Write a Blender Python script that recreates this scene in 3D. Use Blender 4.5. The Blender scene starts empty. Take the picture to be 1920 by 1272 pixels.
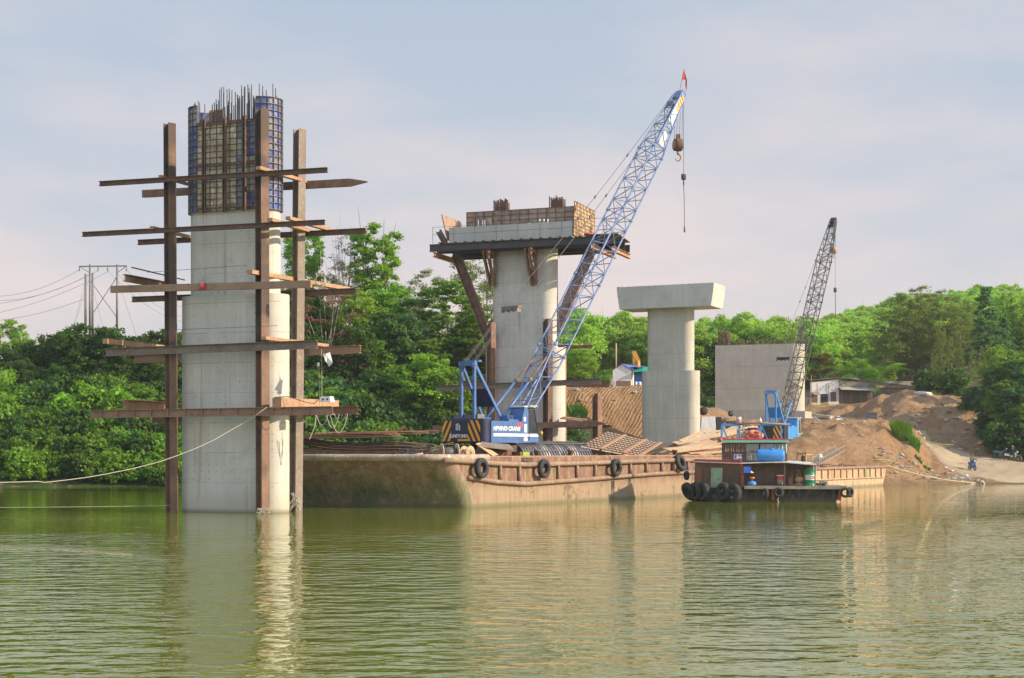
import bpy, math, random
import numpy as np
from mathutils import Vector, Matrix, noise as mnoise
R = math.radians
SC = bpy.context.scene
COL = SC.collection
# ---------------------------------------------------------------- camera, world, sun
FP, EYE, CX, HY = 2800.0, 3.2, 960.0, 845.0      # focal length in photo pixels, eye height, horizon row
cd = bpy.data.cameras.new('camera'); cam = bpy.data.objects.new('camera', cd); COL.objects.link(cam)
cam.location = (0, 0, EYE); cam.rotation_euler = (R(90), 0, 0)
cd.sensor_width = 36; cd.lens = FP / 1920 * 36
cd.shift_y = (HY - 636) / 1920
cd.clip_start = 0.5; cd.clip_end = 6000
SC.camera = cam
SUN_AZ = Vector((0.955, -0.297, 0)).normalized(); SUN_EL = R(27)
sd = bpy.data.lights.new('sun', 'SUN'); sun = bpy.data.objects.new('sun', sd); COL.objects.link(sun)
sd.energy = 4.6; sd.angle = R(0.8); sd.color = (1.0, 0.83, 0.60)
sv = Vector((SUN_AZ.x * math.cos(SUN_EL), SUN_AZ.y * math.cos(SUN_EL), math.sin(SUN_EL)))
sun.rotation_euler = sv.to_track_quat('Z', 'Y').to_euler(); sun.location = (60, -20, 60)
wd = bpy.data.worlds.new('World'); SC.world = wd; wd.use_nodes = True
nt = wd.node_tree; nt.nodes.clear(); N = nt.nodes.new; L = nt.links.new
sky = N('ShaderNodeTexSky'); sky.sky_type = 'NISHITA'; sky.sun_disc = False
sky.sun_elevation = SUN_EL; sky.sun_rotation = math.atan2(SUN_AZ.x, SUN_AZ.y)
sky.air_density = 1.2; sky.dust_density = 2.5; sky.ozone_density = 1.5
b1 = N('ShaderNodeBackground'); b1.inputs[1].default_value = 0.10; L(sky.outputs[0], b1.inputs[0])
tc = N('ShaderNodeTexCoord'); mp = N('ShaderNodeMapping'); mp.inputs['Scale'].default_value = (1.6, 1.6, 5.5); mp.inputs['Rotation'].default_value = (0.25, 0.1, 0.3)
L(tc.outputs['Generated'], mp.inputs[0])
nz = N('ShaderNodeTexNoise'); nz.inputs['Scale'].default_value = 2.4; nz.inputs['Detail'].default_value = 7; nz.inputs['Roughness'].default_value = 0.52; L(mp.outputs[0], nz.inputs[0])
sep = N('ShaderNodeSeparateXYZ'); L(tc.outputs['Generated'], sep.inputs[0])
# cloud tint: warm grey near the horizon, bluer higher up
cr = N('ShaderNodeValToRGB'); L(sep.outputs[2], cr.inputs[0]); e = cr.color_ramp.elements
e[0].position = 0.0; e[0].color = (0.62, 0.53, 0.505, 1); e[1].position = 0.55; e[1].color = (0.31, 0.40, 0.51, 1)
k = e.new(0.10); k.color = (0.60, 0.53, 0.53, 1)
k = e.new(0.24); k.color = (0.47, 0.475, 0.52, 1)
cr2 = N('ShaderNodeValToRGB'); L(nz.outputs[0], cr2.inputs[0]); e = cr2.color_ramp.elements
e[0].position = 0.40; e[0].color = (0.82, 0.93, 1.01, 1); e[1].position = 0.66; e[1].color = (1.13, 1.07, 1.03, 1)
mx = N('ShaderNodeMixRGB'); mx.blend_type = 'MULTIPLY'; mx.inputs[0].default_value = 1; L(cr.outputs[0], mx.inputs[1]); L(cr2.outputs[0], mx.inputs[2])
# cloud deck brightened sunward, overhead and behind the camera, added to fill the shade
sm = N('ShaderNodeVectorMath'); sm.operation = 'DOT_PRODUCT'; L(tc.outputs['Generated'], sm.inputs[0]); sm.inputs[1].default_value = (0.35, -0.75, 0.55)
mr = N('ShaderNodeMapRange'); L(sm.outputs['Value'], mr.inputs[0]); mr.inputs[1].default_value = -0.2; mr.inputs[2].default_value = 0.9; mr.inputs[3].default_value = 0.98; mr.inputs[4].default_value = 1.75
b2 = N('ShaderNodeBackground'); L(mx.outputs[0], b2.inputs[0]); L(mr.outputs[0], b2.inputs[1])
ms = N('ShaderNodeMixShader'); ms.inputs[0].default_value = 0.88; L(b1.outputs[0], ms.inputs[1]); L(b2.outputs[0], ms.inputs[2])
wo = N('ShaderNodeOutputWorld'); L(ms.outputs[0], wo.inputs[0])
SC.view_settings.view_transform = 'Standard'; SC.view_settings.look = 'None'; SC.view_settings.exposure = 0.5; SC.view_settings.gamma = 1
SC.cycles.max_bounces = 6; SC.cycles.transparent_max_bounces = 6
# ---------------------------------------------------------------- helpers
rnd = random.Random(7)
def W(px, py, Y):
    return Vector(((px - CX) / FP * Y, Y, EYE + (HY - py) / FP * Y))
def tag(o, label=None, cat=None, group=None, kind=None):
    if label: o['label'] = label
    if cat: o['category'] = cat
    if group: o['group'] = group
    if kind: o['kind'] = kind
    return o
def thing(name, label, cat, loc=(0, 0, 0), rz=0.0, group=None):
    o = bpy.data.objects.new(name, None); COL.objects.link(o)
    o.location = loc; o.rotation_euler = (0, 0, rz); o.empty_display_size = 0.3
    return tag(o, label, cat, group)
def tree_copy(o, parent=None):
    c = o.copy(); COL.objects.link(c)
    if parent: c.parent = parent
    for ch in o.children: tree_copy(ch, c)
    return c
def wm(o):
    m = Matrix.Translation(o.location) @ o.rotation_euler.to_matrix().to_4x4()
    if o.parent: m = wm(o.parent) @ m
    return m
def basis(d, up=Vector((0, 0, 1))):
    d = d.normalized()
    s = d.cross(up)
    if s.length < 1e-4: s = d.cross(Vector((0, 1, 0)))
    s.normalize(); u = s.cross(d).normalized()
    return d, s, u
class MB:
    def __init__(s): s.v = []; s.f = []; s.m = []; s.mi = 0; s.sm = []; s.smooth = False
    def add(s, vs, fs):
        n = len(s.v); s.v += [tuple(v) for v in vs]
        for f in fs: s.f.append(tuple(i + n for i in f)); s.m.append(s.mi); s.sm.append(s.smooth)
        return s
    def box(s, c, size, rz=0.0, rot=None):
        M_ = rot if rot is not None else Matrix.Rotation(rz, 3, 'Z')
        c = Vector(c); hx, hy, hz = size[0] / 2, size[1] / 2, size[2] / 2
        vs = [c + M_ @ Vector((x, y, z)) for z in (-hz, hz) for x, y in ((-hx, -hy), (hx, -hy), (hx, hy), (-hx, hy))]
        return s.add(vs, [(3, 2, 1, 0), (4, 5, 6, 7), (0, 1, 5, 4), (1, 2, 6, 5), (2, 3, 7, 6), (3, 0, 4, 7)])
    def extr(s, prof, p0, p1, up=Vector((0, 0, 1)), tip=None):
        """profile [(side, up)] counter clockwise swept from p0 to p1; tip = length over which the far end narrows"""
        p0 = Vector(p0); p1 = Vector(p1); d, sd_, u = basis(p1 - p0, Vector(up)); n = len(prof); vs = []
        rings = [(p0, 1), (p1, 1)]
        if tip: rings = [(p0, 1), (p1 - d * tip, 1), (p1, 0.06)]
        for p, k in rings: vs += [p + sd_ * a + u * b * k for a, b in prof]
        fs = [tuple(range(n)), tuple(reversed(range((len(rings) - 1) * n, len(rings) * n)))]
        for r in range(len(rings) - 1):
            for i in range(n): fs.append((r * n + i, r * n + n + i, r * n + n + (i + 1) % n, r * n + (i + 1) % n))
        return s.add(vs, fs)
    def bar(s, p0, p1, w, h, up=Vector((0, 0, 1)), tip=None):
        return s.extr([(-w / 2, -h / 2), (w / 2, -h / 2), (w / 2, h / 2), (-w / 2, h / 2)], p0, p1, up, tip)
    def ibeam(s, p0, p1, w, h, up=Vector((0, 0, 1)), tip=None, t=0.03):
        a, b, q = w / 2, h / 2, t / 2 + 0.004
        return s.extr([(-a, -b), (a, -b), (a, -b + t), (q, -b + t), (q, b - t), (a, b - t), (a, b), (-a, b), (-a, b - t), (-q, b - t), (-q, -b + t), (-a, -b + t)], p0, p1, up, tip)
    def tube(s, pts, r, n=6, caps=True, r1=None):
        pts = [Vector(p) for p in pts]; m = len(pts); vs = []; pu = None
        sm0 = s.smooth; s.smooth = n > 5
        for i, p in enumerate(pts):
            d = (pts[min(i + 1, m - 1)] - pts[max(i - 1, 0)])
            if d.length < 1e-9: d = Vector((0, 0, 1))
            d.normalize()
            if pu is None: pu = basis(d)[1]
            a = (pu - d * pu.dot(d))
            a = a.normalized() if a.length > 1e-5 else basis(d)[1]
            pu = a; b = d.cross(a)
            rr = r if r1 is None else r + (r1 - r) * i / max(m - 1, 1)
            if callable(rr): rr = rr(i / (m - 1))
            vs += [p + (a * math.cos(2 * math.pi * j / n) + b * math.sin(2 * math.pi * j / n)) * rr for j in range(n)]
        fs = []
        for i in range(m - 1):
            for j in range(n):
                k_ = (j + 1) % n; fs.append((i * n + j, i * n + k_, i * n + n + k_, i * n + n + j))
        if caps: fs += [tuple(reversed(range(n))), tuple(range((m - 1) * n, m * n))]
        s.add(vs, fs); s.smooth = sm0; return s
    def lathe(s, prof, c=(0, 0, 0), n=20, axis=Vector((0, 0, 1)), ang=(0, 2 * math.pi), closed=False):
        c = Vector(c); d, a, b = basis(Vector(axis)) ; vs = []; full = abs(ang[1] - ang[0] - 2 * math.pi) < 1e-6
        cnt = n if full else n + 1; m = len(prof); sm0 = s.smooth; s.smooth = True
        for j in range(cnt):
            t = ang[0] + (ang[1] - ang[0]) * j / n
            rd = a * math.cos(t) + b * math.sin(t)
            vs += [c + rd * r + d * z for r, z in prof]
        fs = []
        for j in range(n):
            k_ = (j + 1) % cnt
            for i in range(m - 1 + (1 if closed else 0)):
                q = (i + 1) % m; fs.append((j * m + i, k_ * m + i, k_ * m + q, j * m + q))
        s.add(vs, fs); s.smooth = sm0; return s
    def prism(s, poly, z0, z1, taper=None):
        n = len(poly); top = taper or poly
        vs = [(x, y, z0) for x, y in poly] + [(x, y, z1) for x, y in top]
        fs = [tuple(reversed(range(n))), tuple(range(n, 2 * n))] + [(i, (i + 1) % n, n + (i + 1) % n, n + i) for i in range(n)]
        return s.add(vs, fs)
    def quad(s, a, b, c, d): return s.add([a, b, c, d], [(0, 1, 2, 3)])
    def plate(s, a, b, c, d, t):
        a, b, c, d = map(Vector, (a, b, c, d)); n = (b - a).cross(d - a).normalized() * t
        return s.add([a, b, c, d, a + n, b + n, c + n, d + n], [(3, 2, 1, 0), (4, 5, 6, 7), (0, 1, 5, 4), (1, 2, 6, 5), (2, 3, 7, 6), (3, 0, 4, 7)])
    def build(s, name, mat, parent=None, world=False, origin=None):
        mats = mat if isinstance(mat, (list, tuple)) else [mat]
        vs = s.v
        if world and parent is not None:
            inv = wm(parent).inverted(); vs = [tuple(inv @ Vector(v)) for v in vs]
        loc = None
        if parent is None and origin is None and vs:
            a = np.array(vs); origin = Vector(((a[:, 0].min() + a[:, 0].max()) / 2, (a[:, 1].min() + a[:, 1].max()) / 2, a[:, 2].min()))
        if parent is None: origin = Vector(origin); vs = [tuple(Vector(v) - origin) for v in vs]
        me = bpy.data.meshes.new(name); me.from_pydata(vs, [], s.f)
        for m_ in mats: me.materials.append(m_)
        me.polygons.foreach_set('material_index', s.m); me.polygons.foreach_set('use_smooth', s.sm); me.update()
        o = bpy.data.objects.new(name, me); COL.objects.link(o)
        if parent is None: o.location = origin
        else: o.parent = parent
        return o
def sag(p0, p1, drop, n=14):
    p0 = Vector(p0); p1 = Vector(p1)
    return [p0.lerp(p1, i / n) - Vector((0, 0, 4 * drop * (i / n) * (1 - i / n))) for i in range(n + 1)]
def text_mesh(txt, size, mat, parent, mw, name='lettering', depth=0.004, bold=0.0, shear=0.0, align='CENTER'):
    """flat letters as mesh; mw = matrix in the parent's local space (x along text, y up, z out)"""
    cu = bpy.data.curves.new(name, 'FONT'); cu.body = txt; cu.size = size; cu.extrude = depth; cu.offset = bold; cu.shear = shear; cu.align_x = align; cu.align_y = 'CENTER'; cu.resolution_u = 2
    to = bpy.data.objects.new('tmp_text', cu); COL.objects.link(to)
    me = bpy.data.meshes.new_from_object(to.evaluated_get(bpy.context.evaluated_depsgraph_get()))
    bpy.data.objects.remove(to); me.transform(mw); me.materials.clear(); me.materials.append(mat); me.name = name
    o = bpy.data.objects.new(name, me); COL.objects.link(o); o.parent = parent
    return o
def face_m(p, xd, up, ):
    xd = Vector(xd).normalized(); up = Vector(up).normalized(); n = xd.cross(up)
    m = Matrix.Identity(4)
    for i in range(3): m[i][0] = xd[i]; m[i][1] = up[i]; m[i][2] = n[i]; m[i][3] = p[i]
    return m
# ---------------------------------------------------------------- materials
def node_mat(name):
    m = bpy.data.materials.new(name); m.use_nodes = True; t = m.node_tree; t.nodes.clear()
    out = t.nodes.new('ShaderNodeOutputMaterial'); p = t.nodes.new('ShaderNodeBsdfPrincipled'); t.links.new(p.outputs[0], out.inputs[0])
    return m, t, p, out
def noise_fac(t, scale, lo, hi, stretch=(1, 1, 1), detail=5, seed=0.0, src='Object', rough=0.6):
    c = t.nodes.new('ShaderNodeTexCoord'); g = None
    mp_ = t.nodes.new('ShaderNodeMapping'); mp_.inputs['Scale'].default_value = stretch; mp_.inputs['Location'].default_value = (seed, seed * 1.7, seed * 0.6)
    if src == 'World':
        g = t.nodes.new('ShaderNodeNewGeometry'); t.links.new(g.outputs['Position'], mp_.inputs[0])
    else: t.links.new(c.outputs[src], mp_.inputs[0])
    n = t.nodes.new('ShaderNodeTexNoise'); n.inputs['Scale'].default_value = scale; n.inputs['Detail'].default_value = detail; n.inputs['Roughness'].default_value = rough
    t.links.new(mp_.outputs[0], n.inputs[0])
    r = t.nodes.new('ShaderNodeMapRange'); r.inputs[1].default_value = lo; r.inputs[2].default_value = hi; t.links.new(n.outputs[0], r.inputs[0])
    return r.outputs[0], n.outputs[0]
def mixc(t, fac, a, b, mode='MIX'):
    m = t.nodes.new('ShaderNodeMixRGB'); m.blend_type = mode
    for i, x in ((0, fac), (1, a), (2, b)):
        if isinstance(x, (int, float)): m.inputs[i].default_value = x
        elif isinstance(x, tuple): m.inputs[i].default_value = (x[0], x[1], x[2], 1)
        else: t.links.new(x, m.inputs[i])
    return m.outputs[0]
def mth(t, op, a, b=None, c=None):
    m = t.nodes.new('ShaderNodeMath'); m.operation = op
    for i, x in enumerate((a, b, c)):
        if x is None: continue
        if isinstance(x, (int, float)): m.inputs[i].default_value = x
        else: t.links.new(x, m.inputs[i])
    return m.outputs[0]
def bump(t, p, h, dist=0.02, strength=0.6):
    b = t.nodes.new('ShaderNodeBump'); b.inputs['Strength'].default_value = strength; b.inputs['Distance'].default_value = dist
    t.links.new(h, b.inputs['Height']); t.links.new(b.outputs[0], p.inputs['Normal'])
def wear(name, c1, c2, c3=None, scale=2.0, rough=0.7, metal=0.0, streak=None, amt=(0.35, 0.65), amt3=(0.55, 0.7), b=0.01, src='Object', seed=0.0, stretch=(1, 1, 1), s3=6.0):
    """two-tone base with a third patchy tone and optional vertical streaks"""
    m, t, p, o = node_mat(name)
    f, raw = noise_fac(t, scale, amt[0], amt[1], stretch, seed=seed, src=src)
    c = mixc(t, f, c1, c2)
    if c3: f3, r3 = noise_fac(t, s3, amt3[0], amt3[1], stretch, seed=seed + 5, src=src); c = mixc(t, f3, c, c3)
    if streak: fs, _ = noise_fac(t, 4.0, 0.45, 0.75, (1.6, 1.6, 0.07), seed=seed + 9, src=src); c = mixc(t, fs, c, streak)
    t.links.new(c, p.inputs['Base Color']); p.inputs['Roughness'].default_value = rough; p.inputs['Metallic'].default_value = metal
    if b: _, rb = noise_fac(t, scale * 6, 0, 1, src=src, seed=seed); bump(t, p, rb, b)
    return m
def plain(name, c, rough=0.5, metal=0.0, var=0.15):
    return wear(name, c, tuple(x * (1 - var) for x in c), tuple(min(1, x * (1 + var * 0.5)) for x in c), scale=3, rough=rough, metal=metal, b=0.003)
def concrete(name, base=(0.59, 0.565, 0.505), dx=1.22, dz=1.55, warm=(0.40, 0.37, 0.31), dirt=(0.24, 0.22, 0.19), holes=True, z0=0.0, tide=False, lw=0.022, streaks=0.5):
    m, t, p, o = node_mat(name)
    f, _ = noise_fac(t, 0.7, 0.35, 0.65); c = mixc(t, f, base, tuple(x * 0.86 for x in base))
    f, _ = noise_fac(t, 5.0, 0.5, 0.8, (1.5, 1.5, 0.05), seed=3); c = mixc(t, mth(t, 'MULTIPLY', f, 0.55), c, warm)
    f, _ = noise_fac(t, 3.0, 0.52, 0.8, (1.5, 1.5, 0.06), seed=8); c = mixc(t, mth(t, 'MULTIPLY', f, streaks), c, tuple(min(1, x * 1.22) for x in base))
    f, _ = noise_fac(t, 1.1, 0.58, 0.75, seed=13, detail=7); c = mixc(t, mth(t, 'MULTIPLY', f, 0.4), c, dirt)
    f, _ = noise_fac(t, 14, 0.6, 0.75, seed=17, detail=3); c = mixc(t, mth(t, 'MULTIPLY', f, 0.25), c, dirt)
    tcn = t.nodes.new('ShaderNodeTexCoord'); sp = t.nodes.new('ShaderNodeSeparateXYZ'); t.links.new(tcn.outputs['Object'], sp.inputs[0])
    wob, _ = noise_fac(t, 3, 0, 1, seed=21); wz = mth(t, 'ADD', sp.outputs[2], mth(t, 'MULTIPLY', wob, 0.03))
    def grid(v, d, w):
        q = mth(t, 'PINGPONG', v, d / 2); return mth(t, 'LESS_THAN', q, w)
    lines = mth(t, 'MAXIMUM', grid(mth(t, 'ADD', wz, z0), dz, lw), mth(t, 'MULTIPLY', grid(sp.outputs[0], dx, 0.012), 0.6))
    f, _ = noise_fac(t, 1.6, 0.35, 0.6, seed=25); lines = mth(t, 'MULTIPLY', lines, f)
    c = mixc(t, mth(t, 'MULTIPLY', lines, 0.6), c, dirt)
    if holes:
        hx = mth(t, 'SUBTRACT', mth(t, 'PINGPONG', mth(t, 'ADD', sp.outputs[0], 0.3), 0.45), 0.22)
        hz = mth(t, 'SUBTRACT', mth(t, 'PINGPONG', mth(t, 'ADD', wz, 0.4), dz / 4), 0.2)
        dd = mth(t, 'ADD', mth(t, 'MULTIPLY', hx, hx), mth(t, 'MULTIPLY', hz, hz))
        hole = mth(t, 'LESS_THAN', dd, 0.0016); f, _ = noise_fac(t, 0.9, 0.48, 0.62, seed=31)
        c = mixc(t, mth(t, 'MULTIPLY', hole, mth(t, 'MULTIPLY', f, 0.6)), c, (0.10, 0.09, 0.08))
    # every pour has its own tone; the foot is stained by the river
    wn = t.nodes.new('ShaderNodeTexWhiteNoise'); wn.noise_dimensions = '2D'; cmb = t.nodes.new('ShaderNodeCombineXYZ')
    t.links.new(mth(t, 'FLOOR', mth(t, 'DIVIDE', mth(t, 'ADD', wz, z0 + dz / 2), dz)), cmb.inputs[0]); t.links.new(mth(t, 'FLOOR', mth(t, 'DIVIDE', sp.outputs[0], dx * 2)), cmb.inputs[1]); t.links.new(cmb.outputs[0], wn.inputs[0])
    c = mixc(t, mth(t, 'MULTIPLY', wn.outputs[0], 0.20), c, tuple(x * 0.6 for x in base))
    if tide:
        r = t.nodes.new('ShaderNodeMapRange'); t.links.new(mth(t, 'ADD', sp.outputs[2], mth(t, 'MULTIPLY', wob, .5)), r.inputs[0]); r.inputs[1].default_value = 1.5; r.inputs[2].default_value = .6; c = mixc(t, mth(t, 'MULTIPLY', r.outputs[0], .5), c, (.40, .36, .25))
        r = t.nodes.new('ShaderNodeMapRange'); t.links.new(sp.outputs[2], r.inputs[0]); r.inputs[1].default_value = .25; r.inputs[2].default_value = .02; c = mixc(t, mth(t, 'MULTIPLY', r.outputs[0], .7), c, (.12, .12, .07))
        f, _ = noise_fac(t, 2.2, .62, .70, (1.2, 1.2, .05), seed=41, detail=6); c = mixc(t, mth(t, 'MULTIPLY', f, .45), c, (.30, .19, .11))
    t.links.new(c, p.inputs['Base Color']); p.inputs['Roughness'].default_value = 0.85
    _, rb = noise_fac(t, 9, 0, 1, seed=2); bump(t, p, rb, 0.012)
    return m
def leafmat(name, a, b_, rough=0.5, trans=0.45, hue=0.5):
    m, t, p, o = node_mat(name)
    g = t.nodes.new('ShaderNodeNewGeometry'); oi = t.nodes.new('ShaderNodeObjectInfo')
    c = mixc(t, g.outputs['Random Per Island'], a, b_)
    f, _ = noise_fac(t, 0.45, 0.35, 0.65, src='World', detail=2)
    c = mixc(t, mth(t, 'MULTIPLY', f, 0.45), c, tuple(x * 0.62 for x in a))
    hs = t.nodes.new('ShaderNodeHueSaturation'); t.links.new(c, hs.inputs['Color'])
    t.links.new(mth(t, 'MULTIPLY_ADD', oi.outputs['Random'], 0.035 * hue, 0.5 - 0.0175 * hue), hs.inputs['Hue'])
    t.links.new(mth(t, 'MULTIPLY_ADD', oi.outputs['Random'], 0.5 * hue, 1 - 0.25 * hue), hs.inputs['Value'])
    t.links.new(hs.outputs[0], p.inputs['Base Color']); p.inputs['Roughness'].default_value = rough; p.inputs['Specular IOR Level'].default_value = 0.3
    tr = t.nodes.new('ShaderNodeBsdfTranslucent'); t.links.new(mixc(t, 1.0, hs.outputs[0], (1.9, 1.9, 0.8), 'MULTIPLY'), tr.inputs[0])
    mx_ = t.nodes.new('ShaderNodeMixShader'); mx_.inputs[0].default_value = trans
    t.links.new(p.outputs[0], mx_.inputs[1]); t.links.new(tr.outputs[0], mx_.inputs[2]); t.links.new(mx_.outputs[0], o.inputs[0])
    return m
MT = {}
MT['rust'] = wear('rusty_steel', (0.15, 0.085, 0.056), (0.26, 0.145, 0.09), (0.30, 0.20, 0.14), scale=1.6, rough=0.8, b=0.012, amt3=(0.56, 0.72))
MT['rust_dark'] = wear('dark_rusty_steel', (0.085, 0.052, 0.04), (0.15, 0.085, 0.056), (0.25, 0.15, 0.095), scale=1.3, rough=0.75, b=0.01, seed=3)
MT['rust_light'] = wear('light_rusty_steel', (0.36, 0.20, 0.12), (0.47, 0.28, 0.175), (0.22, 0.12, 0.075), scale=1.7, rough=0.85, b=0.012, seed=6)
MT['rust_grey'] = wear('grey_rusty_steel', (0.25, 0.21, 0.175), (0.19, 0.14, 0.11), (0.32, 0.29, 0.26), scale=1.2, rough=0.8, b=0.01, seed=9)
MT['girder'] = wear('dark_girder_paint', (0.050, 0.050, 0.056), (0.075, 0.062, 0.056), (0.13, 0.08, 0.055), scale=1.1, rough=0.7, seed=12)
MT['concrete'] = concrete('pier_concrete', tide=True)
MT['concrete2'] = concrete('streaked_concrete', base=(0.50, 0.475, 0.405), dx=1.6, dz=3.2, warm=(0.33, 0.28, 0.20), holes=False, streaks=.95, lw=.03)
MT['concrete_cap'] = concrete('cap_concrete', base=(0.54, 0.525, 0.475), dx=60.0, dz=9.0, holes=False, z0=2.5)
MT['concrete_wall'] = concrete('wall_concrete', base=(0.54, 0.50, 0.42), dx=2.4, dz=2.7, warm=(0.38, 0.29, 0.19), holes=False, lw=.045)
MT['wood'] = wear('weathered_plank', (0.42, 0.28, 0.16), (0.55, 0.38, 0.23), (0.25, 0.16, 0.09), scale=3, rough=0.85, b=0.006)
MT['wood_dark'] = wear('dark_boat_timber', (0.12, 0.07, 0.052), (0.19, 0.115, 0.085), (0.085, 0.05, 0.038), scale=2, rough=0.75, b=0.006, stretch=(6, 6, 1))
MT['wood_grey'] = wear('grey_plank', (0.33, 0.27, 0.21), (0.22, 0.17, 0.13), None, scale=3, rough=0.85, b=0.006)
MT['blue'] = wear('crane_blue_paint', (0.055, 0.12, 0.31), (0.075, 0.16, 0.37), (0.16, 0.24, 0.42), scale=1.5, rough=0.42, b=0.003, amt3=(0.6, 0.72))
MT['boom_blue'] = wear('boom_blue_paint', (0.12, 0.185, 0.37), (0.18, 0.25, 0.45), (0.03, 0.04, 0.09), scale=1.2, rough=0.5, b=0, amt3=(0.58, 0.7), s3=3)
MT['navy'] = wear('navy_paint', (0.012, 0.017, 0.045), (0.018, 0.026, 0.065), (0.05, 0.05, 0.06), scale=2, rough=0.45, b=0.002)
MT['light_blue'] = wear('light_blue_paint', (0.05, 0.22, 0.52), (0.07, 0.28, 0.60), (0.22, 0.35, 0.48), scale=2, rough=0.5, b=0.003, amt3=(0.62, 0.75))
MT['tank_blue'] = wear('blue_plastic', (0.035, 0.21, 0.60), (0.05, 0.26, 0.66), (0.10, 0.28, 0.55), scale=2, rough=0.42, b=0)
MT['white'] = plain('white_paint', (0.78, 0.77, 0.74), 0.55)
MT['orange'] = plain('orange_stripe_paint', (0.95, 0.42, 0.03), 0.5)
MT['black'] = plain('black_paint', (0.018, 0.018, 0.02), 0.5)
MT['rubber'] = wear('old_tyre_rubber', (0.028, 0.028, 0.031), (0.05, 0.048, 0.046), (0.10, 0.09, 0.075), scale=5, rough=0.9, b=0.01, amt3=(0.6, 0.75))
MT['glass'], _t, _p, _o = node_mat('dark_window_glass'); _p.inputs['Base Color'].default_value = (0.03, 0.035, 0.04, 1); _p.inputs['Roughness'].default_value = 0.08
MT['steel'] = wear('grey_steel', (0.20, 0.20, 0.21), (0.13, 0.12, 0.12), (0.24, 0.15, 0.10), scale=3, rough=0.6, metal=0.3, b=0.003)
MT['rebar'] = wear('reinforcing_steel', (0.14, 0.13, 0.14), (0.09, 0.075, 0.07), None, scale=4, rough=0.7, b=0)
MT['rebar_rust'] = wear('rusty_reinforcing_steel', (0.22, 0.11, 0.07), (0.14, 0.07, 0.045), None, scale=4, rough=0.8, b=0)
MT['rope'] = plain('pale_rope', (0.50, 0.45, 0.36), 0.9)
MT['rope_yellow'] = plain('yellow_rope', (0.60, 0.47, 0.22), 0.9)
MT['wire'] = plain('dark_wire_rope', (0.10, 0.10, 0.10), 0.6)
MT['red'] = plain('red_paint', (0.55, 0.06, 0.05), 0.55)
MT['green'] = plain('green_paint', (0.02, 0.27, 0.12), 0.45)
MT['teal'] = plain('teal_trim_paint', (0.16, 0.52, 0.42), 0.6)
MT['yellow'] = plain('yellow_paint', (0.70, 0.45, 0.06), 0.6)
# ---------------------------------------------------------------- water
def make_water():
    b = MB(); S = 1500
    b.quad((-S, -300, 0), (S, -300, 0), (S, 400, 0), (-S, 400, 0))
    m, t, p, o = node_mat('river_water')
    p.inputs['Roughness'].default_value = 0.01; p.inputs['IOR'].default_value = 1.6
    f, _ = noise_fac(t, 0.06, 0.35, 0.65, src='World')
    t.links.new(mixc(t, f, (0.145, 0.170, 0.010), (0.165, 0.178, 0.022)), p.inputs['Base Color'])
    # ripple height: two trains of short waves, patches of calmer water
    _, a = noise_fac(t, 1.35, 0, 1, (0.8, 1.3, 1), detail=2.5, src='World', rough=0.45)
    _, c = noise_fac(t, 3.1, 0, 1, (0.9, 1.2, 1), detail=2, src='World', seed=4, rough=0.5)
    _, d = noise_fac(t, 0.33, 0, 1, (0.7, 1.4, 1), detail=2, src='World', seed=9)
    h = mth(t, 'ADD', mth(t, 'MULTIPLY', a, 1.0), mth(t, 'MULTIPLY', c, 0.20)); h = mth(t, 'ADD', h, mth(t, 'MULTIPLY', d, 0.9))
    pm, _ = noise_fac(t, 0.055, 0.40, 0.62, (0.6, 1.5, 1), detail=3, src='World', seed=2)
    # ripples die down in the lee of the moored barges and piers
    g = t.nodes.new('ShaderNodeNewGeometry'); s = t.nodes.new('ShaderNodeSeparateXYZ'); t.links.new(g.outputs['Position'], s.inputs[0])
    r = t.nodes.new('ShaderNodeMapRange'); _, wb = noise_fac(t, .09, 0, 1, (.6, .3, 1), detail=3, src='World', seed=6); yy = mth(t, 'ADD', mth(t, 'MULTIPLY_ADD', wb, 34, -17), s.outputs[1]); yy = mth(t, 'SUBTRACT', yy, mth(t, 'MULTIPLY', s.outputs[0], .35)); t.links.new(yy, r.inputs[0]); r.inputs[1].default_value = 46; r.inputs[2].default_value = 68; r.inputs[3].default_value = 1.0; r.inputs[4].default_value = 0.13
    amp = mth(t, 'MULTIPLY', r.outputs[0], mth(t, 'MULTIPLY_ADD', pm, 0.6, 0.4))
    bn = t.nodes.new('ShaderNodeBump'); bn.inputs['Distance'].default_value = 0.17; bn.inputs['Strength'].default_value = 1.0; t.links.new(mth(t, 'MULTIPLY', mth(t, 'SUBTRACT', h, 1.05), amp), bn.inputs['Height'])
    t.links.new(bn.outputs[0], p.inputs['Normal'])
    o = b.build('river_water', m, origin=(0, 0, 0)); tag(o, kind='structure')
make_water()
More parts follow.
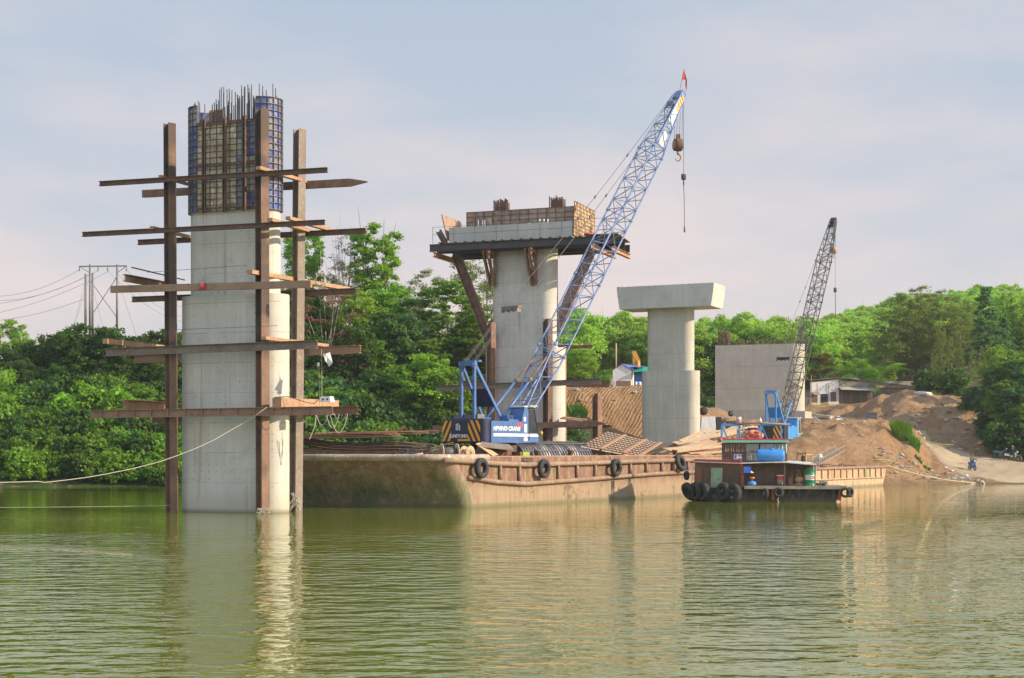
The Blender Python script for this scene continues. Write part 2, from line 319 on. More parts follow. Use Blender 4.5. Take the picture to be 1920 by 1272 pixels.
# ---------------------------------------------------------------- terrain
COLS = {
 -1600: [(100, -3), (126, -.5), (130, 1), (140, 5), (152, 8.5), (200, 12), (300, 20), (900, 30)],
 -200: [(100, -3), (131, -.5), (134, .6), (140, 3), (147, 6.8), (152, 8.3), (165, 9.2), (200, 12), (300, 18), (900, 28)],
 330: [(100, -3), (133, -.5), (136, .6), (141, 3), (147, 6.8), (152, 8.3), (165, 9.2), (200, 12), (300, 16), (900, 24)],
 600: [(100, -3), (137, -.5), (140, 1), (147, 6), (155, 8), (175, 9), (220, 12), (300, 14), (900, 20)],
 950: [(100, -3), (140, -.6), (143, 1), (149, 5), (156, 8.5), (175, 9.6), (220, 11), (300, 14), (900, 25)],
 1060: [(100, -3), (142, -1), (147, 1.5), (150, 3), (154.5, 9), (158, 9.9), (175, 10.2), (215, 10.6), (260, 11.1), (340, 13.5), (900, 25.3)],
 1205: [(100, -3), (140, -1), (146, 1.8), (150, 3.2), (155.5, 9.2), (158, 9.9), (175, 10.2), (215, 10.6), (260, 11.7), (340, 14.8), (900, 28.4)],
 1262: [(100, -3), (138, -0.8), (143, 1), (147, 3.7), (153, 3.9), (159, 6), (166, 8.6), (180, 9), (215, 10), (260, 11.7), (340, 15.4), (900, 29.6)],
 1335: [(100, -3), (139, -0.6), (144, 2.5), (155, 3.9), (162, 5.5), (168, 7.8), (176, 7.6), (184, 6.6), (200, 7.5), (230, 11), (340, 17.2), (900, 31.5)],
 1420: [(100, -3), (136, -0.6), (140, 2), (147, 3), (156, 3.4), (163, 5), (172, 6.2), (186, 6.3), (200, 7), (215, 10), (260, 12.9), (340, 20.4), (900, 34.6)],
 1500: [(100, -3), (137, -0.6), (141, 1.8), (148, 4), (158, 5.5), (165, 6.2), (185, 6.4), (191, 6.8), (196, 8.8), (212, 9), (260, 13.5), (340, 22.8), (900, 40.8)],
 1600: [(100, -3), (139, -0.5), (142, 0.7), (148, 3.6), (155, 5.7), (165, 6.2), (178, 6.4), (185, 6.6), (190, 8.6), (205, 9), (250, 12.3), (340, 25.3), (900, 43.9)],
 1650: [(100, -3), (139.5, -0.5), (142.5, 0.6), (148, 3.3), (155, 5.4), (165, 6.1), (175, 6.3), (179, 7.4), (184, 9.8), (200, 9.5), (250, 12.9), (340, 26.6), (900, 43.9)],
 1700: [(100, -3), (140, -0.5), (143, 0.55), (148, 2.3), (154, 4.2), (162, 5.4), (171, 5.9), (176, 7.6), (181, 10.2), (187, 10.5), (205, 10), (250, 13.5), (340, 27.2), (900, 44.5)],
 1745: [(100, -3), (141, -0.4), (144, 0.4), (149, 1), (155, 2.2), (161, 3.4), (169, 4.2), (174, 7), (180, 9.2), (188, 10), (210, 10.5), (250, 14.8), (340, 27.8), (900, 44.5)],
 1820: [(100, -3), (142, -0.3), (145, 0.35), (151, 1.1), (158, 2), (164, 3), (168, 4.6), (174, 7.4), (190, 11), (250, 16.6), (340, 29), (900, 45.8)],
 1910: [(100, -3), (143, -0.3), (146, 0.35), (150, 0.9), (155, 1.55), (160, 2.3), (164, 4), (170, 8), (180, 11), (250, 17.2), (340, 29.6), (900, 47)],
 3400: [(100, -3), (143, -0.3), (146, 0.35), (155, 1.5), (160, 2.5), (166, 7), (180, 11), (250, 17.2), (340, 29.6), (900, 47)],
}
CKEYS = sorted(COLS)
def ground_raw(px, Y):
    i = max(0, min(len(CKEYS) - 2, np.searchsorted(CKEYS, px) - 1)); a, b = CKEYS[i], CKEYS[i + 1]
    t = min(1, max(0, (px - a) / (b - a))); t = t * t * (3 - 2 * t)
    za = np.interp(Y, *zip(*COLS[a])); zb = np.interp(Y, *zip(*COLS[b]))
    return za * (1 - t) + zb * t
def ground_z(X, Y, fine=True):
    px = CX + X / Y * FP; z = ground_raw(px, Y)
    v = Vector((X * 0.16, Y * 0.16, 3.1))
    k = min(1.0, max(0.15, (Y - 141) / 12)) * (1.0 if Y < 215 else 2.0)
    z += mnoise.fractal(v, 0.9, 2.0, 3) * 0.32 * k
    if fine and Y < 215: z += mnoise.fractal(v * 6.5, 0.8, 2.1, 3) * 0.13 * k; r_ = 1 - abs(mnoise.noise(Vector((X * .42 + 9, Y * .30, 5)))) * 2; z += max(0, r_) * 0.42 * (1 if 1500 < px < 1900 and (Y > 162 or px < 1745) else .4) * k
    return z
def flatp(px, Y): return (px - CX) / FP * Y
def veg_mask(px, Y, z):
    """1 where the soil is overgrown"""
    edge = mnoise.noise(Vector((px * 0.02, Y * 0.15, 0))) * 30
    if px < 1035 + edge: return 1.0
    if Y > 232: return 1.0
    n2 = mnoise.fractal(Vector((px * 0.015, Y * 0.2, 4)), 1, 2, 3)
    a = min(1, max(0, (px - 1760) / 50 + n2 * 1.2)) * min(1, max(0, (Y - 180) / 6 + n2))
    b = min(1, max(0, (px - 1835) / 40 + n2)) * min(1, max(0, (z - 4.5) / 2 + n2))
    return max(a, b) * 0.85
def make_ground():
    pxs = list(range(-1600, -200, 50)) + list(range(-200, 1000, 14)) + list(np.arange(1000, 2060, 5.0)) + list(range(2060, 3401, 60))
    ys = list(np.arange(100, 132, 4.0)) + list(np.arange(132, 200, 0.55)) + list(np.arange(200, 260, 2.5)) + list(np.arange(260, 420, 8)) + [450, 520, 600, 750, 900]
    vs = []; vg = []
    for Y in ys:
        for px in pxs:
            X = flatp(px, Y); z = ground_z(X, Y); vs.append((X, Y, z)); vg.append(veg_mask(px, Y, z))
    n = len(pxs); m_ = len(ys)
    fs = [(j * n + i, j * n + i + 1, j * n + n + i + 1, j * n + n + i) for j in range(m_ - 1) for i in range(n - 1)]
    me = bpy.data.meshes.new('riverbank_ground'); me.from_pydata(vs, [], fs)
    at = me.attributes.new('overgrown', 'FLOAT', 'POINT'); at.data.foreach_set('value', vg)
    ct = []
    for Y in ys:
        for px in pxs: ct.append(1.0 if 1035 < px < 1290 and 147 < Y < 159 else (0.22 if 1500 < px < 1800 and Y > 160 else 0.0))
    a2 = me.attributes.new('dug_face', 'FLOAT', 'POINT'); a2.data.foreach_set('value', ct)
    me.polygons.foreach_set('use_smooth', [True] * len(fs)); me.update()
    m, t, p, o = node_mat('bank_soil')
    f, _ = noise_fac(t, 0.35, 0.36, 0.62, src='World'); c = mixc(t, f, (0.33, 0.19, 0.095), (0.42, 0.265, 0.15))
    f, _ = noise_fac(t, 1.1, 0.5, 0.7, src='World', seed=5, detail=6); c = mixc(t, mth(t, 'MULTIPLY', f, 0.8), c, (0.21, 0.105, 0.055))
    f, _ = noise_fac(t, 6, 0.52, 0.7, src='World', seed=7, detail=4); c = mixc(t, mth(t, 'MULTIPLY', f, 0.5), c, (0.38, 0.265, 0.155))
    g = t.nodes.new('ShaderNodeNewGeometry'); s = t.nodes.new('ShaderNodeSeparateXYZ'); t.links.new(g.outputs['Normal'], s.inputs[0])
    r = t.nodes.new('ShaderNodeMapRange'); t.links.new(s.outputs[2], r.inputs[0]); r.inputs[1].default_value = 0.93; r.inputs[2].default_value = 0.72
    f, _ = noise_fac(t, 0.8, 0.4, 0.65, src='World', seed=15); c = mixc(t, mth(t, 'MULTIPLY', r.outputs[0], mth(t, 'MULTIPLY', f, 0.7)), c, (0.34, 0.19, 0.10))
    # damp band at the water's edge
    sp = t.nodes.new('ShaderNodeSeparateXYZ'); t.links.new(g.outputs['Position'], sp.inputs[0])
    r2 = t.nodes.new('ShaderNodeMapRange'); t.links.new(sp.outputs[2], r2.inputs[0]); r2.inputs[1].default_value = 0.5; r2.inputs[2].default_value = 0.05
    c = mixc(t, mth(t, 'MULTIPLY', r2.outputs[0], 0.55), c, (0.20, 0.135, 0.08))
    a = t.nodes.new('ShaderNodeAttribute'); a.attribute_name = 'overgrown'
    f, _ = noise_fac(t, 0.8, 0.35, 0.65, src='World', seed=11); gc = mixc(t, f, (0.030, 0.060, 0.014), (0.055, 0.10, 0.02))
    f, _ = noise_fac(t, 0.3, 0.56, 0.62, src='World', seed=19); gc = mixc(t, f, gc, (0.22, 0.15, 0.08))
    c = mixc(t, a.outputs['Fac'], c, gc)
    t.links.new(c, p.inputs['Base Color']); p.inputs['Roughness'].default_value = 0.95; p.inputs['Specular IOR Level'].default_value = 0.15
    # tooth marks of the digger on the steep faces, crumbly soil elsewhere
    wv = t.nodes.new('ShaderNodeTexWave'); wv.inputs['Scale'].default_value = 0.9; wv.inputs['Distortion'].default_value = 4.5; wv.inputs['Detail'].default_value = 5; wv.inputs['Detail Scale'].default_value = 0.7
    mpn = t.nodes.new('ShaderNodeMapping'); mpn.inputs['Rotation'].default_value = (0, R(-20), R(15)); t.links.new(g.outputs['Position'], mpn.inputs[0]); t.links.new(mpn.outputs[0], wv.inputs[0])
    _, rb = noise_fac(t, 2.6, 0, 1, src='World', detail=8, rough=0.7)
    dg = t.nodes.new('ShaderNodeAttribute'); dg.attribute_name = 'dug_face'; fm, _ = noise_fac(t, .5, .3, .6, src='World', seed=51)
    hh = mth(t, 'ADD', mth(t, 'MULTIPLY', mth(t, 'MULTIPLY', mth(t, 'MULTIPLY', wv.outputs['Fac'], fm), dg.outputs['Fac']), 0.42), rb); bump(t, p, hh, 0.45, 0.95)
    me.materials.append(m); o = bpy.data.objects.new('riverbank_ground', me); COL.objects.link(o); tag(o, kind='structure')
make_ground()

# dirt road from the terrace down to the landing
def make_road():
    left = [(1705, 171.5), (1722, 166), (1738, 160.5), (1752, 155.5), (1775, 150.5), (1800, 147), (1830, 144.8), (1900, 143.6), (2050, 143.6), (2300, 143.6)]
    right = [(1722, 173.0), (1748, 169), (1775, 166.0), (1805, 163.3), (1840, 161.2), (1875, 159.6), (1905, 158.6), (1950, 158), (2100, 157.5), (2320, 157)]
    def dens(P):
        out = []
        for (a, b), (c, d) in zip(P[:-1], P[1:]):
            for i in range(12): k = i / 12; out.append((a + (c - a) * k, b + (d - b) * k))
        return out + [P[-1]]
    Lp, Rp = dens(left), dens(right); n = 22; vs = []
    for (a, b), (c, d) in zip(Lp, Rp):
        for j in range(n + 1):
            k = j / n; px = a + (c - a) * k; Y = b + (d - b) * k; X = flatp(px, Y)
            edge = min(k, 1 - k); off = 0.055 if 0.05 < edge else -0.08
            rut = -0.03 if abs(k - .35) < .05 or abs(k - .6) < .05 else 0
            vs.append((X, Y, ground_z(X, Y, True) * .55 + ground_z(X, Y, False) * .45 + off + rut + 0.06))
    m_ = n + 1; fs = [(i * m_ + j, (i + 1) * m_ + j, (i + 1) * m_ + j + 1, i * m_ + j + 1) for i in range(len(Lp) - 1) for j in range(n)]
    me = bpy.data.meshes.new('dirt_road'); me.from_pydata(vs, [], [tuple(reversed(f)) for f in fs]); me.polygons.foreach_set('use_smooth', [True] * len(fs)); me.update()
    m, t, p, o = node_mat('packed_road_dirt')
    f, _ = noise_fac(t, 0.3, .35, .65, (1, .5, 1), src='World'); c = mixc(t, f, (.42, .32, .205), (.36, .265, .165))
    f, _ = noise_fac(t, 2.2, .5, .72, (.5, 2, 1), src='World', seed=6, detail=6); c = mixc(t, mth(t, 'MULTIPLY', f, .55), c, (.29, .20, .12))
    t.links.new(c, p.inputs['Base Color']); p.inputs['Roughness'].default_value = .95
    _, rb = noise_fac(t, 3, 0, 1, src='World', detail=7); bump(t, p, rb, .06)
    me.materials.append(m); o = bpy.data.objects.new('dirt_road', me); COL.objects.link(o); tag(o, kind='structure')
make_road()
# ---------------------------------------------------------------- vegetation
LF = {
 'dark': leafmat('dark_green_leaves', (0.035, 0.085, 0.016), (0.095, 0.185, 0.032)),
 'mid': leafmat('green_leaves', (0.09, 0.18, 0.022), (0.20, 0.34, 0.045)),
 'bright': leafmat('bright_green_leaves', (0.14, 0.29, 0.025), (0.27, 0.46, 0.05)),
 'yellow': leafmat('yellow_green_leaves', (0.15, 0.27, 0.025), (0.28, 0.42, 0.05)),
 'rubber': leafmat('rubber_tree_leaves', (0.22, 0.37, 0.05), (0.38, 0.55, 0.12), hue=0.7),
 'olive': leafmat('olive_needles', (0.12, 0.16, 0.04), (0.22, 0.27, 0.075)),
 'blue': leafmat('bluish_green_leaves', (0.06, 0.145, 0.055), (0.12, 0.25, 0.09)),
 'pink': leafmat('reddish_leaves', (0.22, 0.085, 0.06), (0.30, 0.15, 0.09)),
 'tan': leafmat('dry_ochre_leaves', (0.22, 0.17, 0.045), (0.32, 0.24, 0.06)),
 'dry': leafmat('dry_seed_twigs', (0.20, 0.16, 0.13), (0.28, 0.23, 0.19), trans=0.1),
 'grass': leafmat('grass_blades', (0.10, 0.22, 0.02), (0.20, 0.34, 0.04)),
}
BARK = wear('tree_bark', (0.16, 0.125, 0.09), (0.25, 0.20, 0.15), (0.09, 0.07, 0.05), scale=2, rough=0.95, b=0.01)
BARK_PALE = wear('pale_bark', (0.40, 0.34, 0.26), (0.30, 0.25, 0.19), None, scale=2, rough=0.95, b=0.01)
rs = np.random.RandomState(11)
def leaf_mesh(name, lobes, n, size, mat, shell=0.55, droop=0.0, aspect=0.6, gap=0.0, seed=0, up=0.5):
    """lobes: (cx,cy,cz,rx,ry,rz). n small two-triangle leaves spread through the lobes, denser at the skin"""
    r = np.random.RandomState(seed + 100); L_ = np.array(lobes, float)
    vol = (L_[:, 3] * L_[:, 4] * L_[:, 5]) ** 0.75; pr = vol / vol.sum()
    idx = r.choice(len(L_), n, p=pr); L_ = L_[idx]
    NS = 13; sub = r.normal(size=(len(vol), NS, 3)); sub /= np.linalg.norm(sub, axis=2)[:, :, None]; sub[:, :, 2] = np.abs(sub[:, :, 2]) * np.where(r.rand(len(vol), NS) < 0.72, 1, -1)
    sr = 0.55 + 0.4 * r.rand(len(vol), NS); si = r.randint(0, NS, n)
    sc_ = sub[idx, si] * sr[idx, si][:, None]; gz = r.normal(size=(n, 3)) * (0.26 - 0.08 * shell); gz[:, 2] *= 0.75
    d = sc_ + gz; keep = np.ones(n, bool)
    if gap: keep = r.rand(n) > gap * 0.5 * (1 + np.sin(idx * 2.1 + si))
    d, L_, idx = d[keep], L_[keep], idx[keep]; n = len(d); gn = gz[keep]
    c = L_[:, :3] + d * L_[:, 3:]
    d = d * 0.5 + gn * 2.5; d /= np.linalg.norm(d, axis=1)[:, None] + 1e-9
    nrm = d * 0.6 + r.normal(size=(n, 3)) * 0.55 + np.array([0, 0, up]); nrm /= np.linalg.norm(nrm, axis=1)[:, None]
    t = r.normal(size=(n, 3)); t[:, 2] -= droop; t -= nrm * (t * nrm).sum(1)[:, None]; t /= np.linalg.norm(t, axis=1)[:, None] + 1e-9
    b = np.cross(nrm, t); s = size * (0.55 + 0.9 * r.rand(n))[:, None]
    p0 = c - t * s * 0.5; p2 = c + t * s * 0.5; p1 = c + b * s * aspect * 0.5 - nrm * s * 0.08; p3 = c - b * s * aspect * 0.5 - nrm * s * 0.08
    v = np.stack([p0, p1, p2, p3], 1).reshape(-1, 3)
    me = bpy.data.meshes.new(name); me.vertices.add(4 * n); me.vertices.foreach_set('co', v.ravel().astype(np.float32))
    me.loops.add(4 * n); me.loops.foreach_set('vertex_index', np.arange(4 * n, dtype=np.int32))
    me.polygons.add(n); me.polygons.foreach_set('loop_start', np.arange(0, 4 * n, 4, dtype=np.int32)); me.polygons.foreach_set('loop_total', np.full(n, 4, dtype=np.int32))
    me.materials.append(mat); me.update(calc_edges=True)
    return me
def trunk_mesh(name, h, r, lobes, mat, forks=6, seed=0, lean=0.0, start=0.35):
    q = random.Random(seed); b = MB()
    top = Vector((lean * h, 0, h)); pts = [Vector((0, 0, -1.2))] + [Vector((lean * h * k * k + q.uniform(-.02, .02) * h, q.uniform(-.02, .02) * h, h * k)) for k in (0, .25, .5, .75, 1)]
    b.tube(pts, lambda k: r * (1.15 - 0.8 * k), 7)
    for L_ in sorted(lobes, key=lambda l: -l[3] * l[5])[:forks]:
        k = q.uniform(start, 0.85); s = Vector((lean * h * k * k, 0, h * k)); e = Vector(L_[:3])
        m = s.lerp(e, 0.5) + Vector((q.uniform(-.3, .3), q.uniform(-.3, .3), -0.1 * (e - s).length))
        b.tube([s, m, e, e + (e - m) * 0.5], lambda k_: r * 0.42 * (1 - 0.8 * k_), 5)
    o = b.build(name, mat, origin=(0, 0, 0)); me = o.data; bpy.data.objects.remove(o); return me
def crown_lobes(seed, n, rx, rz, z0, lob=0.42, flat=0.8, shape='round'):
    q = random.Random(seed); out = []
    for i in range(n):
        a = i * 2.399 + q.uniform(-.4, .4); k = (i + 0.5) / n; zz = z0 + rz * (k * 2 - 1)
        if shape == 'round': w = math.sqrt(max(0.05, 1 - (k * 2 - 1) ** 2))
        elif shape == 'cone': w = 1.05 - k
        elif shape == 'umbrella': w = 0.45 + 0.55 * math.sin(k * math.pi * 0.95 + 0.3)
        else: w = 0.75
        rr = rx * w * q.uniform(0.45, 0.8); s = lob * rx * q.uniform(0.7, 1.15) * (0.6 + 0.4 * w)
        out.append((rr * math.cos(a), rr * math.sin(a), zz, s, s, s * flat))
    return out
TM = {}
def mktree(key, h, rx, rz, nl, leaves, size, mat, bark=BARK, tr=0.16, shape='round', variants=2, lob=0.42, flat=0.8, seed=0, **kw):
    TM[key] = []
    tkw = {k: kw.pop(k) for k in ('forks', 'start') if k in kw}
    for v in range(variants):
        lb = crown_lobes(seed + v * 13, nl, rx, rz, h - rz * 0.75, lob, flat, shape)
        TM[key].append((leaf_mesh(key + '_leaves', lb, leaves, size, LF[mat], seed=seed + v, **kw), trunk_mesh(key + '_wood', h - rz * 0.9, tr, lb, bark, seed=seed + v, lean=0.03 * (v - 0.5), **tkw)))
mktree('rubber', 11, 4.2, 3.4, 15, 9500, 0.36, 'rubber', BARK_PALE, 0.14, variants=4, seed=1, gap=0.15)
mktree('broad', 9, 3.9, 3.6, 17, 7500, 0.40, 'dark', variants=3, seed=20)
mktree('broadmid', 9, 3.6, 3.6, 17, 6500, 0.40, 'mid', variants=3, seed=40)
mktree('airy', 19, 3.4, 6.6, 34, 19000, 0.32, 'bright', tr=0.2, variants=2, seed=60, lob=0.36, shell=0.4, gap=0.3, forks=12, shape='col')
mktree('parasol', 14, 4.6, 4.6, 26, 9000, 0.42, 'mid', tr=0.2, variants=2, seed=80, lob=0.34, flat=0.45, shape='umbrella', up=1.0)
mktree('needle', 15, 3.4, 6.0, 26, 12000, 0.26, 'olive', tr=0.2, variants=2, seed=90, lob=0.34, shell=0.3, droop=0.6, aspect=0.3, gap=0.1)
mktree('conifer', 15, 3.6, 6.0, 26, 9000, 0.36, 'blue', tr=0.2, variants=1, seed=97, lob=0.36, flat=0.5, shape='cone')
mktree('bluebroad', 10, 3.8, 3.8, 18, 8000, 0.40, 'blue', variants=1, seed=98)
mktree('fresh', 11, 3.6, 4.4, 18, 7500, 0.36, 'yellow', variants=2, seed=99, gap=0.2)
mktree('redleaf', 13, 4.6, 4.6, 30, 2400, 0.30, 'pink', BARK_PALE, tr=0.12, variants=1, seed=120, lob=0.26, flat=0.22, shape='umbrella', forks=26, up=1.2)
mktree('bare', 18, 2.2, 4.0, 24, 2300, 0.22, 'dry', BARK_PALE, tr=0.12, variants=1, seed=130, lob=0.32, forks=22, aspect=0.3)
mktree('bush', 2.6, 2.4, 1.5, 12, 3000, 0.34, 'mid', tr=0.05, variants=3, seed=140, lob=0.5, start=0.05)
mktree('brightbush', 2.6, 2.3, 1.5, 12, 2800, 0.34, 'bright', tr=0.05, variants=2, seed=150, lob=0.5, start=0.05)
mktree('darkbush', 2.6, 2.4, 1.5, 12, 3000, 0.36, 'dark', tr=0.05, variants=2, seed=160, lob=0.5, start=0.05)
mktree('ochre', 6, 2.6, 2.6, 14, 4500, 0.28, 'tan', tr=0.1, variants=1, seed=170)
mktree('bluebush', 2.6, 2.5, 1.6, 12, 3000, 0.36, 'blue', tr=0.05, variants=1, seed=180, lob=0.5, start=0.05)
def plant(key, px, Y, label, cat='tree', name='tree', s=1.0, top=None, base=None, group=None, q=rnd, sx=1.0, v=None):
    X = flatp(px, Y); z = ground_z(X, Y, False) if base is None else base
    H = {'rubber': 11, 'broad': 9, 'broadmid': 9, 'airy': 19, 'parasol': 14, 'needle': 15, 'conifer': 15, 'bluebroad': 10, 'fresh': 11, 'redleaf': 13, 'bare': 18, 'ochre': 6}.get(key, 2.7)
    if top is not None: s = (EYE + (HY - top) / FP * Y - z) / (H + 0.12 * H * 0.5)
    lm, tm = TM[key][q.randrange(len(TM[key])) if v is None else v]
    t = thing(name, label, cat, (X, Y, z), q.uniform(0, 6.28), group); t.scale = (s * sx, s * sx, s)
    for nm, me in (('trunk', tm), ('crown', lm)):
        o = bpy.data.objects.new(nm, me); COL.objects.link(o); o.parent = t
    return t
q = random.Random(5)
# rubber plantation on the hill behind the site
G1 = 'rubber trees massed on the hillside behind the bridge site'
L1 = 'bright green rubber tree massed with many alike on the far hillside'
n = 0
for Y, px0, px1, step in ((348, 1600, 1990, 24), (322, 1560, 1990, 26), (292, 1540, 1985, 28), (270, 1490, 1970, 32), (206, 1040, 1330, 30), (219, 1020, 1560, 34), (236, 1000, 1700, 36), (256, 1480, 1960, 40), (280, 1500, 1980, 40), (306, 1540, 1990, 38), (336, 1580, 2000, 36), (262, 980, 1480, 44)):
    px = px0 + q.uniform(0, 20)
    while px < px1:
        Yv = Y + q.uniform(-5, 5)
        if not (Y < 250 and px > 1560):
            plant('rubber', px, Yv, L1, name='rubber_tree', s=q.uniform(0.85, 1.08) * (1.0 if Y > 215 else 0.92) * (0.88 if Y > 266 else 1), group=G1, sx=1.25 if Y > 266 else 1.08, q=q); n += 1
        px += step * q.uniform(0.75, 1.2)
G2 = 'olive green trees behind the far concrete wall'
for px in range(1325, 1490, 26):
    plant('broadmid', px, 203 + q.uniform(-3, 3), 'olive green tree of the row hidden below by the wide concrete wall pier', name='tree', s=q.uniform(.85, 1.1), group=G2, q=q)
# left bank: dark wood above, overgrown slope below
G3 = 'dark trees along the top of the overgrown left bank'
for px in list(range(-60, 345, 27)):
    Y = 153 + q.uniform(-2, 3); plant('broad', px, Y, 'dark green tree in the closed row along the top of the left bank', top=632 + q.uniform(-12, 16) - (0 if px > 120 else (120 - px) * -0.35), group=G3, q=q, sx=1.05)
G3b = 'low dark trees in front of the wood on the left bank'
for px in range(10, 350, 33):
    plant('broad', px, 149.5 + q.uniform(-1, 1), 'lower dark tree standing in front of the wood on the left bank', top=690 + q.uniform(-14, 14), group=G3b, q=q)
G4 = 'light green trees rising behind the left wood'
for px, tp in ((-40, 620), (15, 606), (52, 640), (95, 640), (130, 625)):
    plant('fresh', px, 185 + q.uniform(-4, 4), 'light green tree rising behind the dark wood at the left edge', top=tp, group=G4, q=q)
G5 = 'bushes covering the overgrown left bank'
L5 = 'green bush growing in the tangle that covers the left bank down to the water'
for Y, st, ss in ((135.5, 23, .72), (138, 25, .95), (141, 27, 1.05), (144, 29, 1.1), (147, 30, 1.05)):
    px = -30 + q.uniform(0, 20)
    while px < 345:
        if not (Y < 137 and 95 < px < 150):
            k = q.choice(['bush', 'bush', 'brightbush', 'bush', 'darkbush'] if Y < 146 else ['bush', 'darkbush'])
            plant(k, px, Y + q.uniform(-.8, .8), L5, 'bush', 'bush', s=ss * q.uniform(.75, 1.2), group=G5, q=q)
        px += st * q.uniform(.7, 1.2)
G6 = 'yellow green bushes climbing at the left edge'
for px, Y, s in ((-15, 146, 1.5), (8, 141, 1.3), (25, 143.5, 1.2), (120, 143, 1.2), (170, 144, 1.35), (215, 143.5, 1.3), (262, 142, 1.1)):
    plant('brightbush', px, Y, 'bright yellow green bush standing out from the dark left bank', 'bush', 'bush', s=s, group=G6, q=q)
# middle wood between the first two piers
G7 = 'bushes under the middle wood behind the barge'
px = 520
for Y, st in ((141, 24), (145, 28), (149, 30)):
    px = 345 + q.uniform(0, 20)
    while px < 1050:
        plant(q.choice(['darkbush', 'bush', 'bluebush']), px, Y + q.uniform(-.8, .8), 'dark bush at the foot of the wood behind the loaded barge', 'bush', 'bush', s=q.uniform(.9, 1.4), group=G7, q=q)
        px += st * q.uniform(.75, 1.2)
G8 = 'dark trees filling the wood behind the barge'
for px, Y, tp in ((370, 156, 620), (420, 156, 630), (470, 157, 600), (530, 156, 600), (575, 153, 640), (620, 154, 660), (665, 153, 625), (700, 154, 640), (735, 156, 600), (560, 158, 560), (610, 160, 590), (690, 150, 700), (640, 150, 720), (585, 150, 700), (760, 157, 600), (880, 158, 640), (945, 158, 640), (850, 152, 700), (905, 151, 710)):
    plant(q.choice(['broad', 'bluebroad', 'broad', 'broadmid']), px, Y, 'dark green tree packed into the wood behind the loaded barge', top=tp, group=G8, q=q)
for px, tp in ((690, 640), (730, 640), (770, 645), (810, 640), (850, 640), (900, 645), (750, 655), (790, 655), (670, 650), (650, 640), (610, 640), (570, 640), (945, 645)):
    plant('broadmid', px, 176, 'dark green tree packed into the wood behind the loaded barge', top=tp - 10, group=G8, q=q, sx=1.3)
plant('airy', 572, 168, 'tall light green tree between the first pier and its rear pile', top=452, v=0)
plant('airy', 702, 166, 'tallest bright green tree with a narrow feathery crown in the middle wood', top=436, v=1, sx=1.15)
plant('airy', 735, 161, 'bright green tree leaning out below the tallest tree of the middle wood', top=545, v=0, sx=1.4)
plant('fresh', 675, 158, 'light green leafy tree under the tallest tree', top=560, v=1)
plant('bare', 643, 167, 'greyish almost leafless tree left of the tallest tree', top=440)
plant('needle', 645, 170, 'dull green tree behind the almost leafless one', top=505, v=0)
plant('redleaf', 615, 156, 'pale trunked tree with flat tiers of reddish leaves', top=545, sx=1.25)
plant('redleaf', 660, 153, 'small pale trunked tree with a few reddish leaf tiers under the taller red one', top=625, sx=1.0)
plant('needle', 800, 172, 'olive feathery tree left of the tiered tree', top=520, v=1, sx=1.2)
plant('needle', 765, 172, 'low olive tree between the tallest tree and the tiered tree', top=548, v=0, sx=1.2)
plant('needle', 905, 176, 'pale olive tree seen under the left end of the work platform', top=478, v=0, sx=1.5)
plant('parasol', 838, 160, 'broad tree with flat bright leaf tiers below the platform strut', top=535, v=0, sx=1.25)
plant('parasol', 895, 157, 'tiered green tree half hidden by the second pier', top=590, v=1, sx=1.2)
plant('parasol', 800, 155, 'lower tiered tree with big drooping leaf clusters', top=640, v=1, sx=1.2)
plant('fresh', 790, 146.5, 'rounded mid green leafy tree by the water behind the barge load', top=672, v=0, sx=1.35)
plant('broadmid', 845, 146, 'green leafy tree at the water behind the blue crane gantry', top=700, v=1, sx=1.2)
plant('broadmid', 745, 147, 'green tree low behind the stack of plates', top=735, v=2, sx=1.2)
plant('fresh', 1088, 172, 'round olive green bushy tree above the cut bank', top=655, v=1, sx=1.5)
# behind the house and up the right bank
plant('ochre', 1538, 214, 'round ochre tree left behind the grey house', top=672, sx=1.5)
plant('fresh', 1655, 216, 'yellow green garden tree rising above the house roof', top=650, v=0, sx=1.3)
G9 = 'green trees at the foot of the hill behind the house'
for px, tp in ((1500, 640), (1560, 620), (1600, 615), (1640, 620), (1585, 650), (1680, 640)):
    plant('rubber', px, 226 + q.uniform(-4, 4), 'bright green tree at the foot of the hill right behind the grey house', top=tp, group=G9, q=q)
G10 = 'tall olive trees above the earth mound'
for (px, tp), lb in zip(((1690, 560), (1725, 548), (1762, 556), (1800, 566), (1660, 600), (1705, 620), (1745, 640)), ('leftmost tall olive tree above the bare earth mound', 'highest of the tall olive trees above the bare earth mound', 'tall olive tree just right of the highest one above the mound', 'rightmost tall olive tree, beside the dark tiered one', 'shorter olive tree at the left foot of the tall ones by the house', 'low olive tree in front of the tall ones, above the mound top', 'lowest olive tree, at the right end of the mound top')):
    plant('needle', px, 205 + q.uniform(-4, 4), lb, top=tp, group=G10, q=q, sx=1.3)
plant('conifer', 1848, 196, 'dark blue green tiered tree at the right above the earth slope', top=545, sx=1.15)
plant('conifer', 1885, 202, 'dark tree just right of the tiered one', top=600, sx=1.1)
G11 = 'tall narrow trees with pale bare stems above the earth slope'
for px, tp in ((1765, 610), (1782, 640), (1800, 650), (1822, 660), (1840, 655), (1752, 660)):
    plant('needle', px, 190 + q.uniform(-3, 3), 'slim tree with a pale bare stem above the earth slope', top=tp, group=G11, q=q, sx=.5)
G12 = 'light trees at the right edge of the hill'
for px, tp in ((1905, 600), (1930, 560), (1880, 640), (1915, 640)):
    plant('fresh', px, 215 + q.uniform(-4, 4), 'yellow green tree at the right edge in front of the hill', top=tp, group=G12, q=q, sx=1.2)
plant('fresh', 1870, 178, 'yellow green bushy tree over the dark foliage at the right edge', top=655, v=1, sx=1.3)
G13 = 'dark leafy trees hanging over the earth slope at the right'
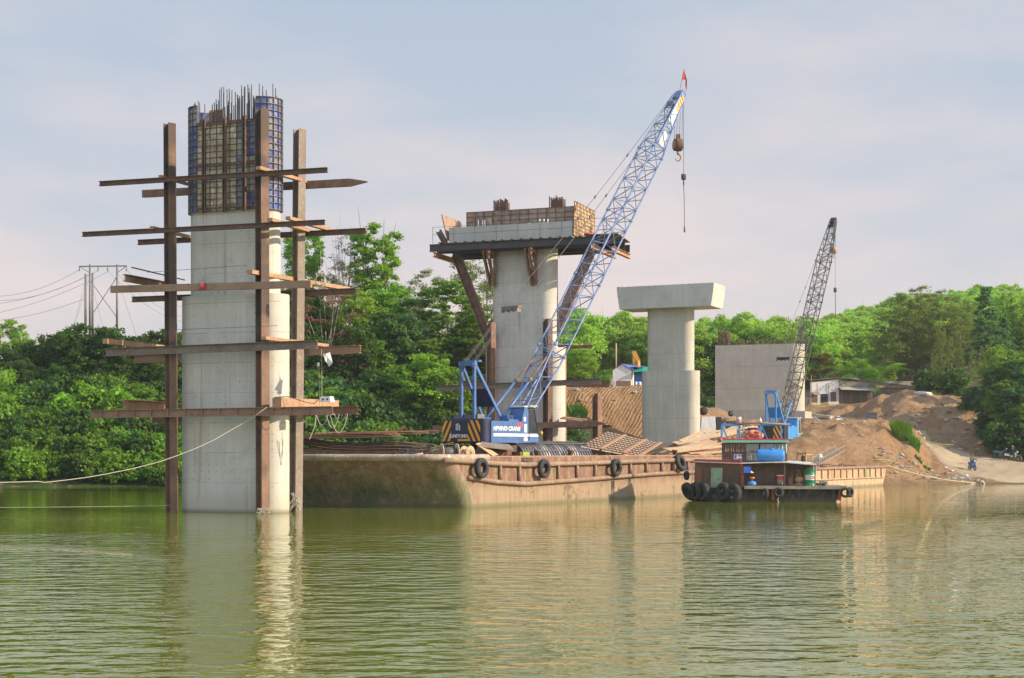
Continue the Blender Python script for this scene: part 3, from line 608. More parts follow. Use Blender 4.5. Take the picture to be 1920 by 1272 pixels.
for px, Y, tp, k in ((1828, 173, 728, 'bluebroad'), (1872, 170, 690, 'bluebroad'), (1903, 168, 668, 'broadmid'), (1932, 166, 680, 'bluebroad'), (1850, 169, 735, 'bluebroad'), (1885, 165, 722, 'broadmid'), (1914, 163.5, 732, 'bluebroad'), (1878, 166, 778, 'broadmid'), (1903, 162.5, 775, 'bluebroad'), (1932, 161, 760, 'broadmid')):
    plant(k, px, Y, 'dark leafy tree hanging over the earth slope at the right edge', top=tp, group=G13, q=q, sx=1.1)
G14 = 'bushes at the foot of the right slope'
for px, Y, s in ((1885, 161, 1.1), (1905, 161.5, 1.2), (1925, 160.5, 1.2), (1872, 163, .8), (1858, 167, .8), (1830, 175, .8), (1790, 186, 1.0), (1745, 192, 1.0)):
    plant('darkbush', px, Y, 'dark bush at the edge of the earth slope on the right', 'bush', 'bush', s=s, group=G14, q=q)
G15 = 'bushes under the trees on the plateau'
for px in list(range(1065, 1340, 24)):
    plant(q.choice(['bush', 'darkbush']), px, 190 + q.uniform(-4, 4), 'bush in the dim growth under the rubber trees behind the tent', 'bush', 'bush', s=q.uniform(.6, 1.0), group=G15, q=q)
for px in (1075, 1087, 1104):
    pass
# coconut palms
def palm(px, Y, top, label, seed, nf=16, fl=4.6):
    qq = random.Random(seed); X = flatp(px, Y); z = ground_z(X, Y, False); zt = EYE + (HY - top) / FP * Y - z - 1.0
    t = thing('coconut_palm', label, 'palm tree', (X, Y, z))
    b = MB(); b.tube([(0, 0, -1), (0.1, 0, zt * .4), (0.35, 0.1, zt * .75), (0.5, 0.2, zt)], 0.19, 7, r1=0.12); b.build('trunk', BARK, t)
    b = MB()
    for i in range(nf):
        a = i * 2.4 + qq.uniform(-.2, .2); el = qq.uniform(-.25, 1.1); L_ = fl * qq.uniform(.8, 1.1)
        pts = []; p = Vector((0.5, 0.2, zt)); dirn = Vector((math.cos(a) * math.cos(el), math.sin(a) * math.cos(el), math.sin(el)))
        for k in range(9):
            pts.append(p.copy()); p = p + dirn * L_ / 8; dirn = (dirn + Vector((0, 0, -0.17))).normalized()
        b.tube(pts, 0.035, 4, r1=0.01)
        for k in range(1, 8):
            for m in range(3):
                c = pts[k].lerp(pts[k + 1], m / 3); ax = (pts[k + 1] - pts[k]).normalized(); sd_ = ax.cross(Vector((0, 0, 1))).normalized()
                w = 0.95 * math.sin(math.pi * (k + m / 3) / 9) + 0.15
                for sg in (-1, 1):
                    e = c + sd_ * sg * w + ax * 0.35 - Vector((0, 0, 0.45 * w)); b.add([c, c + ax * 0.11, e], [(0, 1, 2)])
    b.build('crown', LF['bright' if seed % 2 else 'mid'], t)
palm(1585, 206, 688, 'coconut palm left behind the house with drooping fronds', 3)
palm(1612, 202, 700, 'coconut palm with long arching fronds over the house roof', 4, fl=5.6)
palm(1640, 204, 695, 'coconut palm at the right end of the house roof', 5, fl=5.2)
# grass tufts on the edge of the terrace
def tuft(px, Y, label, w, h, n, seed, mat='grass'):
    qq = random.Random(seed); X = flatp(px, Y); b = MB()
    for i in range(n):
        a = qq.uniform(0, 6.28); r_ = w * math.sqrt(qq.random()); x, y = X + r_ * math.cos(a), Y + r_ * math.sin(a) * 0.6
        z = ground_z(x, y) - 0.05; hh = h * qq.uniform(.5, 1.1); dx, dy = qq.uniform(-.4, .4) * hh, qq.uniform(-.4, .4) * hh; ww = 0.05
        b.add([(x - ww, y, z), (x + ww, y, z), (x + dx * .5 + ww, y + dy * .5, z + hh * .7), (x + dx * 1.3, y + dy * 1.3, z + hh), (x + dx * .5 - ww, y + dy * .5, z + hh * .7)], [(0, 1, 2, 4), (4, 2, 3)])
    tag(b.build('grass_tuft', LF[mat]), label, 'grass', None)
tuft(1690, 153.5, 'large fresh green grass clump on the edge of the earth terrace', 0.9, 1.6, 700, 1)
tuft(1714, 152.5, 'reedy grass clump drooping right beside the large one', 0.5, 1.3, 200, 2)
tuft(1722, 149.5, 'small grass clump down the terrace edge', 0.35, 0.5, 70, 3)
tuft(1738, 149, 'lowest small grass clump beside the dirt road', 0.35, 0.4, 60, 4)
tuft(1085, 153, 'green weeds on the face of the cut bank', 0.9, 0.7, 260, 5)
tuft(1068, 151, 'dark weeds low on the left side of the cut bank', 1.1, 0.9, 300, 6, 'mid')
# ---------------------------------------------------------------- bridge piers
class Frame:
    """u runs along the pier cap towards the right (near) end, v away from the camera"""
    def __init__(s, X, Y, deg):
        a = R(deg); s.o = Vector((X, Y, 0)); s.u = Vector((math.cos(a), -math.sin(a), 0)); s.v = Vector((math.sin(a), math.cos(a), 0)); s.rz = -a
    def P(s, u, v, z): return s.o + s.u * u + s.v * v + Vector((0, 0, z))
    def px(s, px, py, v):
        """the point of the vertical plane v = const seen at that photo position"""
        d = Vector(((px - CX) / FP, 1, (HY - py) / FP)); e = Vector((0, 0, EYE))
        t = (v - (e - s.o).dot(s.v)) / d.dot(s.v); return e + d * t
    def uof(s, p): return (p - s.o).dot(s.u)
def stadium(L_, r, n=14):
    """plan outline: straight length L_ along x, round ends of radius r"""
    pts = [(L_ / 2 + r * math.sin(math.pi * i / n), -r * math.cos(math.pi * i / n)) for i in range(n + 1)]
    pts += [(-L_ / 2 - r * math.sin(math.pi * i / n), r * math.cos(math.pi * i / n)) for i in range(n + 1)]
    return pts
def smooth_round(o, ang=35):
    me = o.data
    me.polygons.foreach_set('use_smooth', [abs(p.normal.z) < 0.5 for p in me.polygons])
    for e in me.edges: pass
    me.set_sharp_from_angle(angle=R(ang)) if hasattr(me, 'set_sharp_from_angle') else None
P1 = Frame(-14.45, 78.0, 20); P2 = Frame(0.98, 110.0, 20); P3 = Frame(15.85, 149.0, 25); P4 = Frame(29.6, 184.0, 21)
def section_beam(name, p0, p1, h, mat, label, cat='steel beam', kind='I', w=None, tip=None, group=None, stiff=0, parent=None):
    b = MB(); w = w or h * 0.8; p0 = Vector(p0); p1 = Vector(p1)
    if kind == 'I': b.ibeam(p0, p1, w, h, tip=tip)
    elif kind == 'C': b.extr([(-w / 2, -h / 2), (w / 2, -h / 2), (w / 2, -h / 2 + .02), (-w / 2 + .03, -h / 2 + .02), (-w / 2 + .03, h / 2 - .02), (w / 2, h / 2 - .02), (w / 2, h / 2), (-w / 2, h / 2)], p0, p1, tip=tip)
    else: b.bar(p0, p1, w, h, tip=tip)
    if stiff:
        d, s, u = basis(p1 - p0)
        n = int((p1 - p0).length / stiff)
        for i in range(1, n + 1):
            c = p0 + d * (i * stiff - 0.3 * stiff)
            if (c - p0).length < (p1 - p0).length - (tip or 0.1): b.bar(c - d * .015, c + d * .015, w * 0.97, h - 0.06)
    o = b.build(name, mat, parent, world=parent is not None)
    if parent is None: tag(o, label, cat, group)
    return o
# --- first pier -------------------------------------------------------------
def pier_thing(fr, name, label): return thing(name, label, 'bridge pier', fr.o, fr.rz)
pr = pier_thing(P1, 'bridge_pier', 'tallest unfinished concrete pier standing in open water inside rusty piles and beams')
b = MB(); b.prism(stadium(4.13, 0.98), -4, 11.25); smooth_round(b.build('lower_shaft', MT['concrete'], pr))
b = MB(); b.prism(stadium(3.5, 0.80), 11.25, 18.2); smooth_round(b.build('upper_shaft', MT['concrete'], pr))
q = random.Random(3)
for i in range(84):
    if i >= 46: i_ = i - 46; x, y, zt = -1.0 + 2.7 * (i_ % 19) / 18 + q.uniform(-.05, .05), (-.45, .4)[i_ // 19], q.uniform(20.9, 22.2)
    elif i < 34: x = -1.35 + 3.0 * (i % 17) / 16 + q.uniform(-.05, .05); y = -0.62 if i < 17 else 0.62; zt = q.uniform(20.9, 22.1) if x > -1.0 else q.uniform(20.3, 20.9)
    elif i < 40: a = math.pi / 2 + math.pi * (i - 34) / 5; x, y, zt = -1.75 + .62 * math.cos(a), .62 * math.sin(a), q.uniform(21.3, 22.0)
    else: a = -math.pi / 2 + math.pi * (i - 40) / 5; x, y, zt = 1.75 + .62 * math.cos(a), .62 * math.sin(a), q.uniform(21.5, 22.2)
    if q.random() < .18 and i < 34: zt += .5
    b = MB(); b.tube([(x, y, 18.0), (x + q.uniform(-.03, .03), y, zt)], 0.026, 5); b.build('rebar', MT['rebar'], pr)
# --- steel formwork clamped round its head
def form_mat(name, tones, cell=(0.45, 0.3)):
    m, t, p, o = node_mat(name); c = t.nodes.new('ShaderNodeTexCoord'); mp_ = t.nodes.new('ShaderNodeMapping'); mp_.inputs['Scale'].default_value = (1 / cell[0] / 2.0, 0.01, 1 / cell[1] / 3); t.links.new(c.outputs['Object'], mp_.inputs[0])
    fl = t.nodes.new('ShaderNodeVectorMath'); fl.operation = 'FLOOR'; t.links.new(mp_.outputs[0], fl.inputs[0]); wn = t.nodes.new('ShaderNodeTexWhiteNoise'); t.links.new(fl.outputs[0], wn.inputs[0])
    r = t.nodes.new('ShaderNodeValToRGB'); r.color_ramp.interpolation = 'CONSTANT'; t.links.new(wn.outputs[0], r.inputs[0]); e = r.color_ramp.elements
    e[0].color = (*tones[0], 1); e[1].position = 1 / len(tones); e[1].color = (*tones[1], 1)
    for i in range(2, len(tones)): e.new(i / len(tones)).color = (*tones[i], 1)
    f, _ = noise_fac(t, 2.2, 0.45, 0.62, detail=7); cc = mixc(t, mth(t, 'MULTIPLY', f, 0.75), r.outputs[0], (0.20, 0.13, 0.08))
    f, _ = noise_fac(t, 3.2, 0.5, 0.6, detail=6, seed=4); cc = mixc(t, mth(t, 'MULTIPLY', f, 0.6), cc, (0.33, 0.31, 0.27))
    t.links.new(cc, p.inputs['Base Color']); p.inputs['Roughness'].default_value = 0.7; return m
FM_B = form_mat('beige_form_plate', [(0.62, 0.54, 0.36), (0.52, 0.44, 0.29), (0.66, 0.60, 0.42), (0.42, 0.34, 0.22)])
FM_N = form_mat('blue_form_plate', [(0.04, 0.08, 0.24), (0.09, 0.15, 0.32), (0.16, 0.18, 0.2), (0.34, 0.34, 0.28)])
FM_BL = form_mat('bright_blue_form_plate', [(0.04, 0.10, 0.36), (0.05, 0.12, 0.42), (0.03, 0.07, 0.26), (0.26, 0.30, 0.36)])
fw = thing('steel_formwork', 'ribbed blue and beige steel formwork clamped round the head of the tallest pier', 'formwork', P1.P(0, 0, 15.6), P1.rz)
def flat_form(u0, u1, v, z0, z1, mat, nm, ncol, nrow, sgn=-1, parent=None, org=Vector((0, 0, 0))):
    b = MB(); b.box(((u0 + u1) / 2, v, (z0 + z1) / 2), (u1 - u0, 0.03, z1 - z0)); b.mi = 1
    for i in range(ncol + 1): x = u0 + (u1 - u0) * i / ncol; b.box((x, v + sgn * .045, (z0 + z1) / 2), (0.02, .06, z1 - z0 + .01))
    for i in range(nrow + 1): z = z0 + (z1 - z0) * i / nrow; b.box(((u0 + u1) / 2, v + sgn * .04, z), (u1 - u0 + .01, .05, 0.022))
    return b.build(nm, [mat, MT['rust_dark']], parent or fw)
flat_form(-1.72, 0.62, -0.90, 0.0, 4.62, FM_B, 'flat_panel', 6, 15)
flat_form(0.64, 1.72, -0.90, 0.02, 4.62, FM_N, 'flat_panel', 3, 15)
flat_form(-1.72, 1.72, 0.90, 0.0, 4.62, FM_N, 'flat_panel', 8, 15, 1)
def round_form(uc, s, z1, mat):
    b = MB(); a0 = (0, math.pi)
    def ring(r0, r1, za, zb):
        n = 12; vs = []; fs = []
        for i in range(n + 1):
            a = -math.pi / 2 + math.pi * i / n; c_, s_ = math.cos(a) * s, math.sin(a)
            for r_, z in ((r0, za), (r1, za), (r1, zb), (r0, zb)): vs.append((uc + r_ * c_, r_ * s_, z))
        for i in range(n):
            for k in range(4): fs.append((i * 4 + k, (i + 1) * 4 + k, (i + 1) * 4 + (k + 1) % 4, i * 4 + (k + 1) % 4))
        fs += [(3, 2, 1, 0), (n * 4, n * 4 + 1, n * 4 + 2, n * 4 + 3)]; b.add(vs, fs)
    ring(.84, .87, 0, z1); b.mi = 1
    nr = int(z1 / .33)
    for i in range(nr + 1): z = z1 * i / nr; ring(.872, .95, z - .012, z + .012)
    for i in range(10):
        a = -math.pi / 2 + math.pi * i / 9; b.box((uc + .905 * math.cos(a) * s, .905 * math.sin(a), z1 / 2), (.075, .018, z1 - .01), math.atan2(math.sin(a), math.cos(a) * s))
    return b.build('round_panel', [mat, MT['steel']], fw)
round_form(-1.74, -1, 5.55, FM_BL); round_form(1.74, 1, 5.75, FM_BL)
for x in (-1.22, 0.0, 1.15):
    b = MB()
    for d in (-.07, .07): b.box((x + d, -1.09, 2.35), (.055, .13, 4.9))
    b.build('strongback', MT['rust_dark'], fw)
for z in (2.35, 4.5, .15):
    b = MB(); b.box((0, -1.03, z), (3.5, .05, .10)); b.build('waler', MT['rust_dark'], fw)
b = MB(); b.box((-1.0, -0.2, 5.0), (0.9, .04, .85)); b.mi = 0
for i in range(5): b.box((-1.4 + i * .2, -.24, 5.0), (.03, .08, .85))
b.build('upstand_panel', MT['rust_light'], fw)
# --- piles of the frame round the first pier
pg = 'steel piles of the frame round the tallest pier'
def pile(fr, xpx, ytop, v, h, mat, label, zb=-3.0, xtop=None, group=None, rot=0, name='steel_pile', d=.42, base_px=960):
    b0 = fr.px(xpx, base_px, v); tp = fr.px(xtop if xtop is not None else xpx, ytop, v); b0 = Vector((b0.x, b0.y, zb))
    b = MB(); b.ibeam(b0, tp, d * 1.0, d, up=Vector((math.cos(R(43)), -math.sin(R(43)), 0)), t=.035); return tag(b.build(name, mat, origin=(b0.x, b0.y, 0 if zb < 0 else zb)), label, 'steel pile', group)
def seg_pile(*a, **k): return pile(*a, **k)
m1 = wear('pile_rust', (0.23, 0.14, 0.095), (0.17, 0.10, 0.07), (0.09, 0.062, 0.052), scale=1.0, rough=0.85, b=0.01, amt3=(0.5, 0.62), s3=.35, seed=2)
pile(P1, 323, 232, -1.45, 0, m1, 'leaning rusty H-section pile at the left corner of the tallest pier', xtop=318, group=pg, rot=1, d=.46)
pile(P1, 493, 205, -1.45, 0, m1, 'rusty H-section pile standing in front of the tallest pier', xtop=491, group=pg, rot=1, d=.50)
pile(P1, 554, 243, 1.5, 0, MT['rust_grey'], 'grey brown H-section pile right of the tallest pier, nearest the barge bow', xtop=562, group=pg, rot=1, d=.48)
# --- beams across the piles, five levels
bg = 'steel beams laid across the piles of the tallest pier'
def lv(px0, y0, px1, y1, v, h, mat, label, kind='I', **k):
    return section_beam('steel_beam', P1.px(px0, y0, v), P1.px(px1, y1, v), h, mat, label, kind=kind, group=bg, **k)
VF, VB = -1.86, 1.95
lv(187, 345, 614, 319, VF, .25, MT['rust_dark'], 'topmost long front beam crossing the formwork of the tallest pier')
lv(155, 440, 609, 417, VF, .25, MT['rust_dark'], 'longest thin front beam just below the formwork')
TAN = wear('weathered_tan_steel', (.34, .22, .15), (.27, .165, .11), (.18, .11, .08), scale=1.0, rough=.85, seed=33)
lv(209, 543, 584, 533, VF, .36, TAN, 'flat brown front beam that the red bucket hangs on', kind='box', w=.2)
lv(197, 661, 594, 646, VF, .42, MT['rust_grey'], 'grey front beam crossing the pier at mid height', kind='C', w=.22)
lv(170, 777, 624, 770, VF, .42, TAN, 'lowest front beam with many upright stiffeners', stiff=1.02)
lv(268, 364, 689, 341, VB, .40, MT['rust'], 'topmost rear beam cut to a point at its right end', tip=1.0, kind='box', w=.2)
lv(259, 455, 686, 433, VB, .28, MT['rust_dark'], 'second rear beam, thin, behind the top of the bare shaft')
lv(248, 562, 668, 546, VB, .30, MT['rust_dark'], 'third rear beam with ragged hanging rust at its left end')
lv(252, 674, 676, 655, VB, .42, TAN, 'fourth rear beam with a flanged right end over the white cloth')
lv(285, 786, 671, 769, VB, .44, MT['rust'], 'lowest rear beam ending in a square cut flange above the cable loops', stiff=3.0)
cg = 'short cross members resting on the beams of the tallest pier'
def cross(px0, y0, v0, ln, h, w, mat, label, kind='box', dz=0.0, skew=0.0, name='cross_member', cat='cross beam'):
    p0 = P1.px(px0, y0, v0); p1 = p0 + (P1.v + P1.u * skew).normalized() * ln + Vector((0, 0, dz))
    return section_beam(name, p0, p1, h, mat, label, cat=cat, kind=kind, w=w, group=cg)
cross(234, 521, -2.5, 5.2, .36, .3, MT['rust'], 'thick cross beam under a black rod, left of the pile at the bucket level', kind='I')
tag(MB().tube([P1.px(247, 506, -2.5) + Vector((0, 0, .12)), P1.px(247, 506, -2.5) + P1.v * 5.0 + Vector((0, 0, .0))], .035, 6).build('rod', MT['black']), 'black rod lying on the left cross beam at the bucket level', 'rod')
cross(197, 640, -2.6, 6.4, .26, .3, MT['rust_light'], 'reddish timber like cross beam left of the pile at mid height')
cross(232, 758, -1.9, 4.4, .46, .5, MT['rust_light'], 'blocky boxed cross beam on the lowest left beam end', kind='I')
cross(284, 427, -2.0, 4.2, .15, .22, MT['rust_light'], 'thin cross plank left of the pile just below the formwork')
cross(300, 331, -2.0, 3.9, .14, .2, MT['rust_light'], 'thin cross plank behind the top of the leaning left pile', skew=.05)
cross(484, 315, -2.3, 5.6, .16, .28, MT['rust_light'], 'cross plank on the topmost beams right of the front pile', skew=.10)
cross(506, 412, -2.1, 4.2, .17, .3, MT['rust_light'], 'cross plank on the second beams against the lit pier end', skew=.0)
cross(540, 409, -1.9, 5.0, .16, .28, MT['rust_light'], 'outer cross plank on the second beams beside the right pile', skew=.02)
cross(468, 510, -2.3, 9.0, .20, .34, MT['rust_light'], 'long cross beam at the bucket level running out past the right pile', kind='box', skew=.12)
cross(494, 634, -2.1, 6.0, .16, .3, MT['rust_light'], 'cross plank at mid height from the front pile to the right pile', skew=.08)
cross(519, 756, -2.0, 5.2, .55, .55, MT['rust_light'], 'wide sunlit box beam on the lowest beams carrying the white box', skew=.12)
# small things on the scaffold
def ring_prof(R_, r_, n=8): return [(R_ + r_ * math.cos(2 * math.pi * i / n), r_ * math.sin(2 * math.pi * i / n)) for i in range(n)]
p = P1.px(379, 538, VF - .25); t = thing('bucket', 'red plastic bucket hanging on the brown front beam of the tallest pier', 'bucket', p - Vector((0, 0, .17)))
MB().lathe([(0, 0), (.12, 0), (.17, .32), (.155, .32), (.11, .02), (0, .02)], n=14).build('body', MT['red'], t)
MB().tube([(.16 * math.cos(a), 0, .32 + .2 * math.sin(a)) for a in np.linspace(0, math.pi, 9)], .008, 5).build('handle', MT['wire'], t)
tag(MB().tube([P1.px(379, 498, VF - .25), P1.px(379, 532, VF - .25)], .012, 5).build('cord', MT['rope']), 'thin cord holding the red bucket', 'cord')
p = P1.px(601, 524, -1.2); b = MB()
for i in range(7):
    b.tube([p + Vector(((.22 + .012 * i) * math.cos(a), .03 * i - .1 + .02 * math.sin(3 * a + i), .30 * math.sin(a) - .02 * i)) for a in np.linspace(0, 6.28, 18)], .014, 4)
tag(b.build('rope_coil', MT['rope']), 'coil of pale rope hanging beside the right pile', 'rope coil')
tag(MB().tube([P1.px(603, 530, -1.2), P1.px(601, 470, -1.2)], .01, 4).build('cord', MT['rope']), 'cord the pale rope coil hangs on', 'cord')
b = MB(); a_, b__, c_, d_ = P1.px(611, 664, -.4), P1.px(619, 661, -.2), P1.px(624, 680, -.5), P1.px(617, 688, -.3)
b.plate(a_, b__, c_, d_, .02); b.plate(P1.px(605, 663, -.35), a_, d_, P1.px(610, 676, -.6), .02); tag(b.build('cloth', MT['white']), 'white rag hanging under the fourth rear beam', 'cloth')
p = P1.px(597, 684, -.4); t = thing('work_lamp', 'small white work lamp hanging by the right pile at mid height', 'lamp', p)
MB().lathe([(0, -.10), (.06, -.07), (.075, 0), (.05, .08), (.02, .12), (0, .12)], n=12).build('lamp_shade', MT['white'], t)
for x in (598, 603): tag(MB().tube([P1.px(x, 688 if x == 598 else 655, -.4), P1.px(x + 1, 762, -.4)], .012, 4).build('cord', MT['rope']), 'thin cord dangling from the work lamp' if x == 598 else 'thin cord hanging straight from the mid height beam past the white rag', 'cord')
p = P1.px(613, 749, -.2); t = thing('junction_box', 'white electric box on the end of the wide sunlit box beam', 'electric box', p, P1.rz)
b = MB(); b.prism([(-.36, -.2), (.3, -.2), (.36, .2), (-.3, .2)], -.14, .14, [(-.28, -.16), (.25, -.16), (.28, .16), (-.25, .16)]); b.build('body', MT['white'], t)
for x in (-.12, .12): MB().lathe([(0, 0), (.05, 0), (.05, .03), (0, .03)], (x, -.19, 0), 10, Vector((0, -1, 0))).build('socket', MT['black'], t)
q = random.Random(9); cb = 'electric cables looped under the lowest beam end'
for i, (xa, xb, dp) in enumerate(((611, 636, .75), (618, 652, 1.0), (592, 616, .6), (626, 649, .45))):
    tag(MB().tube(sag(P1.px(xa, 774, -.5 + .1 * i), P1.px(xb, 776, -.2), dp, 16), .018, 5).build('cable', MT['rope']), 'grey cable hanging in a loop below the lowest beam end', 'cable', cb)
tag(MB().tube([P1.px(593, 775, -.8), P1.px(590, 800, -.9), P1.px(584, 815, -.9), P1.px(580, 824, -.9)], .024, 5).build('cable', MT['rope']), 'cable trailing from the lowest beams down to the plate stack', 'cable')
tag(MB().tube([P1.px(515, 745, -2.1), P1.px(540, 744, -1.9), P1.px(575, 755, -1.6), P1.px(588, 757, -1.4), P1.px(600, 748, -1.2)], .022, 5).build('cable', MT['wire']), 'dark cable lying along the wide sunlit box beam', 'cable')
tag(MB().tube([P1.px(574, 778, -1.9), P1.px(574, 803, -1.9)], .03, 5).build('chain', MT['rust_light']), 'rusty chain hanging below the lowest front beam', 'chain')
b = MB(); q = random.Random(5)
for xpx, vv, hh in ((494, -1.9, .3), (553, 1.1, 1.0)):
    b = MB(); p = P1.px(xpx, 960, vv); p = Vector((p.x, p.y, 0))
    for i in range(12):
        a = q.uniform(0, 6.28); pts = [p + Vector((q.uniform(-.35, .35), q.uniform(-.15, .15), q.uniform(.0, hh))) for _ in range(4)]
        b.tube(pts, .018, 4)
    tag(b.build('tangled_rope', MT['rope']), 'tangle of rope and twigs caught at the foot of the front pile' if xpx == 494 else 'tangle of rope caught at the foot of the right pile', 'rope')
tag(MB().tube([P1.px(500, 764, -2.2)] + [W(x, y, 75.6 - (470 - x) * .012) for x, y in ((470, 786), (440, 803), (400, 826), (365, 842), (337, 853), (300, 866), (250, 879), (200, 889), (160, 896), (120, 901), (85, 905), (70, 903), (40, 904), (0, 905), (-60, 905))], .021, 6).build('mooring_rope', MT['rope']), 'long sagging pale rope from the front pile to the left edge', 'rope')
for i, (ya, yb) in enumerate(((948, 952), (961, 968))):
    tag(MB().tube(sag(P1.px(322, ya, -1.6), W(-80, yb, 76 if i == 0 else 73), .03, 8), .012, 4).build('mooring_line', MT['rope']), ('upper' if i == 0 else 'lower') + ' taut line just above the water left of the tallest pier', 'rope')
tag(MB().tube([P1.px(275, 511, -1.9), P1.px(463, 498, -1.9)], .012, 4).build('guy_wire', MT['wire']), 'thin wire strung across the pier face above the bucket', 'wire')
tag(MB().tube([P1.px(322, 619, -1.9), P1.px(520, 611, -1.9)], .012, 4).build('guy_wire', MT['wire']), 'thin wire strung across the pier face above mid height', 'wire')
# --- second pier -----------------------------------------------------------
pr = pier_thing(P2, 'bridge_pier', 'second concrete pier carrying the steel work platform behind the crane barge')
b = MB(); b.prism(stadium(4.13, 0.98), -4, 10.7); smooth_round(b.build('lower_shaft', MT['concrete'], pr))
b = MB(); b.prism(stadium(3.25, 0.86), 10.7, 18.15); smooth_round(b.build('upper_shaft', MT['concrete'], pr))
# cap poured in part: concrete bottom with side forms above
UL, UR = P2.uof(P2.px(842, 440, -1.9)), P2.uof(P2.px(1073, 430, -1.9))
uc, hw = (UL + UR) / 2, (UR - UL) / 2
zc0 = P2.px(842, 456, -1.9).z; zc1 = zc0 + 1.12
b = MB(); b.box((uc, 0, (zc0 + zc1) / 2), (hw * 2, 3.8, zc1 - zc0)); b.build('cap', MT['concrete_cap'], pr)
for s, xx in ((0, 940), (1, 1045)):
    u_ = P2.uof(P2.px(xx, 400, 1.3)); rb = MB()
    q = random.Random(s)
    for i in range(9):
        for vv in (1.05, 1.6):
            x = u_ - .5 + i * .125; rb.tube([(x, vv, zc1 - .5), (x + q.uniform(-.03, .03), vv, zc1 + 2.3 + q.uniform(-.15, .15))], .05, 5)
    for k in range(5): rb.box((u_, 0, zc1 + 1.2 + k * .4), (1.15, .8, .03)) if k > 5 else [rb.tube([(u_ - .55, v_, zc1 + .6 + k * .4), (u_ + .55, v_, zc1 + .6 + k * .4)], .016, 4) for v_ in (1.0, 1.65)]
    rb.build('rebar_cage', MT['rebar_rust'], pr)
fw2 = thing('steel_formwork', 'rust brown side forms standing on the cap of the second pier', 'formwork', P2.P(0, 0, zc1), P2.rz)
FM_R = form_mat('rusty_form_plate', [(0.30, 0.19, 0.13), (0.36, 0.22, 0.14), (0.25, 0.17, 0.13), (0.30, 0.19, 0.12), (0.33, 0.23, 0.17), (0.27, 0.18, 0.13), (0.05, 0.12, 0.30), (0.24, 0.2, 0.17)], (.9, .5))
FM_Y = form_mat('ochre_form_plate', [(0.72, 0.50, 0.27), (0.66, 0.43, 0.22), (0.76, 0.55, 0.32), (0.6, 0.4, 0.22)], (.3, .3))
flat_form(UL + .35, UR - .7, .75, 0, 1.5, FM_R, 'side_panel', 12, 4, -1, fw2)
# right end form: ribs outwards, taller than the cap, flared
def end_form(u, z0, z1, v0, v1, mat, s, lean, nm, nc=14, nr=9):
    b = MB(); du = lean
    def pt(v, z, off=0): return Vector((u + s * off + du * (z - z0) / (z1 - z0), v, z))
    b.plate(pt(v0, z0), pt(v1, z0), pt(v1, z1), pt(v0, z1), .03 * s); b.mi = 1
    for i in range(nc + 1):
        v = v0 + (v1 - v0) * i / nc; b.bar(pt(v, z0, .045), pt(v, z1, .045), .03, .05, up=Vector((1, 0, 0)))
    for i in range(nr + 1):
        z = z0 + (z1 - z0) * i / nr; b.bar(pt(v0, z, .04), pt(v1, z, .04), .045, .028)
    return b.build(nm, [mat, MT['rust']], fw2)
end_form(UR + .06, -1.0, 1.42, -1.95, 3.0, FM_Y, 1, .1, 'end_panel')
end_form(UL - .1, -.9, 1.0, -1.9, 1.9, FM_R, -1, -.45, 'end_panel', 6, 5)
b = MB(); b.box((UR - .38, .6, .75), (.7, .04, 1.5)); b.build('corner_panel', MT['girder'], fw2)
# steel work platform
wp = thing('work_platform', 'dark steel work platform with raking struts under the cap of the second pier', 'work platform', P2.P(0, 0, zc0 - .75), P2.rz)
zg = zc0 - .42
def pl(u, v, z): return P2.P(u, v, z)
uL, uR = P2.uof(P2.px(806, 470, -2.6)), P2.uof(P2.px(1108, 455, -2.6)) + .2
for v in (-2.6, 2.6, -1.25, 1.3):
    section_beam('girder', pl(uL if v < 0 else uL + .2, v, zg), pl(uR + (1.2 if v > 0 else 0), v, zg), .52, MT['girder'], None, kind='I', w=.3, parent=wp)
for u in np.linspace(uL + 1.3, uR - .3, 16):
    section_beam('joist', pl(u, -2.75, zg + .32), pl(u, 2.75, zg + .32), .11, MT['girder'], None, kind='C', w=.1, parent=wp)
for u, v0, v1 in ((uL + .25, -2.4, 2.6), (uR - .1, -2.9, 3.2), (uR + .9, -1.2, 3.6)):
    section_beam('bearer', pl(u, v0, zg - .45), pl(u, v1, zg - .45), .34, MT['rust_light'], None, kind='I', w=.28, parent=wp)
b = MB(); b.box(((uL + uR) / 2, 0, 0), (1, 1, 1)) if 0 else None
section_beam('deck_plate', pl(uR - .9, -.2, zg + .42), pl(uR + 1.5, .0, zg + .42), .05, MT['rust_dark'], None, kind='box', w=4.6, parent=wp)
section_beam('deck_plate', pl(uL + .5, 0, zg + .42), pl(UL, 0, zg + .42), .05, MT['wood_dark'], None, kind='box', w=4.6, parent=wp)
for xx in (922, 1000):   # triangular brackets on the front of the shaft
    u = P2.uof(P2.px(xx, 500, -1.2)); bk = MB(); zt = zg - .45
    for d in (-.17, .17):
        bk.bar(pl(u + d, -2.6, zt), pl(u + d, -.8, zt), .13, .30); bk.bar(pl(u + d, -1.0, zt), pl(u + d, -1.0, zt - 2.4), .13, .28, up=Vector((0, 1, 0)))
        bk.bar(pl(u + d, -2.5, zt), pl(u + d, -1.0, zt - 2.3), .14, .30)
    bk.build('bracket', MT['rust'], wp, world=True)
    b2 = MB(); b2.bar(pl(u, -2.4, zt + .16), pl(u, -2.0, zt + .16), .4, .06); b2.build('shim', MT['rust_light'], wp, world=True)
section_beam('strut', P2.px(855, 478, -.9), P2.px(919, 640, -.9), .62, MT['rust'], None, kind='C', w=.45, parent=wp)
section_beam('strut', P2.px(1108, 470, .3), P2.px(1026, 656, .1), .70, MT['rust'], None, kind='C', w=.5, parent=wp)
rl = MB()
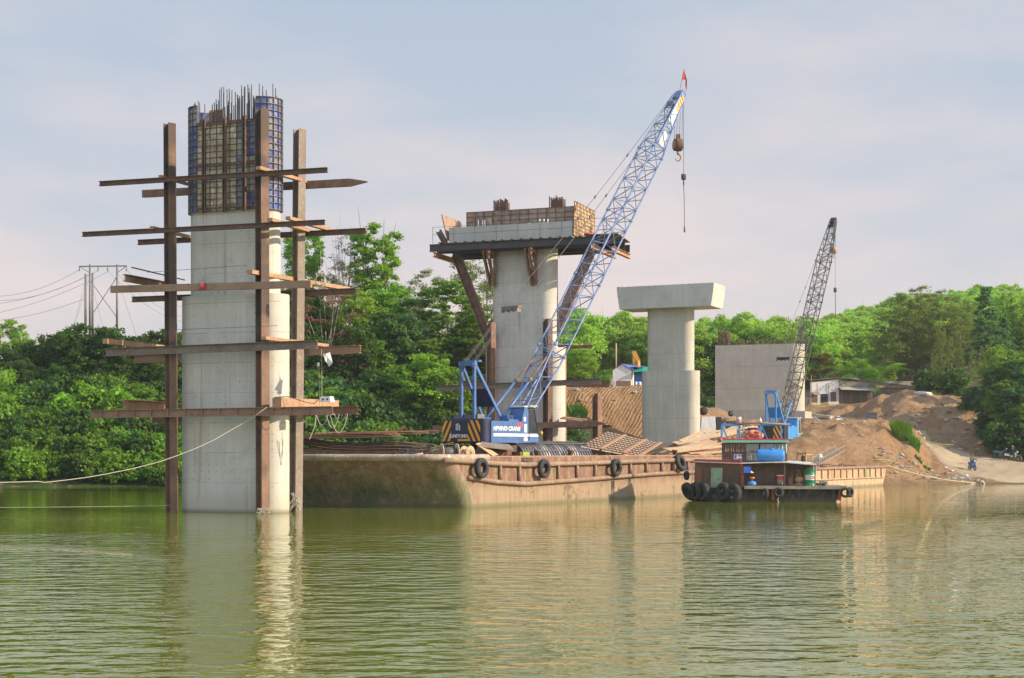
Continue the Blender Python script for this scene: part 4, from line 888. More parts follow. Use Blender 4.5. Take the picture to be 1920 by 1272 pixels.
for u in np.linspace(uL + .3, uR + 1.0, 9): rl.tube([pl(u, -2.75, zg + .3), pl(u, -2.75, zg + 1.5)], .02, 4)
for z in (zg + .95, zg + 1.5): rl.tube([pl(uL + .3, -2.75, z), pl(uR + 1.0, -2.75, z)], .013, 4)
rl.build('handrail', MT['rebar'], wp, world=True)
section_beam('steel_channel', P2.px(822, 433, -1.6), P2.px(838, 462, -1.6), .36, MT['rust_grey'], 'short grey channel leaning on the left end of the work platform', kind='C', w=.4)
# bits lying on the cap
def tubstuff(px, py, v, w, h, mat, label, name, cat, lid=None):
    p = P2.px(px, py, v); t = thing(name, label, cat, p)
    MB().lathe([(0, 0), (w * .8, 0), (w, h), (0, h)], n=16).build('body', mat, t)
    if lid: MB().lathe([(0, h), (w * 1.04, h), (w * 1.05, h + h * .5), (0, h + h * .55)], n=16).build('lid', lid, t)
tubstuff(1104, 447, -1.0, .34, .22, MT['white'], 'white round tub with a red lid beside the ochre end form', 'tub', 'tub', MT['red'])
for i, (x, dh) in enumerate(((1131, .5), (1139, .55), (1150, .34))):
    tubstuff(x, 454, .6, .17, dh, MT['yellow'] if i < 2 else MT['rust_light'], ['yellow can nearest the ochre end form', 'taller yellow can in the middle of the platform corner', 'short brown can at the corner of the platform'][i], 'paint_can', 'can')
b = MB(); p = P2.px(993, 425, .8); b.lathe([(0, 0), (.42, 0), (.36, .18), (.1, .28), (0, .28)], p, 12); tag(b.build('tarpaulin', plain('green_sheet', (0.05, .42, .28), .6)), 'crumpled green sheet lying on the cap of the second pier', 'tarpaulin')
b = MB(); p = P2.px(917, 425, .6); b.lathe([(0, 0), (.24, 0), (.22, .5), (.12, .66), (0, .7)], p, 12); tag(b.build('cement_sack', MT['wood_grey']), 'pale sack standing on the cap of the second pier', 'sack')
for i, x in enumerate((897, 905, 909, 1012, 1020, 1027)):
    tag(MB().tube([P2.px(x, 432, .3), P2.px(x, 413 if i < 3 else 411, .3)], .045, 6).build('form_tie', MT['white']), 'short pale post on the %s half of the second pier cap' % ('left' if i < 3 else 'right'), 'post', 'pale posts on the second pier cap')
b = MB(); b.bar(P2.px(919, 425, .4), P2.px(952, 425, .4), .2, .2); tag(b.build('timber', MT['wood_grey']), 'grey timber lying on the second pier cap beside the sack', 'timber')
b = MB(); b.box(P2.px(989, 397, 1.8), (.7, .4, .12), P2.rz); b.box(P2.px(987, 395, 1.8), (.5, .3, .1), P2.rz + .4); tag(b.build('board_stack', MT['wood_grey']), 'small stack of boards on the top edge of the side form', 'boards')
# piles and beams low on the second pier
pg2 = 'steel piles of the frame round the second pier'
pile(P2, 921, 605, -1.45, 0, MT['rust'], 'rusty pile at the left corner of the second pier', group=pg2, rot=1, d=.5)
pile(P2, 1027, 598, -1.5, 0, MT['rust_dark'], 'dark rusty pile seen through the foot of the crane boom', group=pg2, rot=1, d=.5)
pile(P2, 1058, 650, 1.3, 0, MT['rust_light'], 'thin sunlit pile along the right end of the second pier', group=pg2, rot=1, d=.22)
p = Frame(0.98, 110, 20); pile(P2, 1120, 738, -1.2, 0, MT['rust'], 'short free standing rusty pile right of the second pier', group=pg2, rot=1, d=.5)
bg2 = 'steel beams laid across the piles of the second pier'
def l2(px0, y0, px1, y1, v, h, mat, label, **k): return section_beam('steel_beam', P2.px(px0, y0, v), P2.px(px1, y1, v), h, mat, label, group=bg2, **k)
l2(818, 729, 1126, 715, -1.9, .40, MT['rust_grey'], 'upper front beam of the second pier frame, pointed at its left end', kind='C', w=.22)
l2(860, 719, 1143, 722, 1.9, .38, MT['rust'], 'upper rear beam of the second pier frame ending over the cut bank')
l2(812, 804, 1136, 794, -1.9, .42, MT['rust'], 'lower front beam of the second pier frame with a pointed right end', tip=.9, kind='box', w=.2)
l2(830, 810, 1150, 799, 1.9, .30, MT['rust_dark'], 'lower rear beam of the second pier frame, its point past the short pile', tip=.8)
l2(882, 655, 1111, 650, 1.9, .22, MT['rust'], 'highest beam of the second pier frame seen right of the boom')
b = MB(); b.plate(P2.px(1050, 786, -1.9), P2.px(1090, 791, -1.9), P2.px(1100, 788, -.6), P2.px(1058, 783, -.6), .08); tag(b.build('plank', MT['rust_light']), 'rusty plank lying on the lower front beam of the second pier frame', 'plank')
# --- third pier with finished hammerhead cap
pr = pier_thing(P3, 'bridge_pier', 'finished concrete pier with a wide hammerhead cap between the two cranes')
b = MB(); b.prism(stadium(4.0, 0.98), 2.5, 11.1); smooth_round(b.build('lower_shaft', MT['concrete2'], pr))
b = MB(); b.prism(stadium(3.15, 0.83), 11.1, 17.4); smooth_round(b.build('upper_shaft', MT['concrete2'], pr))
zt = 3.2 + (845 - 533) / FP * 146.5
b = MB()
for hh, (za, zb), (la, lb) in (((1.9), (17.3, 18.55), (4.75, 4.95)), (1.9, (18.55, zt), (4.95, 5.05))):
    vs = [(-la, -hh, za), (la, -hh, za), (la, hh, za), (-la, hh, za), (-lb, -hh - (.0 if za < 18 else .0), zb), (lb, -hh, zb), (lb, hh, zb), (-lb, hh, zb)]
    b.add(vs, [(3, 2, 1, 0), (4, 5, 6, 7), (0, 1, 5, 4), (1, 2, 6, 5), (2, 3, 7, 6), (3, 0, 4, 7)])
b.box((-4.75, -1.93, 19.1), (.35, .1, .9)); b.build('cap', MT['concrete_cap'], pr)
b = MB()
for i in range(14): x = -4.6 + i * .7; b.tube([(x, -1.6, zt - .1), (x, -1.6, zt + .12)], .02, 4)
b.build('starter_bars', MT['rebar'], pr)
# --- abutment wall pier
u0 = P4.uof(P4.px(1342, 700, -1)); u1 = P4.uof(P4.px(1485, 700, -1)); uc = (u0 + u1) / 2; L4 = u1 - u0
pr = thing('wall_pier', 'wide low concrete wall pier with rusty starter bars behind the black boomed crane', 'bridge pier', P4.P(uc, 0, 0), P4.rz)
pl4 = [(-L4 / 2, -1.3), (L4 / 2, -1.3)] + [(L4 / 2 + 1.35 * math.sin(a), -1.3 * math.cos(a)) for a in np.linspace(0, math.pi, 14)[1:-1]] + [(L4 / 2, 1.3), (-L4 / 2, 1.3)]
b = MB(); b.prism(pl4, 6.8, 16.15); smooth_round(b.build('wall_shaft', MT['concrete_wall'], pr))
b = MB(); b.box((0, 0, 6.6), (L4 + 3.6, 4.6, 2.7)); b.build('footing', MT['concrete2'], pr)
q = random.Random(2)
for i in range(88):
    x = -L4 / 2 + .25 + (L4 + 1.0) * (i % 44) / 43; y = (-1.0, 1.0)[i // 44]; tall = x < -L4 / 2 + 1.6
    MB().tube([(x, y, 16.0), (x + q.uniform(-.05, .05), y, 16.15 + (q.uniform(1.5, 2.1) if tall else q.uniform(.5, 1.0) if x < L4 / 2 - .2 else 2.2))], .028 if not tall else .04, 4).build('rebar', MT['rebar_rust'], pr)
b = MB()
for i in range(26): x = -L4 / 2 + .3 + (i % 13) * .11; y = -.9 + (i // 13) * .5; b.tube([(x, y, 16.0), (x, y, 17.9)], .035, 4)
b.build('rebar_cage', MT['rebar_rust'], pr)
# ---------------------------------------------------------------- crane barge
class BFrame(Frame):
    def __init__(s, X, Y, ux, uy): s.o = Vector((X, Y, 0)); s.u = Vector((ux, uy, 0)).normalized(); s.v = Vector((-s.u.y, s.u.x, 0)); s.rz = math.atan2(s.u.y, s.u.x)
B1 = BFrame(-2.6, 83.1, 0.556, 0.831)
DK = 2.55
def hull_mat(name, low, high, patch, zsplit, green=None):
    m, t, p, o = node_mat(name)
    g = t.nodes.new('ShaderNodeNewGeometry'); s = t.nodes.new('ShaderNodeSeparateXYZ'); t.links.new(g.outputs['Position'], s.inputs[0])
    f, rw = noise_fac(t, 0.8, .3, .7); z = mth(t, 'ADD', s.outputs[2], mth(t, 'MULTIPLY_ADD', rw, 1.1, -.55))
    r = t.nodes.new('ShaderNodeMapRange'); t.links.new(z, r.inputs[0]); r.inputs[1].default_value = zsplit - .35; r.inputs[2].default_value = zsplit + .35
    c = mixc(t, r.outputs[0], low, high)
    f, _ = noise_fac(t, 1.9, .48, .58, (1, 1, .4), seed=4, detail=9, rough=.7); c = mixc(t, mth(t, 'MULTIPLY', f, .85), c, patch)
    f, _ = noise_fac(t, 1.1, .55, .62, (1, 1, .8), seed=44, detail=10, rough=.75); c = mixc(t, mth(t, 'MULTIPLY', f, .75), c, tuple(x * .6 for x in high))
    sx_ = t.nodes.new('ShaderNodeTexCoord'); sxx = t.nodes.new('ShaderNodeSeparateXYZ'); t.links.new(sx_.outputs['Object'], sxx.inputs[0]); seam = mth(t, 'LESS_THAN', mth(t, 'PINGPONG', sxx.outputs[0], 1.55), .022); c = mixc(t, mth(t, 'MULTIPLY', seam, .6), c, (.10, .06, .04))
    f, _ = noise_fac(t, 5, .5, .75, (1.6, 1.6, .08), seed=9, detail=6); c = mixc(t, mth(t, 'MULTIPLY', f, .6), c, tuple(x * .55 for x in high))
    f, _ = noise_fac(t, 1.3, .60, .68, (1, 1, .7), seed=19, detail=7); c = mixc(t, mth(t, 'MULTIPLY', f, .45), c, (.30, .33, .12))
    if green:
        r2 = t.nodes.new('ShaderNodeMapRange'); t.links.new(z, r2.inputs[0]); r2.inputs[1].default_value = 1.9; r2.inputs[2].default_value = .7
        f, _ = noise_fac(t, .5, .35, .6, seed=29); c = mixc(t, mth(t, 'MULTIPLY', mth(t, 'MULTIPLY', r2.outputs[0], f), .75), c, green)
        f, _ = noise_fac(t, 3.5, .55, .62, (1.2, 1.2, .2), seed=33, detail=3); c = mixc(t, mth(t, 'MULTIPLY', f, .25), c, (.42, .36, .24))
    w = t.nodes.new('ShaderNodeMapRange'); t.links.new(s.outputs[2], w.inputs[0]); w.inputs[1].default_value = .28; w.inputs[2].default_value = .08
    c = mixc(t, mth(t, 'MULTIPLY', w.outputs[0], .7), c, (.12, .12, .06))
    t.links.new(c, p.inputs['Base Color']); p.inputs['Roughness'].default_value = .8
    _, rb = noise_fac(t, 7, 0, 1); _, rc = noise_fac(t, .7, 0, 1, seed=3); bump(t, p, mth(t, 'ADD', rb, mth(t, 'MULTIPLY', rc, 2.0)), .02)
    return m
HM = hull_mat('barge_side_plating', (.33, .235, .155), (.205, .108, .074), (.30, .215, .14), 1.25)
HB = hull_mat('barge_bow_plating', (.24, .19, .10), (.29, .19, .135), (.38, .29, .20), 1.5, (.07, .13, .055))
HF = hull_mat('far_barge_plating', (.52, .37, .24), (.48, .33, .21), (.38, .21, .13), 1.0)
barge = thing('crane_barge', 'long rusty flat barge carrying the big blue crane and loads of steel', 'barge', B1.o, B1.rz)
LB = 33.0
def outline(z):
    k = min(1, max(0, z / 2.84)); k2 = k ** 1.4
    e = []                                  # starts at the stern corner on the water side, runs forward, round the bow and back
    e.append((LB, 0)); e.append((22, 0)); e.append((10, 0)); e.append((2.2, 0)); r0 = .5 + 1.0 * k
    cx, cy = r0 - 2.6 * k2 + .1, r0
    for a in np.linspace(0, math.pi / 2, 7): e.append((cx - r0 * math.sin(a), cy - r0 * math.cos(a)))
    e.append((-1.4 - 2.6 * k2, 6)); e.append((-2.8 - 2.6 * k2, 12)); e.append((LB, 12)); return e
zs = [-1, 0, .35, .7, 1.1, 1.5, 1.9, 2.3, 2.6, 2.84]
lo = [outline(z) for z in zs]; n = len(lo[0])
b = MB(); vs = [(x, y, z) for z, o_ in zip(zs, lo) for x, y in o_]
fs = []; mi = []
for j in range(len(zs) - 1):
    for i in range(n):
        k = (i + 1) % n; fs.append((j * n + k, j * n + i, (j + 1) * n + i, (j + 1) * n + k)); mi.append(1 if 4 <= i <= 11 else 0)
b.add(vs, fs); b.m = mi; b.sm = [True] * len(fs); hull = b.build('hull', [HM, HB], barge); hull.data.set_sharp_from_angle(angle=R(30))
b = MB(); o_ = outline(2.4); b.add([(x, y, DK) for x, y in o_], [tuple(reversed(range(n)))]); b.build('deck', MT['rust'], barge)
b = MB(); o2 = outline(2.84); b.tube([(x, y - .0, 2.80) for x, y in o2[3:13]], .20, 8); b.build('bow_rim', wear('crusty_rim', (.42, .35, .27), (.30, .21, .15), (.62, .60, .55), scale=1.2, b=.02, rough=.9, amt3=(.55, .68)), barge)
rim = MT['rub'] = wear('rub_rail_rust', (.22, .13, .095), (.30, .20, .14), (.42, .34, .26), scale=1.5, rough=.8, b=.01)
b = MB(); b.tube([(-2.0, -.02, 2.66), (0, -.12, 2.60), (3, -.14, 2.45), (6, -.14, 2.36), (14, -.14, 2.42), (22, -.14, 2.5), (33, -.14, 2.6)], .15, 8); b.build('rub_rail', rim, barge)
b = MB(); b.tube([(.2, -.05, 1.68), (3, -.12, 1.40), (6, -.13, 1.24), (14, -.13, 1.42), (22, -.13, 1.62), (33, -.13, 1.75)], .14, 8); b.build('rub_rail', rim, barge)
for xx in (938, 974, 1047, 1082, 1116, 1182, 1212, 1241, 1262, 1290, 1310, 1330):
    u = B1.uof(B1.px(xx, 890, -.1)); b = MB(); zt = np.interp(u, (0, 6, 22, 33), (2.6, 2.36, 2.5, 2.6)); zb = np.interp(u, (0, 6, 14, 22), (1.68, 1.24, 1.42, 1.62)); b.tube([(u, -.11, zb), (u, -.11, zt)], .10, 8); b.build('fender_post', rim, barge)
b = MB(); b.box((16, .06, 2.86), (34, .12, .05)); b.build('edge_strip', MT['rust_light'], barge)
text_mesh('SG 5211', .36, MT['black'], barge, face_m((B1.uof(B1.px(988, 864, 0)), -.012, 2.62), (1, 0, 0), (0, 0, 1)), bold=.012)
for i, xx in enumerate((1010, 1268, 1072)):
    u = B1.uof(B1.px(xx, 850, .4)); MB().lathe([(0, DK), (.16, DK), (.16, DK + .6), (.22, DK + .62), (.22, DK + .7), (0, DK + .7)], (u, .5, 0), 12).build('bollard', MT['rust'], barge)
def tyre_mesh(Ro, Ri, wd, nm='tyre'):
    m = []; n = 10; rm = (Ro + Ri) / 2; rr = (Ro - Ri) / 2
    pr_ = [(Ri, -wd * .38), (Ri + .03, -wd * .5), (rm, -wd * .56), (Ro - .07, -wd * .5), (Ro - .012, -wd * .36)]
    for k in range(5):
        z = wd * (-.3 + .15 * k); pr_ += [(Ro, z - .02), (Ro, z + .02), (Ro - .025, z + .035), (Ro - .025, z + .05)] if k < 4 else [(Ro, z - .02)]
    pr_ += [(Ro - .012, wd * .36), (Ro - .07, wd * .5), (rm, wd * .56), (Ri + .03, wd * .5), (Ri, wd * .38)]
    b = MB(); b.lathe(pr_, n=26, axis=Vector((0, 1, 0)), closed=True); return b
def tyre(p, normal, Ro, Ri, wd, label, group, tilt=0.0):
    o = tyre_mesh(Ro, Ri, wd).build('tyre', MT['rubber'], origin=(0, 0, 0)); o.location = p
    nrm = Vector(normal).normalized(); o.rotation_euler = (tilt, 0, math.atan2(-nrm.x, nrm.y)); return tag(o, label, 'tyre', group)
TG = 'tyre fenders hung on the crane barge'
for xx, yy, lab, tl in ((903, 878, 'tyre fender nearest the bow of the crane barge', .05), (1020, 879, 'tyre fender below the half round formwork on the barge side', .0), (1155, 877, 'tyre fender below the tilted gratings on the barge side', -.03), (1276, 868, 'tyre hanging loose at the barge stern beside the tug bow', .35)):
    p = B1.px(xx, yy, -.40); tyre(p, -B1.v, .58 if xx < 1200 else .62, .30, .30, lab, TG, tl)
    if xx > 0: tag(MB().tube([p + Vector((0, 0, .32)), p + Vector((0, 0, .5)) + B1.v * .2, Vector((p.x, p.y, 2.9)) + B1.v * .45], .025, 5).build('rope', MT['rope']), 'rope holding the ' + lab.replace(' on the barge side', ''), 'rope')
# ---- cargo
q = random.Random(21)
def at(px, py, v): return B1.px(px, py, v)
def ontop(px, v, z=DK): p = B1.px(px, 850, v); return Vector((p.x, p.y, z))
YS = 85.6
def wp_(px, z, Y=YS): return Vector(((px - CX) / FP * Y, Y, z))
b = MB()
for i in range(150):
    lay = i // 15; k = i % 15; z = DK + .35 + lay * .085 + q.uniform(-.02, .02); Y = 84.5 + k * .22 + q.uniform(-.05, .05) + (.0); xa, xb = 545 + q.uniform(-8, 8), 792 + q.uniform(-12, 22)
    b.tube([wp_(xa, z + .35 * (lay > 4), Y), wp_(xa + 70, z + .02, Y), wp_(670, z - .07 + q.uniform(-.03, .03), Y), wp_(740, z + .0, Y), wp_(xb, z - .10, Y)], .035, 5)
tag(b.build('rebar_bundle', wear('dark_bars', (.06, .045, .04), (.12, .075, .05), (.20, .13, .09), scale=2, b=0, s3=2)), 'thick bundle of dark steel bars stacked across the barge bow', 'steel bars')
for xx in (575, 650, 725): tag(MB().bar(wp_(xx, DK + .16, 84.4), wp_(xx + 30, DK + .16, 89), .22, .26).build('timber_bearer', MT['wood']), 'timber bearer under the bar bundle, %s of three' % {575: 'leftmost', 650: 'middle', 725: 'rightmost'}[xx], 'timber', 'timber bearers under the bars')
for i in range(5):
    dz = i * .05; b = MB(); b.plate(wp_(548 + 6 * i, DK + 1.33 + dz, 84.2), wp_(742 - 5 * i, DK + 1.42 + dz * .9, 84.2 + .3 * (i % 2)), wp_(760 - 4 * i, DK + 1.42 + dz, 88.4), wp_(560, DK + 1.33 + dz, 88.4), .03)
    tag(b.build('steel_plate', MT['rust_grey'] if i == 0 else MT['rust']), ['lowest plate, pale edged, lying on the bar bundle', 'second plate up in the stack on the bar bundle', 'middle plate of the stack on the bar bundle', 'fourth plate up in the stack on the bar bundle', 'topmost plate of the stack on the bar bundle'][i], 'steel plate', 'steel plates stacked on the bar bundle')
for i in range(6):
    x0 = 640 + i * 18 + q.uniform(-8, 8); z = DK + 1.62 + .05 * i * .5; tag(MB().ibeam(wp_(x0, z, 84.6 + .5 * i), wp_(min(822, x0 + 110 + 10 * i), z + .02, 84.6 + .5 * i), .16, .12, t=.02).build('steel_section', MT['rust_light'] if i % 2 == 0 else MT['rust']), 'rusty %s steel section on the plate stack, %s' % (['light', 'dark'][i % 2], ['nearest', 'second row', 'third row', 'fourth row', 'fifth row', 'farthest'][i]), 'steel section', 'steel sections on the plates')
tag(MB().ibeam(wp_(738, DK + 1.6, 86), wp_(760, DK + 2.05, 86), .3, .16, t=.02).build('steel_offcut', MT['rust']), 'rusty offcut leaning up at the right end of the plate stack', 'steel offcut')
tag(MB().bar(wp_(590, DK + 1.65, 87), wp_(648, DK + 1.75, 87), .05, .05).build('stake', MT['rust_light']), 'thin stake lying at the left end of the plate stack', 'stake')
tag(MB().plate(wp_(556, DK + .1, 84), wp_(596, DK + .0, 84), wp_(596, DK + .1, 84.8), wp_(558, DK + .3, 84.8), .05).build('yellow_board', MT['yellow']), 'yellow board poking out under the bar bundle', 'board')
b = MB()
for i in range(60):
    c = wp_(772 + q.gauss(0, 14), 0, 84.2 + q.uniform(-.3, .7)); c.z = DK + .2 + abs(q.gauss(0, .22)); r_ = q.uniform(.2, .5); a0 = q.uniform(0, 6); tl = q.uniform(-.6, .6)
    b.tube([c + Vector((r_ * math.cos(a0 + a), r_ * math.sin(a0 + a) * .6, .25 * r_ * math.sin(a * 2 + tl))) for a in np.linspace(0, 4.5, 9)], .018, 4)
tag(b.build('cable_heap', MT['wire']), 'heap of tangled dark wire right of the bar bundle', 'wire heap')
for i in range(16):
    c = wp_(790 + q.uniform(-22, 30), DK + .25 + q.uniform(0, .8), 85 + q.uniform(-.3, 1.5)); a = q.uniform(-.35, .15)
    tag(MB().bar(c - Vector((.9, 0, -.9 * a)), c + Vector((.9, .2, .9 * -a)), .14, .03).build('plank', MT['wood_grey']), 'weathered plank in the loose pile between the bars and the cable reel', 'plank', 'loose planks beside the cable reel')
for i, (xx, zz, ll) in enumerate(((775, .35, .5), (800, .3, .35))): tag(MB().tube([wp_(xx, DK + zz, 83.2), wp_(xx + 18 * ll * 2, DK + zz + .05, 83.3)], .13, 10).build('log', MT['wood']), ['short pale log on the bow rim', 'second pale log nearer the cable reel'][i], 'log')
def reel(p, ax, r_, w_, label, winding=True):
    t = thing('cable_reel', label, 'cable reel', p); ax = Vector(ax).normalized()
    for sg in (-1, 1): MB().lathe([(.10, -.03), (r_, -.03), (r_, .03), (.10, .03)], ax * sg * w_ / 2 + Vector((0, 0, r_)), 24, ax, closed=True).build('flange', MT['wood'], t)
    MB().lathe([(.1, -w_ / 2), (r_ * .55, -w_ / 2), (r_ * .55, w_ / 2), (.1, w_ / 2)], Vector((0, 0, r_)), 20, ax, closed=True).build('drum', MT['wire'] if winding else MT['wood'], t)
reel(Vector((at(842, 850, 1.0).x, at(842, 850, 1.0).y, DK)), (1, .35, 0), .52, .9, 'wooden cable reel with dark wire left of the blue crane')
reel(Vector((at(876, 850, .9).x, at(876, 850, .9).y, DK)), (.8, -.5, 0), .46, .42, 'smaller broken wooden cable reel', False)
for i in range(9):
    p = ontop(862 + i * 5, .8 + .2 * (i % 3), DK + .1 + q.uniform(0, .45)); rot = Matrix.Rotation(q.uniform(0, 3), 3, 'Z') @ Matrix.Rotation(q.uniform(-1, 1), 3, 'X')
    b = MB(); b.box(p, (.5, .22, .035), rot=rot); tag(b.build('board_scrap', MT['wood']), 'scrap of pale board in the heap beside the broken cable reel', 'board', 'board scraps by the broken reel')
b = MB(); b.lathe([(0, 0), (.13, 0), (.13, .34), (0, .34)], ontop(850, .3, DK), 12); tag(b.build('paint_can', MT['rust_grey']), 'grey can standing in front of the cable reel', 'can')
b = MB(); b.lathe([(0, 0), (.13, 0), (.13, .34), (0, .34)], ontop(858, .3, DK), 12); tag(b.build('paint_can', MT['wood_grey']), 'pale can right beside the grey can by the reel', 'can')
tag(MB().plate(at(892, 832, 1.0), at(900, 830, 1.4), at(935, 853, .7), at(924, 855, .3), .03).build('board', MT['wood']), 'pale board sloping down to the barge edge under the crane', 'board')
tag(MB().plate(at(896, 838, .9), at(962, 845, .6), at(950, 832, 2.2), at(905, 829, 2.4), .10).build('tilted_plate', MT['rust_grey']), 'tilted grey steel plate propped in front of the crane tracks', 'steel plate')
for xx in (905, 925, 948): tag(MB().bar(ontop(xx, 1.2, DK), at(xx + 4, 840, 1.4), .06, .06).build('prop', MT['rust_dark']), 'short prop under the tilted grey plate, %s' % {905: 'left one', 925: 'middle one', 948: 'right one'}[xx], 'prop', 'props under the tilted plate')
# half round ribbed form
ha = B1.px(954, 850, 2.0); hb = B1.px(1082, 850, 2.0); uA, uB = B1.uof(ha), B1.uof(hb)
hf = thing('curved_formwork', 'half round ribbed steel form lying on the barge in front of the crane', 'formwork', B1.P((uA + uB) / 2, 2.0, DK), B1.rz)
def arcshell(b, r0, r1, xa, xb, n=20, tot=math.pi):
    vs = []; fs = []
    for i in range(n + 1):
        a = tot * i / n
        for x, r_ in ((xa, r0), (xa, r1), (xb, r1), (xb, r0)): vs.append((x, -r_ * math.cos(a), r_ * math.sin(a)))
    for i in range(n):
        for k in range(4): fs.append((i * 4 + (k + 1) % 4, (i + 1) * 4 + (k + 1) % 4, (i + 1) * 4 + k, i * 4 + k))
    fs += [(0, 1, 2, 3), (n * 4 + 3, n * 4 + 2, n * 4 + 1, n * 4)]; b.add(vs, fs)
hl = (uB - uA) / 2; b = MB(); arcshell(b, 1.13, 1.15, -hl, hl); b.build('shell', form_mat('steel_form_shell', [(.06, .09, .2), (.42, .43, .45), (.14, .16, .2), (.32, .33, .35)], (.4, .5)), hf)
nr = 26
for i in range(nr + 1): b = MB(); x = -hl + 2 * hl * i / nr; arcshell(b, 1.153, 1.22, x - .014, x + .014); b.build('rib', MT['steel'], hf)
b = MB()
for a in (.0, .55, 1.15, math.pi / 2, 2.0, 2.6, math.pi): b.bar((-hl, -1.195 * math.cos(a), 1.195 * math.sin(a) + .02), (hl, -1.195 * math.cos(a), 1.195 * math.sin(a) + .02), .05, .05)
b.build('stringers', MT['steel'], hf)
t = thing('steel_box', 'small steel box with a lime green front beside the half round form', 'box', ontop(984, .4), B1.rz)
b = MB(); b.box((0, .3, .3), (1.0, .6, .56)); b.build('body', MT['rust_dark'], t); b = MB(); b.box((0.1, -.02, .32), (.72, .04, .5)); b.build('front_plate', wear('lime_paint', (.30, .42, .06), (.22, .32, .06), (.30, .18, .1), scale=3, b=.002), t)
# gratings
def grating(A, B_, C, D, nu, nv, label):
    t = thing('grating', label, 'grating', (A + B_ + C + D) / 4, 0, 'tilted gratings on the barge')
    b = MB(); b2 = MB(); n_ = (B_ - A).cross(D - A).normalized()
    for i in range(nu + 1): p, r_ = A.lerp(B_, i / nu), D.lerp(C, i / nu); b.bar(p, r_, .04, .12, up=n_)
    for j in range(nv + 1): p, r_ = A.lerp(D, j / nv), B_.lerp(C, j / nv); b2.bar(p + n_ * .01, r_ + n_ * .01, .05, .05, up=n_)
    b.build('rails', MT['rust_dark'], t, world=True); b2.build('slats', wear('pale_slats', (.60, .50, .41), (.45, .34, .26), None, scale=3, b=0), t, world=True)
GA, GB, GC, GD = at(1088, 838, 1.2), at(1200, 858, .7), at(1240, 833, 4.6), at(1138, 811, 4.8)
for k, (a0, a1, lab) in enumerate(((0, .30, 'left of the three tilted steel gratings beside the curved form'), (.34, .68, 'middle one of the three tilted steel gratings'), (.72, .97, 'right of the three tilted steel gratings, by the timber pile'))):
    grating(GA.lerp(GB, a0), GA.lerp(GB, a1), GD.lerp(GC, a1), GD.lerp(GC, a0), 5 if k < 2 else 4, 9, lab)
for a0, lab in ((.32, 'left rusty channel laid between the tilted gratings'), (.70, 'middle rusty channel laid between the tilted gratings'), (.985, 'rightmost rusty channel on the edge of the tilted gratings')):
    tag(MB().bar(GA.lerp(GB, a0) + Vector((0, 0, .1)), GD.lerp(GC, a0) + Vector((0, 0, .1)), .26, .08).build('steel_channel', MT['rust_light']), lab, 'steel channel', 'channels on the gratings')
b = MB(); 
for k, u in enumerate((uB + 1.0, uB + 2.6, uB + 4.3)): tag(MB().box(B1.P(u + 1.0, 2.6, DK + .35), (.5, 1.6, .7), B1.rz).build('timber_block', MT['wood_dark']), 'dark block holding the gratings up, %s' % ('first', 'second', 'third')[k] + ' from the curved form', 'block', 'blocks under the gratings')
# timber pile at the stern
tp = 'planks and boards piled on the barge stern'
TPL = [(1240, 850, 1.5, 1330, 826, 2.0, .5), (1265, 832, 3.5, 1365, 812, 3.0, .55), (1255, 846, .9, 1350, 835, 1.2, .7), (1300, 838, 1.4, 1365, 826, 1.6, .8), (1290, 850, .8, 1345, 846, 1.2, .35), (1275, 828, 3.5, 1326, 806, 4.6, .3), (1245, 842, 2.8, 1300, 838, 2.6, .4), (1310, 852, .6, 1360, 846, 1.0, .3), (1330, 822, 3.6, 1388, 808, 4.2, .6), (1345, 818, 4.0, 1386, 798, 5.2, .7), (1270, 852, 1.8, 1325, 842, 2.2, .3), (1320, 812, 5, 1420, 800, 5, .22)]
for i, (x0, y0, v0, x1, y1, v1, w_) in enumerate(TPL):
    p0, p1 = at(x0, y0, v0), at(x1, y1, v1); p0.z = max(p0.z, DK + .05)
    tag(MB().bar(p0, p1, w_, .05 + .02 * (i % 3), up=Vector((.1 * (i % 3), -.35, 1))).build('plank', MT['wood'] if i % 3 else wear('tan_board%d' % i, (.50, .33, .20), (.42, .27, .16), None, b=.003)), ['long plank at the bottom left of the timber pile', 'wide board on top of the timber pile', 'broad board along the front of the timber pile', 'broad board tucked against the tug cabin', 'short board low in the timber pile', 'plank raised steeply towards the third pier', 'short plank at the left foot of the timber pile', 'short board by the tug bow', 'folded board behind the tug cabin', 'upper folded board behind the tug railing', 'narrow plank in the middle of the timber pile', 'long thin plank high behind the tug'][i], 'plank', tp)
for i, (xx, yy, v, s_) in enumerate(((1252, 848, 1.0, .35), (1228, 850, 1.8, .4), (1300, 846, 2.8, .5), (1346, 840, 2.4, .6))):
    tag(MB().box(ontop(xx, v, DK + s_ / 2), (s_ * 1.5, s_, s_), B1.rz + .3 * i).build('block', [MT['wood_dark'], MT['rust'], MT['wood_dark'], wear('green_box', (.05, .16, .05), (.04, .11, .04), None)][i]), ['squat dark block at the left of the timber pile', 'rusty block beside the gratings', 'dark block under the timber pile', 'green box under the boards beside the tug'][i], 'block')
tag(MB().bar(at(1215, 838, 6), at(1270, 834, 6), .8, .25).build('steel_beam', MT['girder']), 'dark flat beam at the foot of the third pier', 'steel beam')
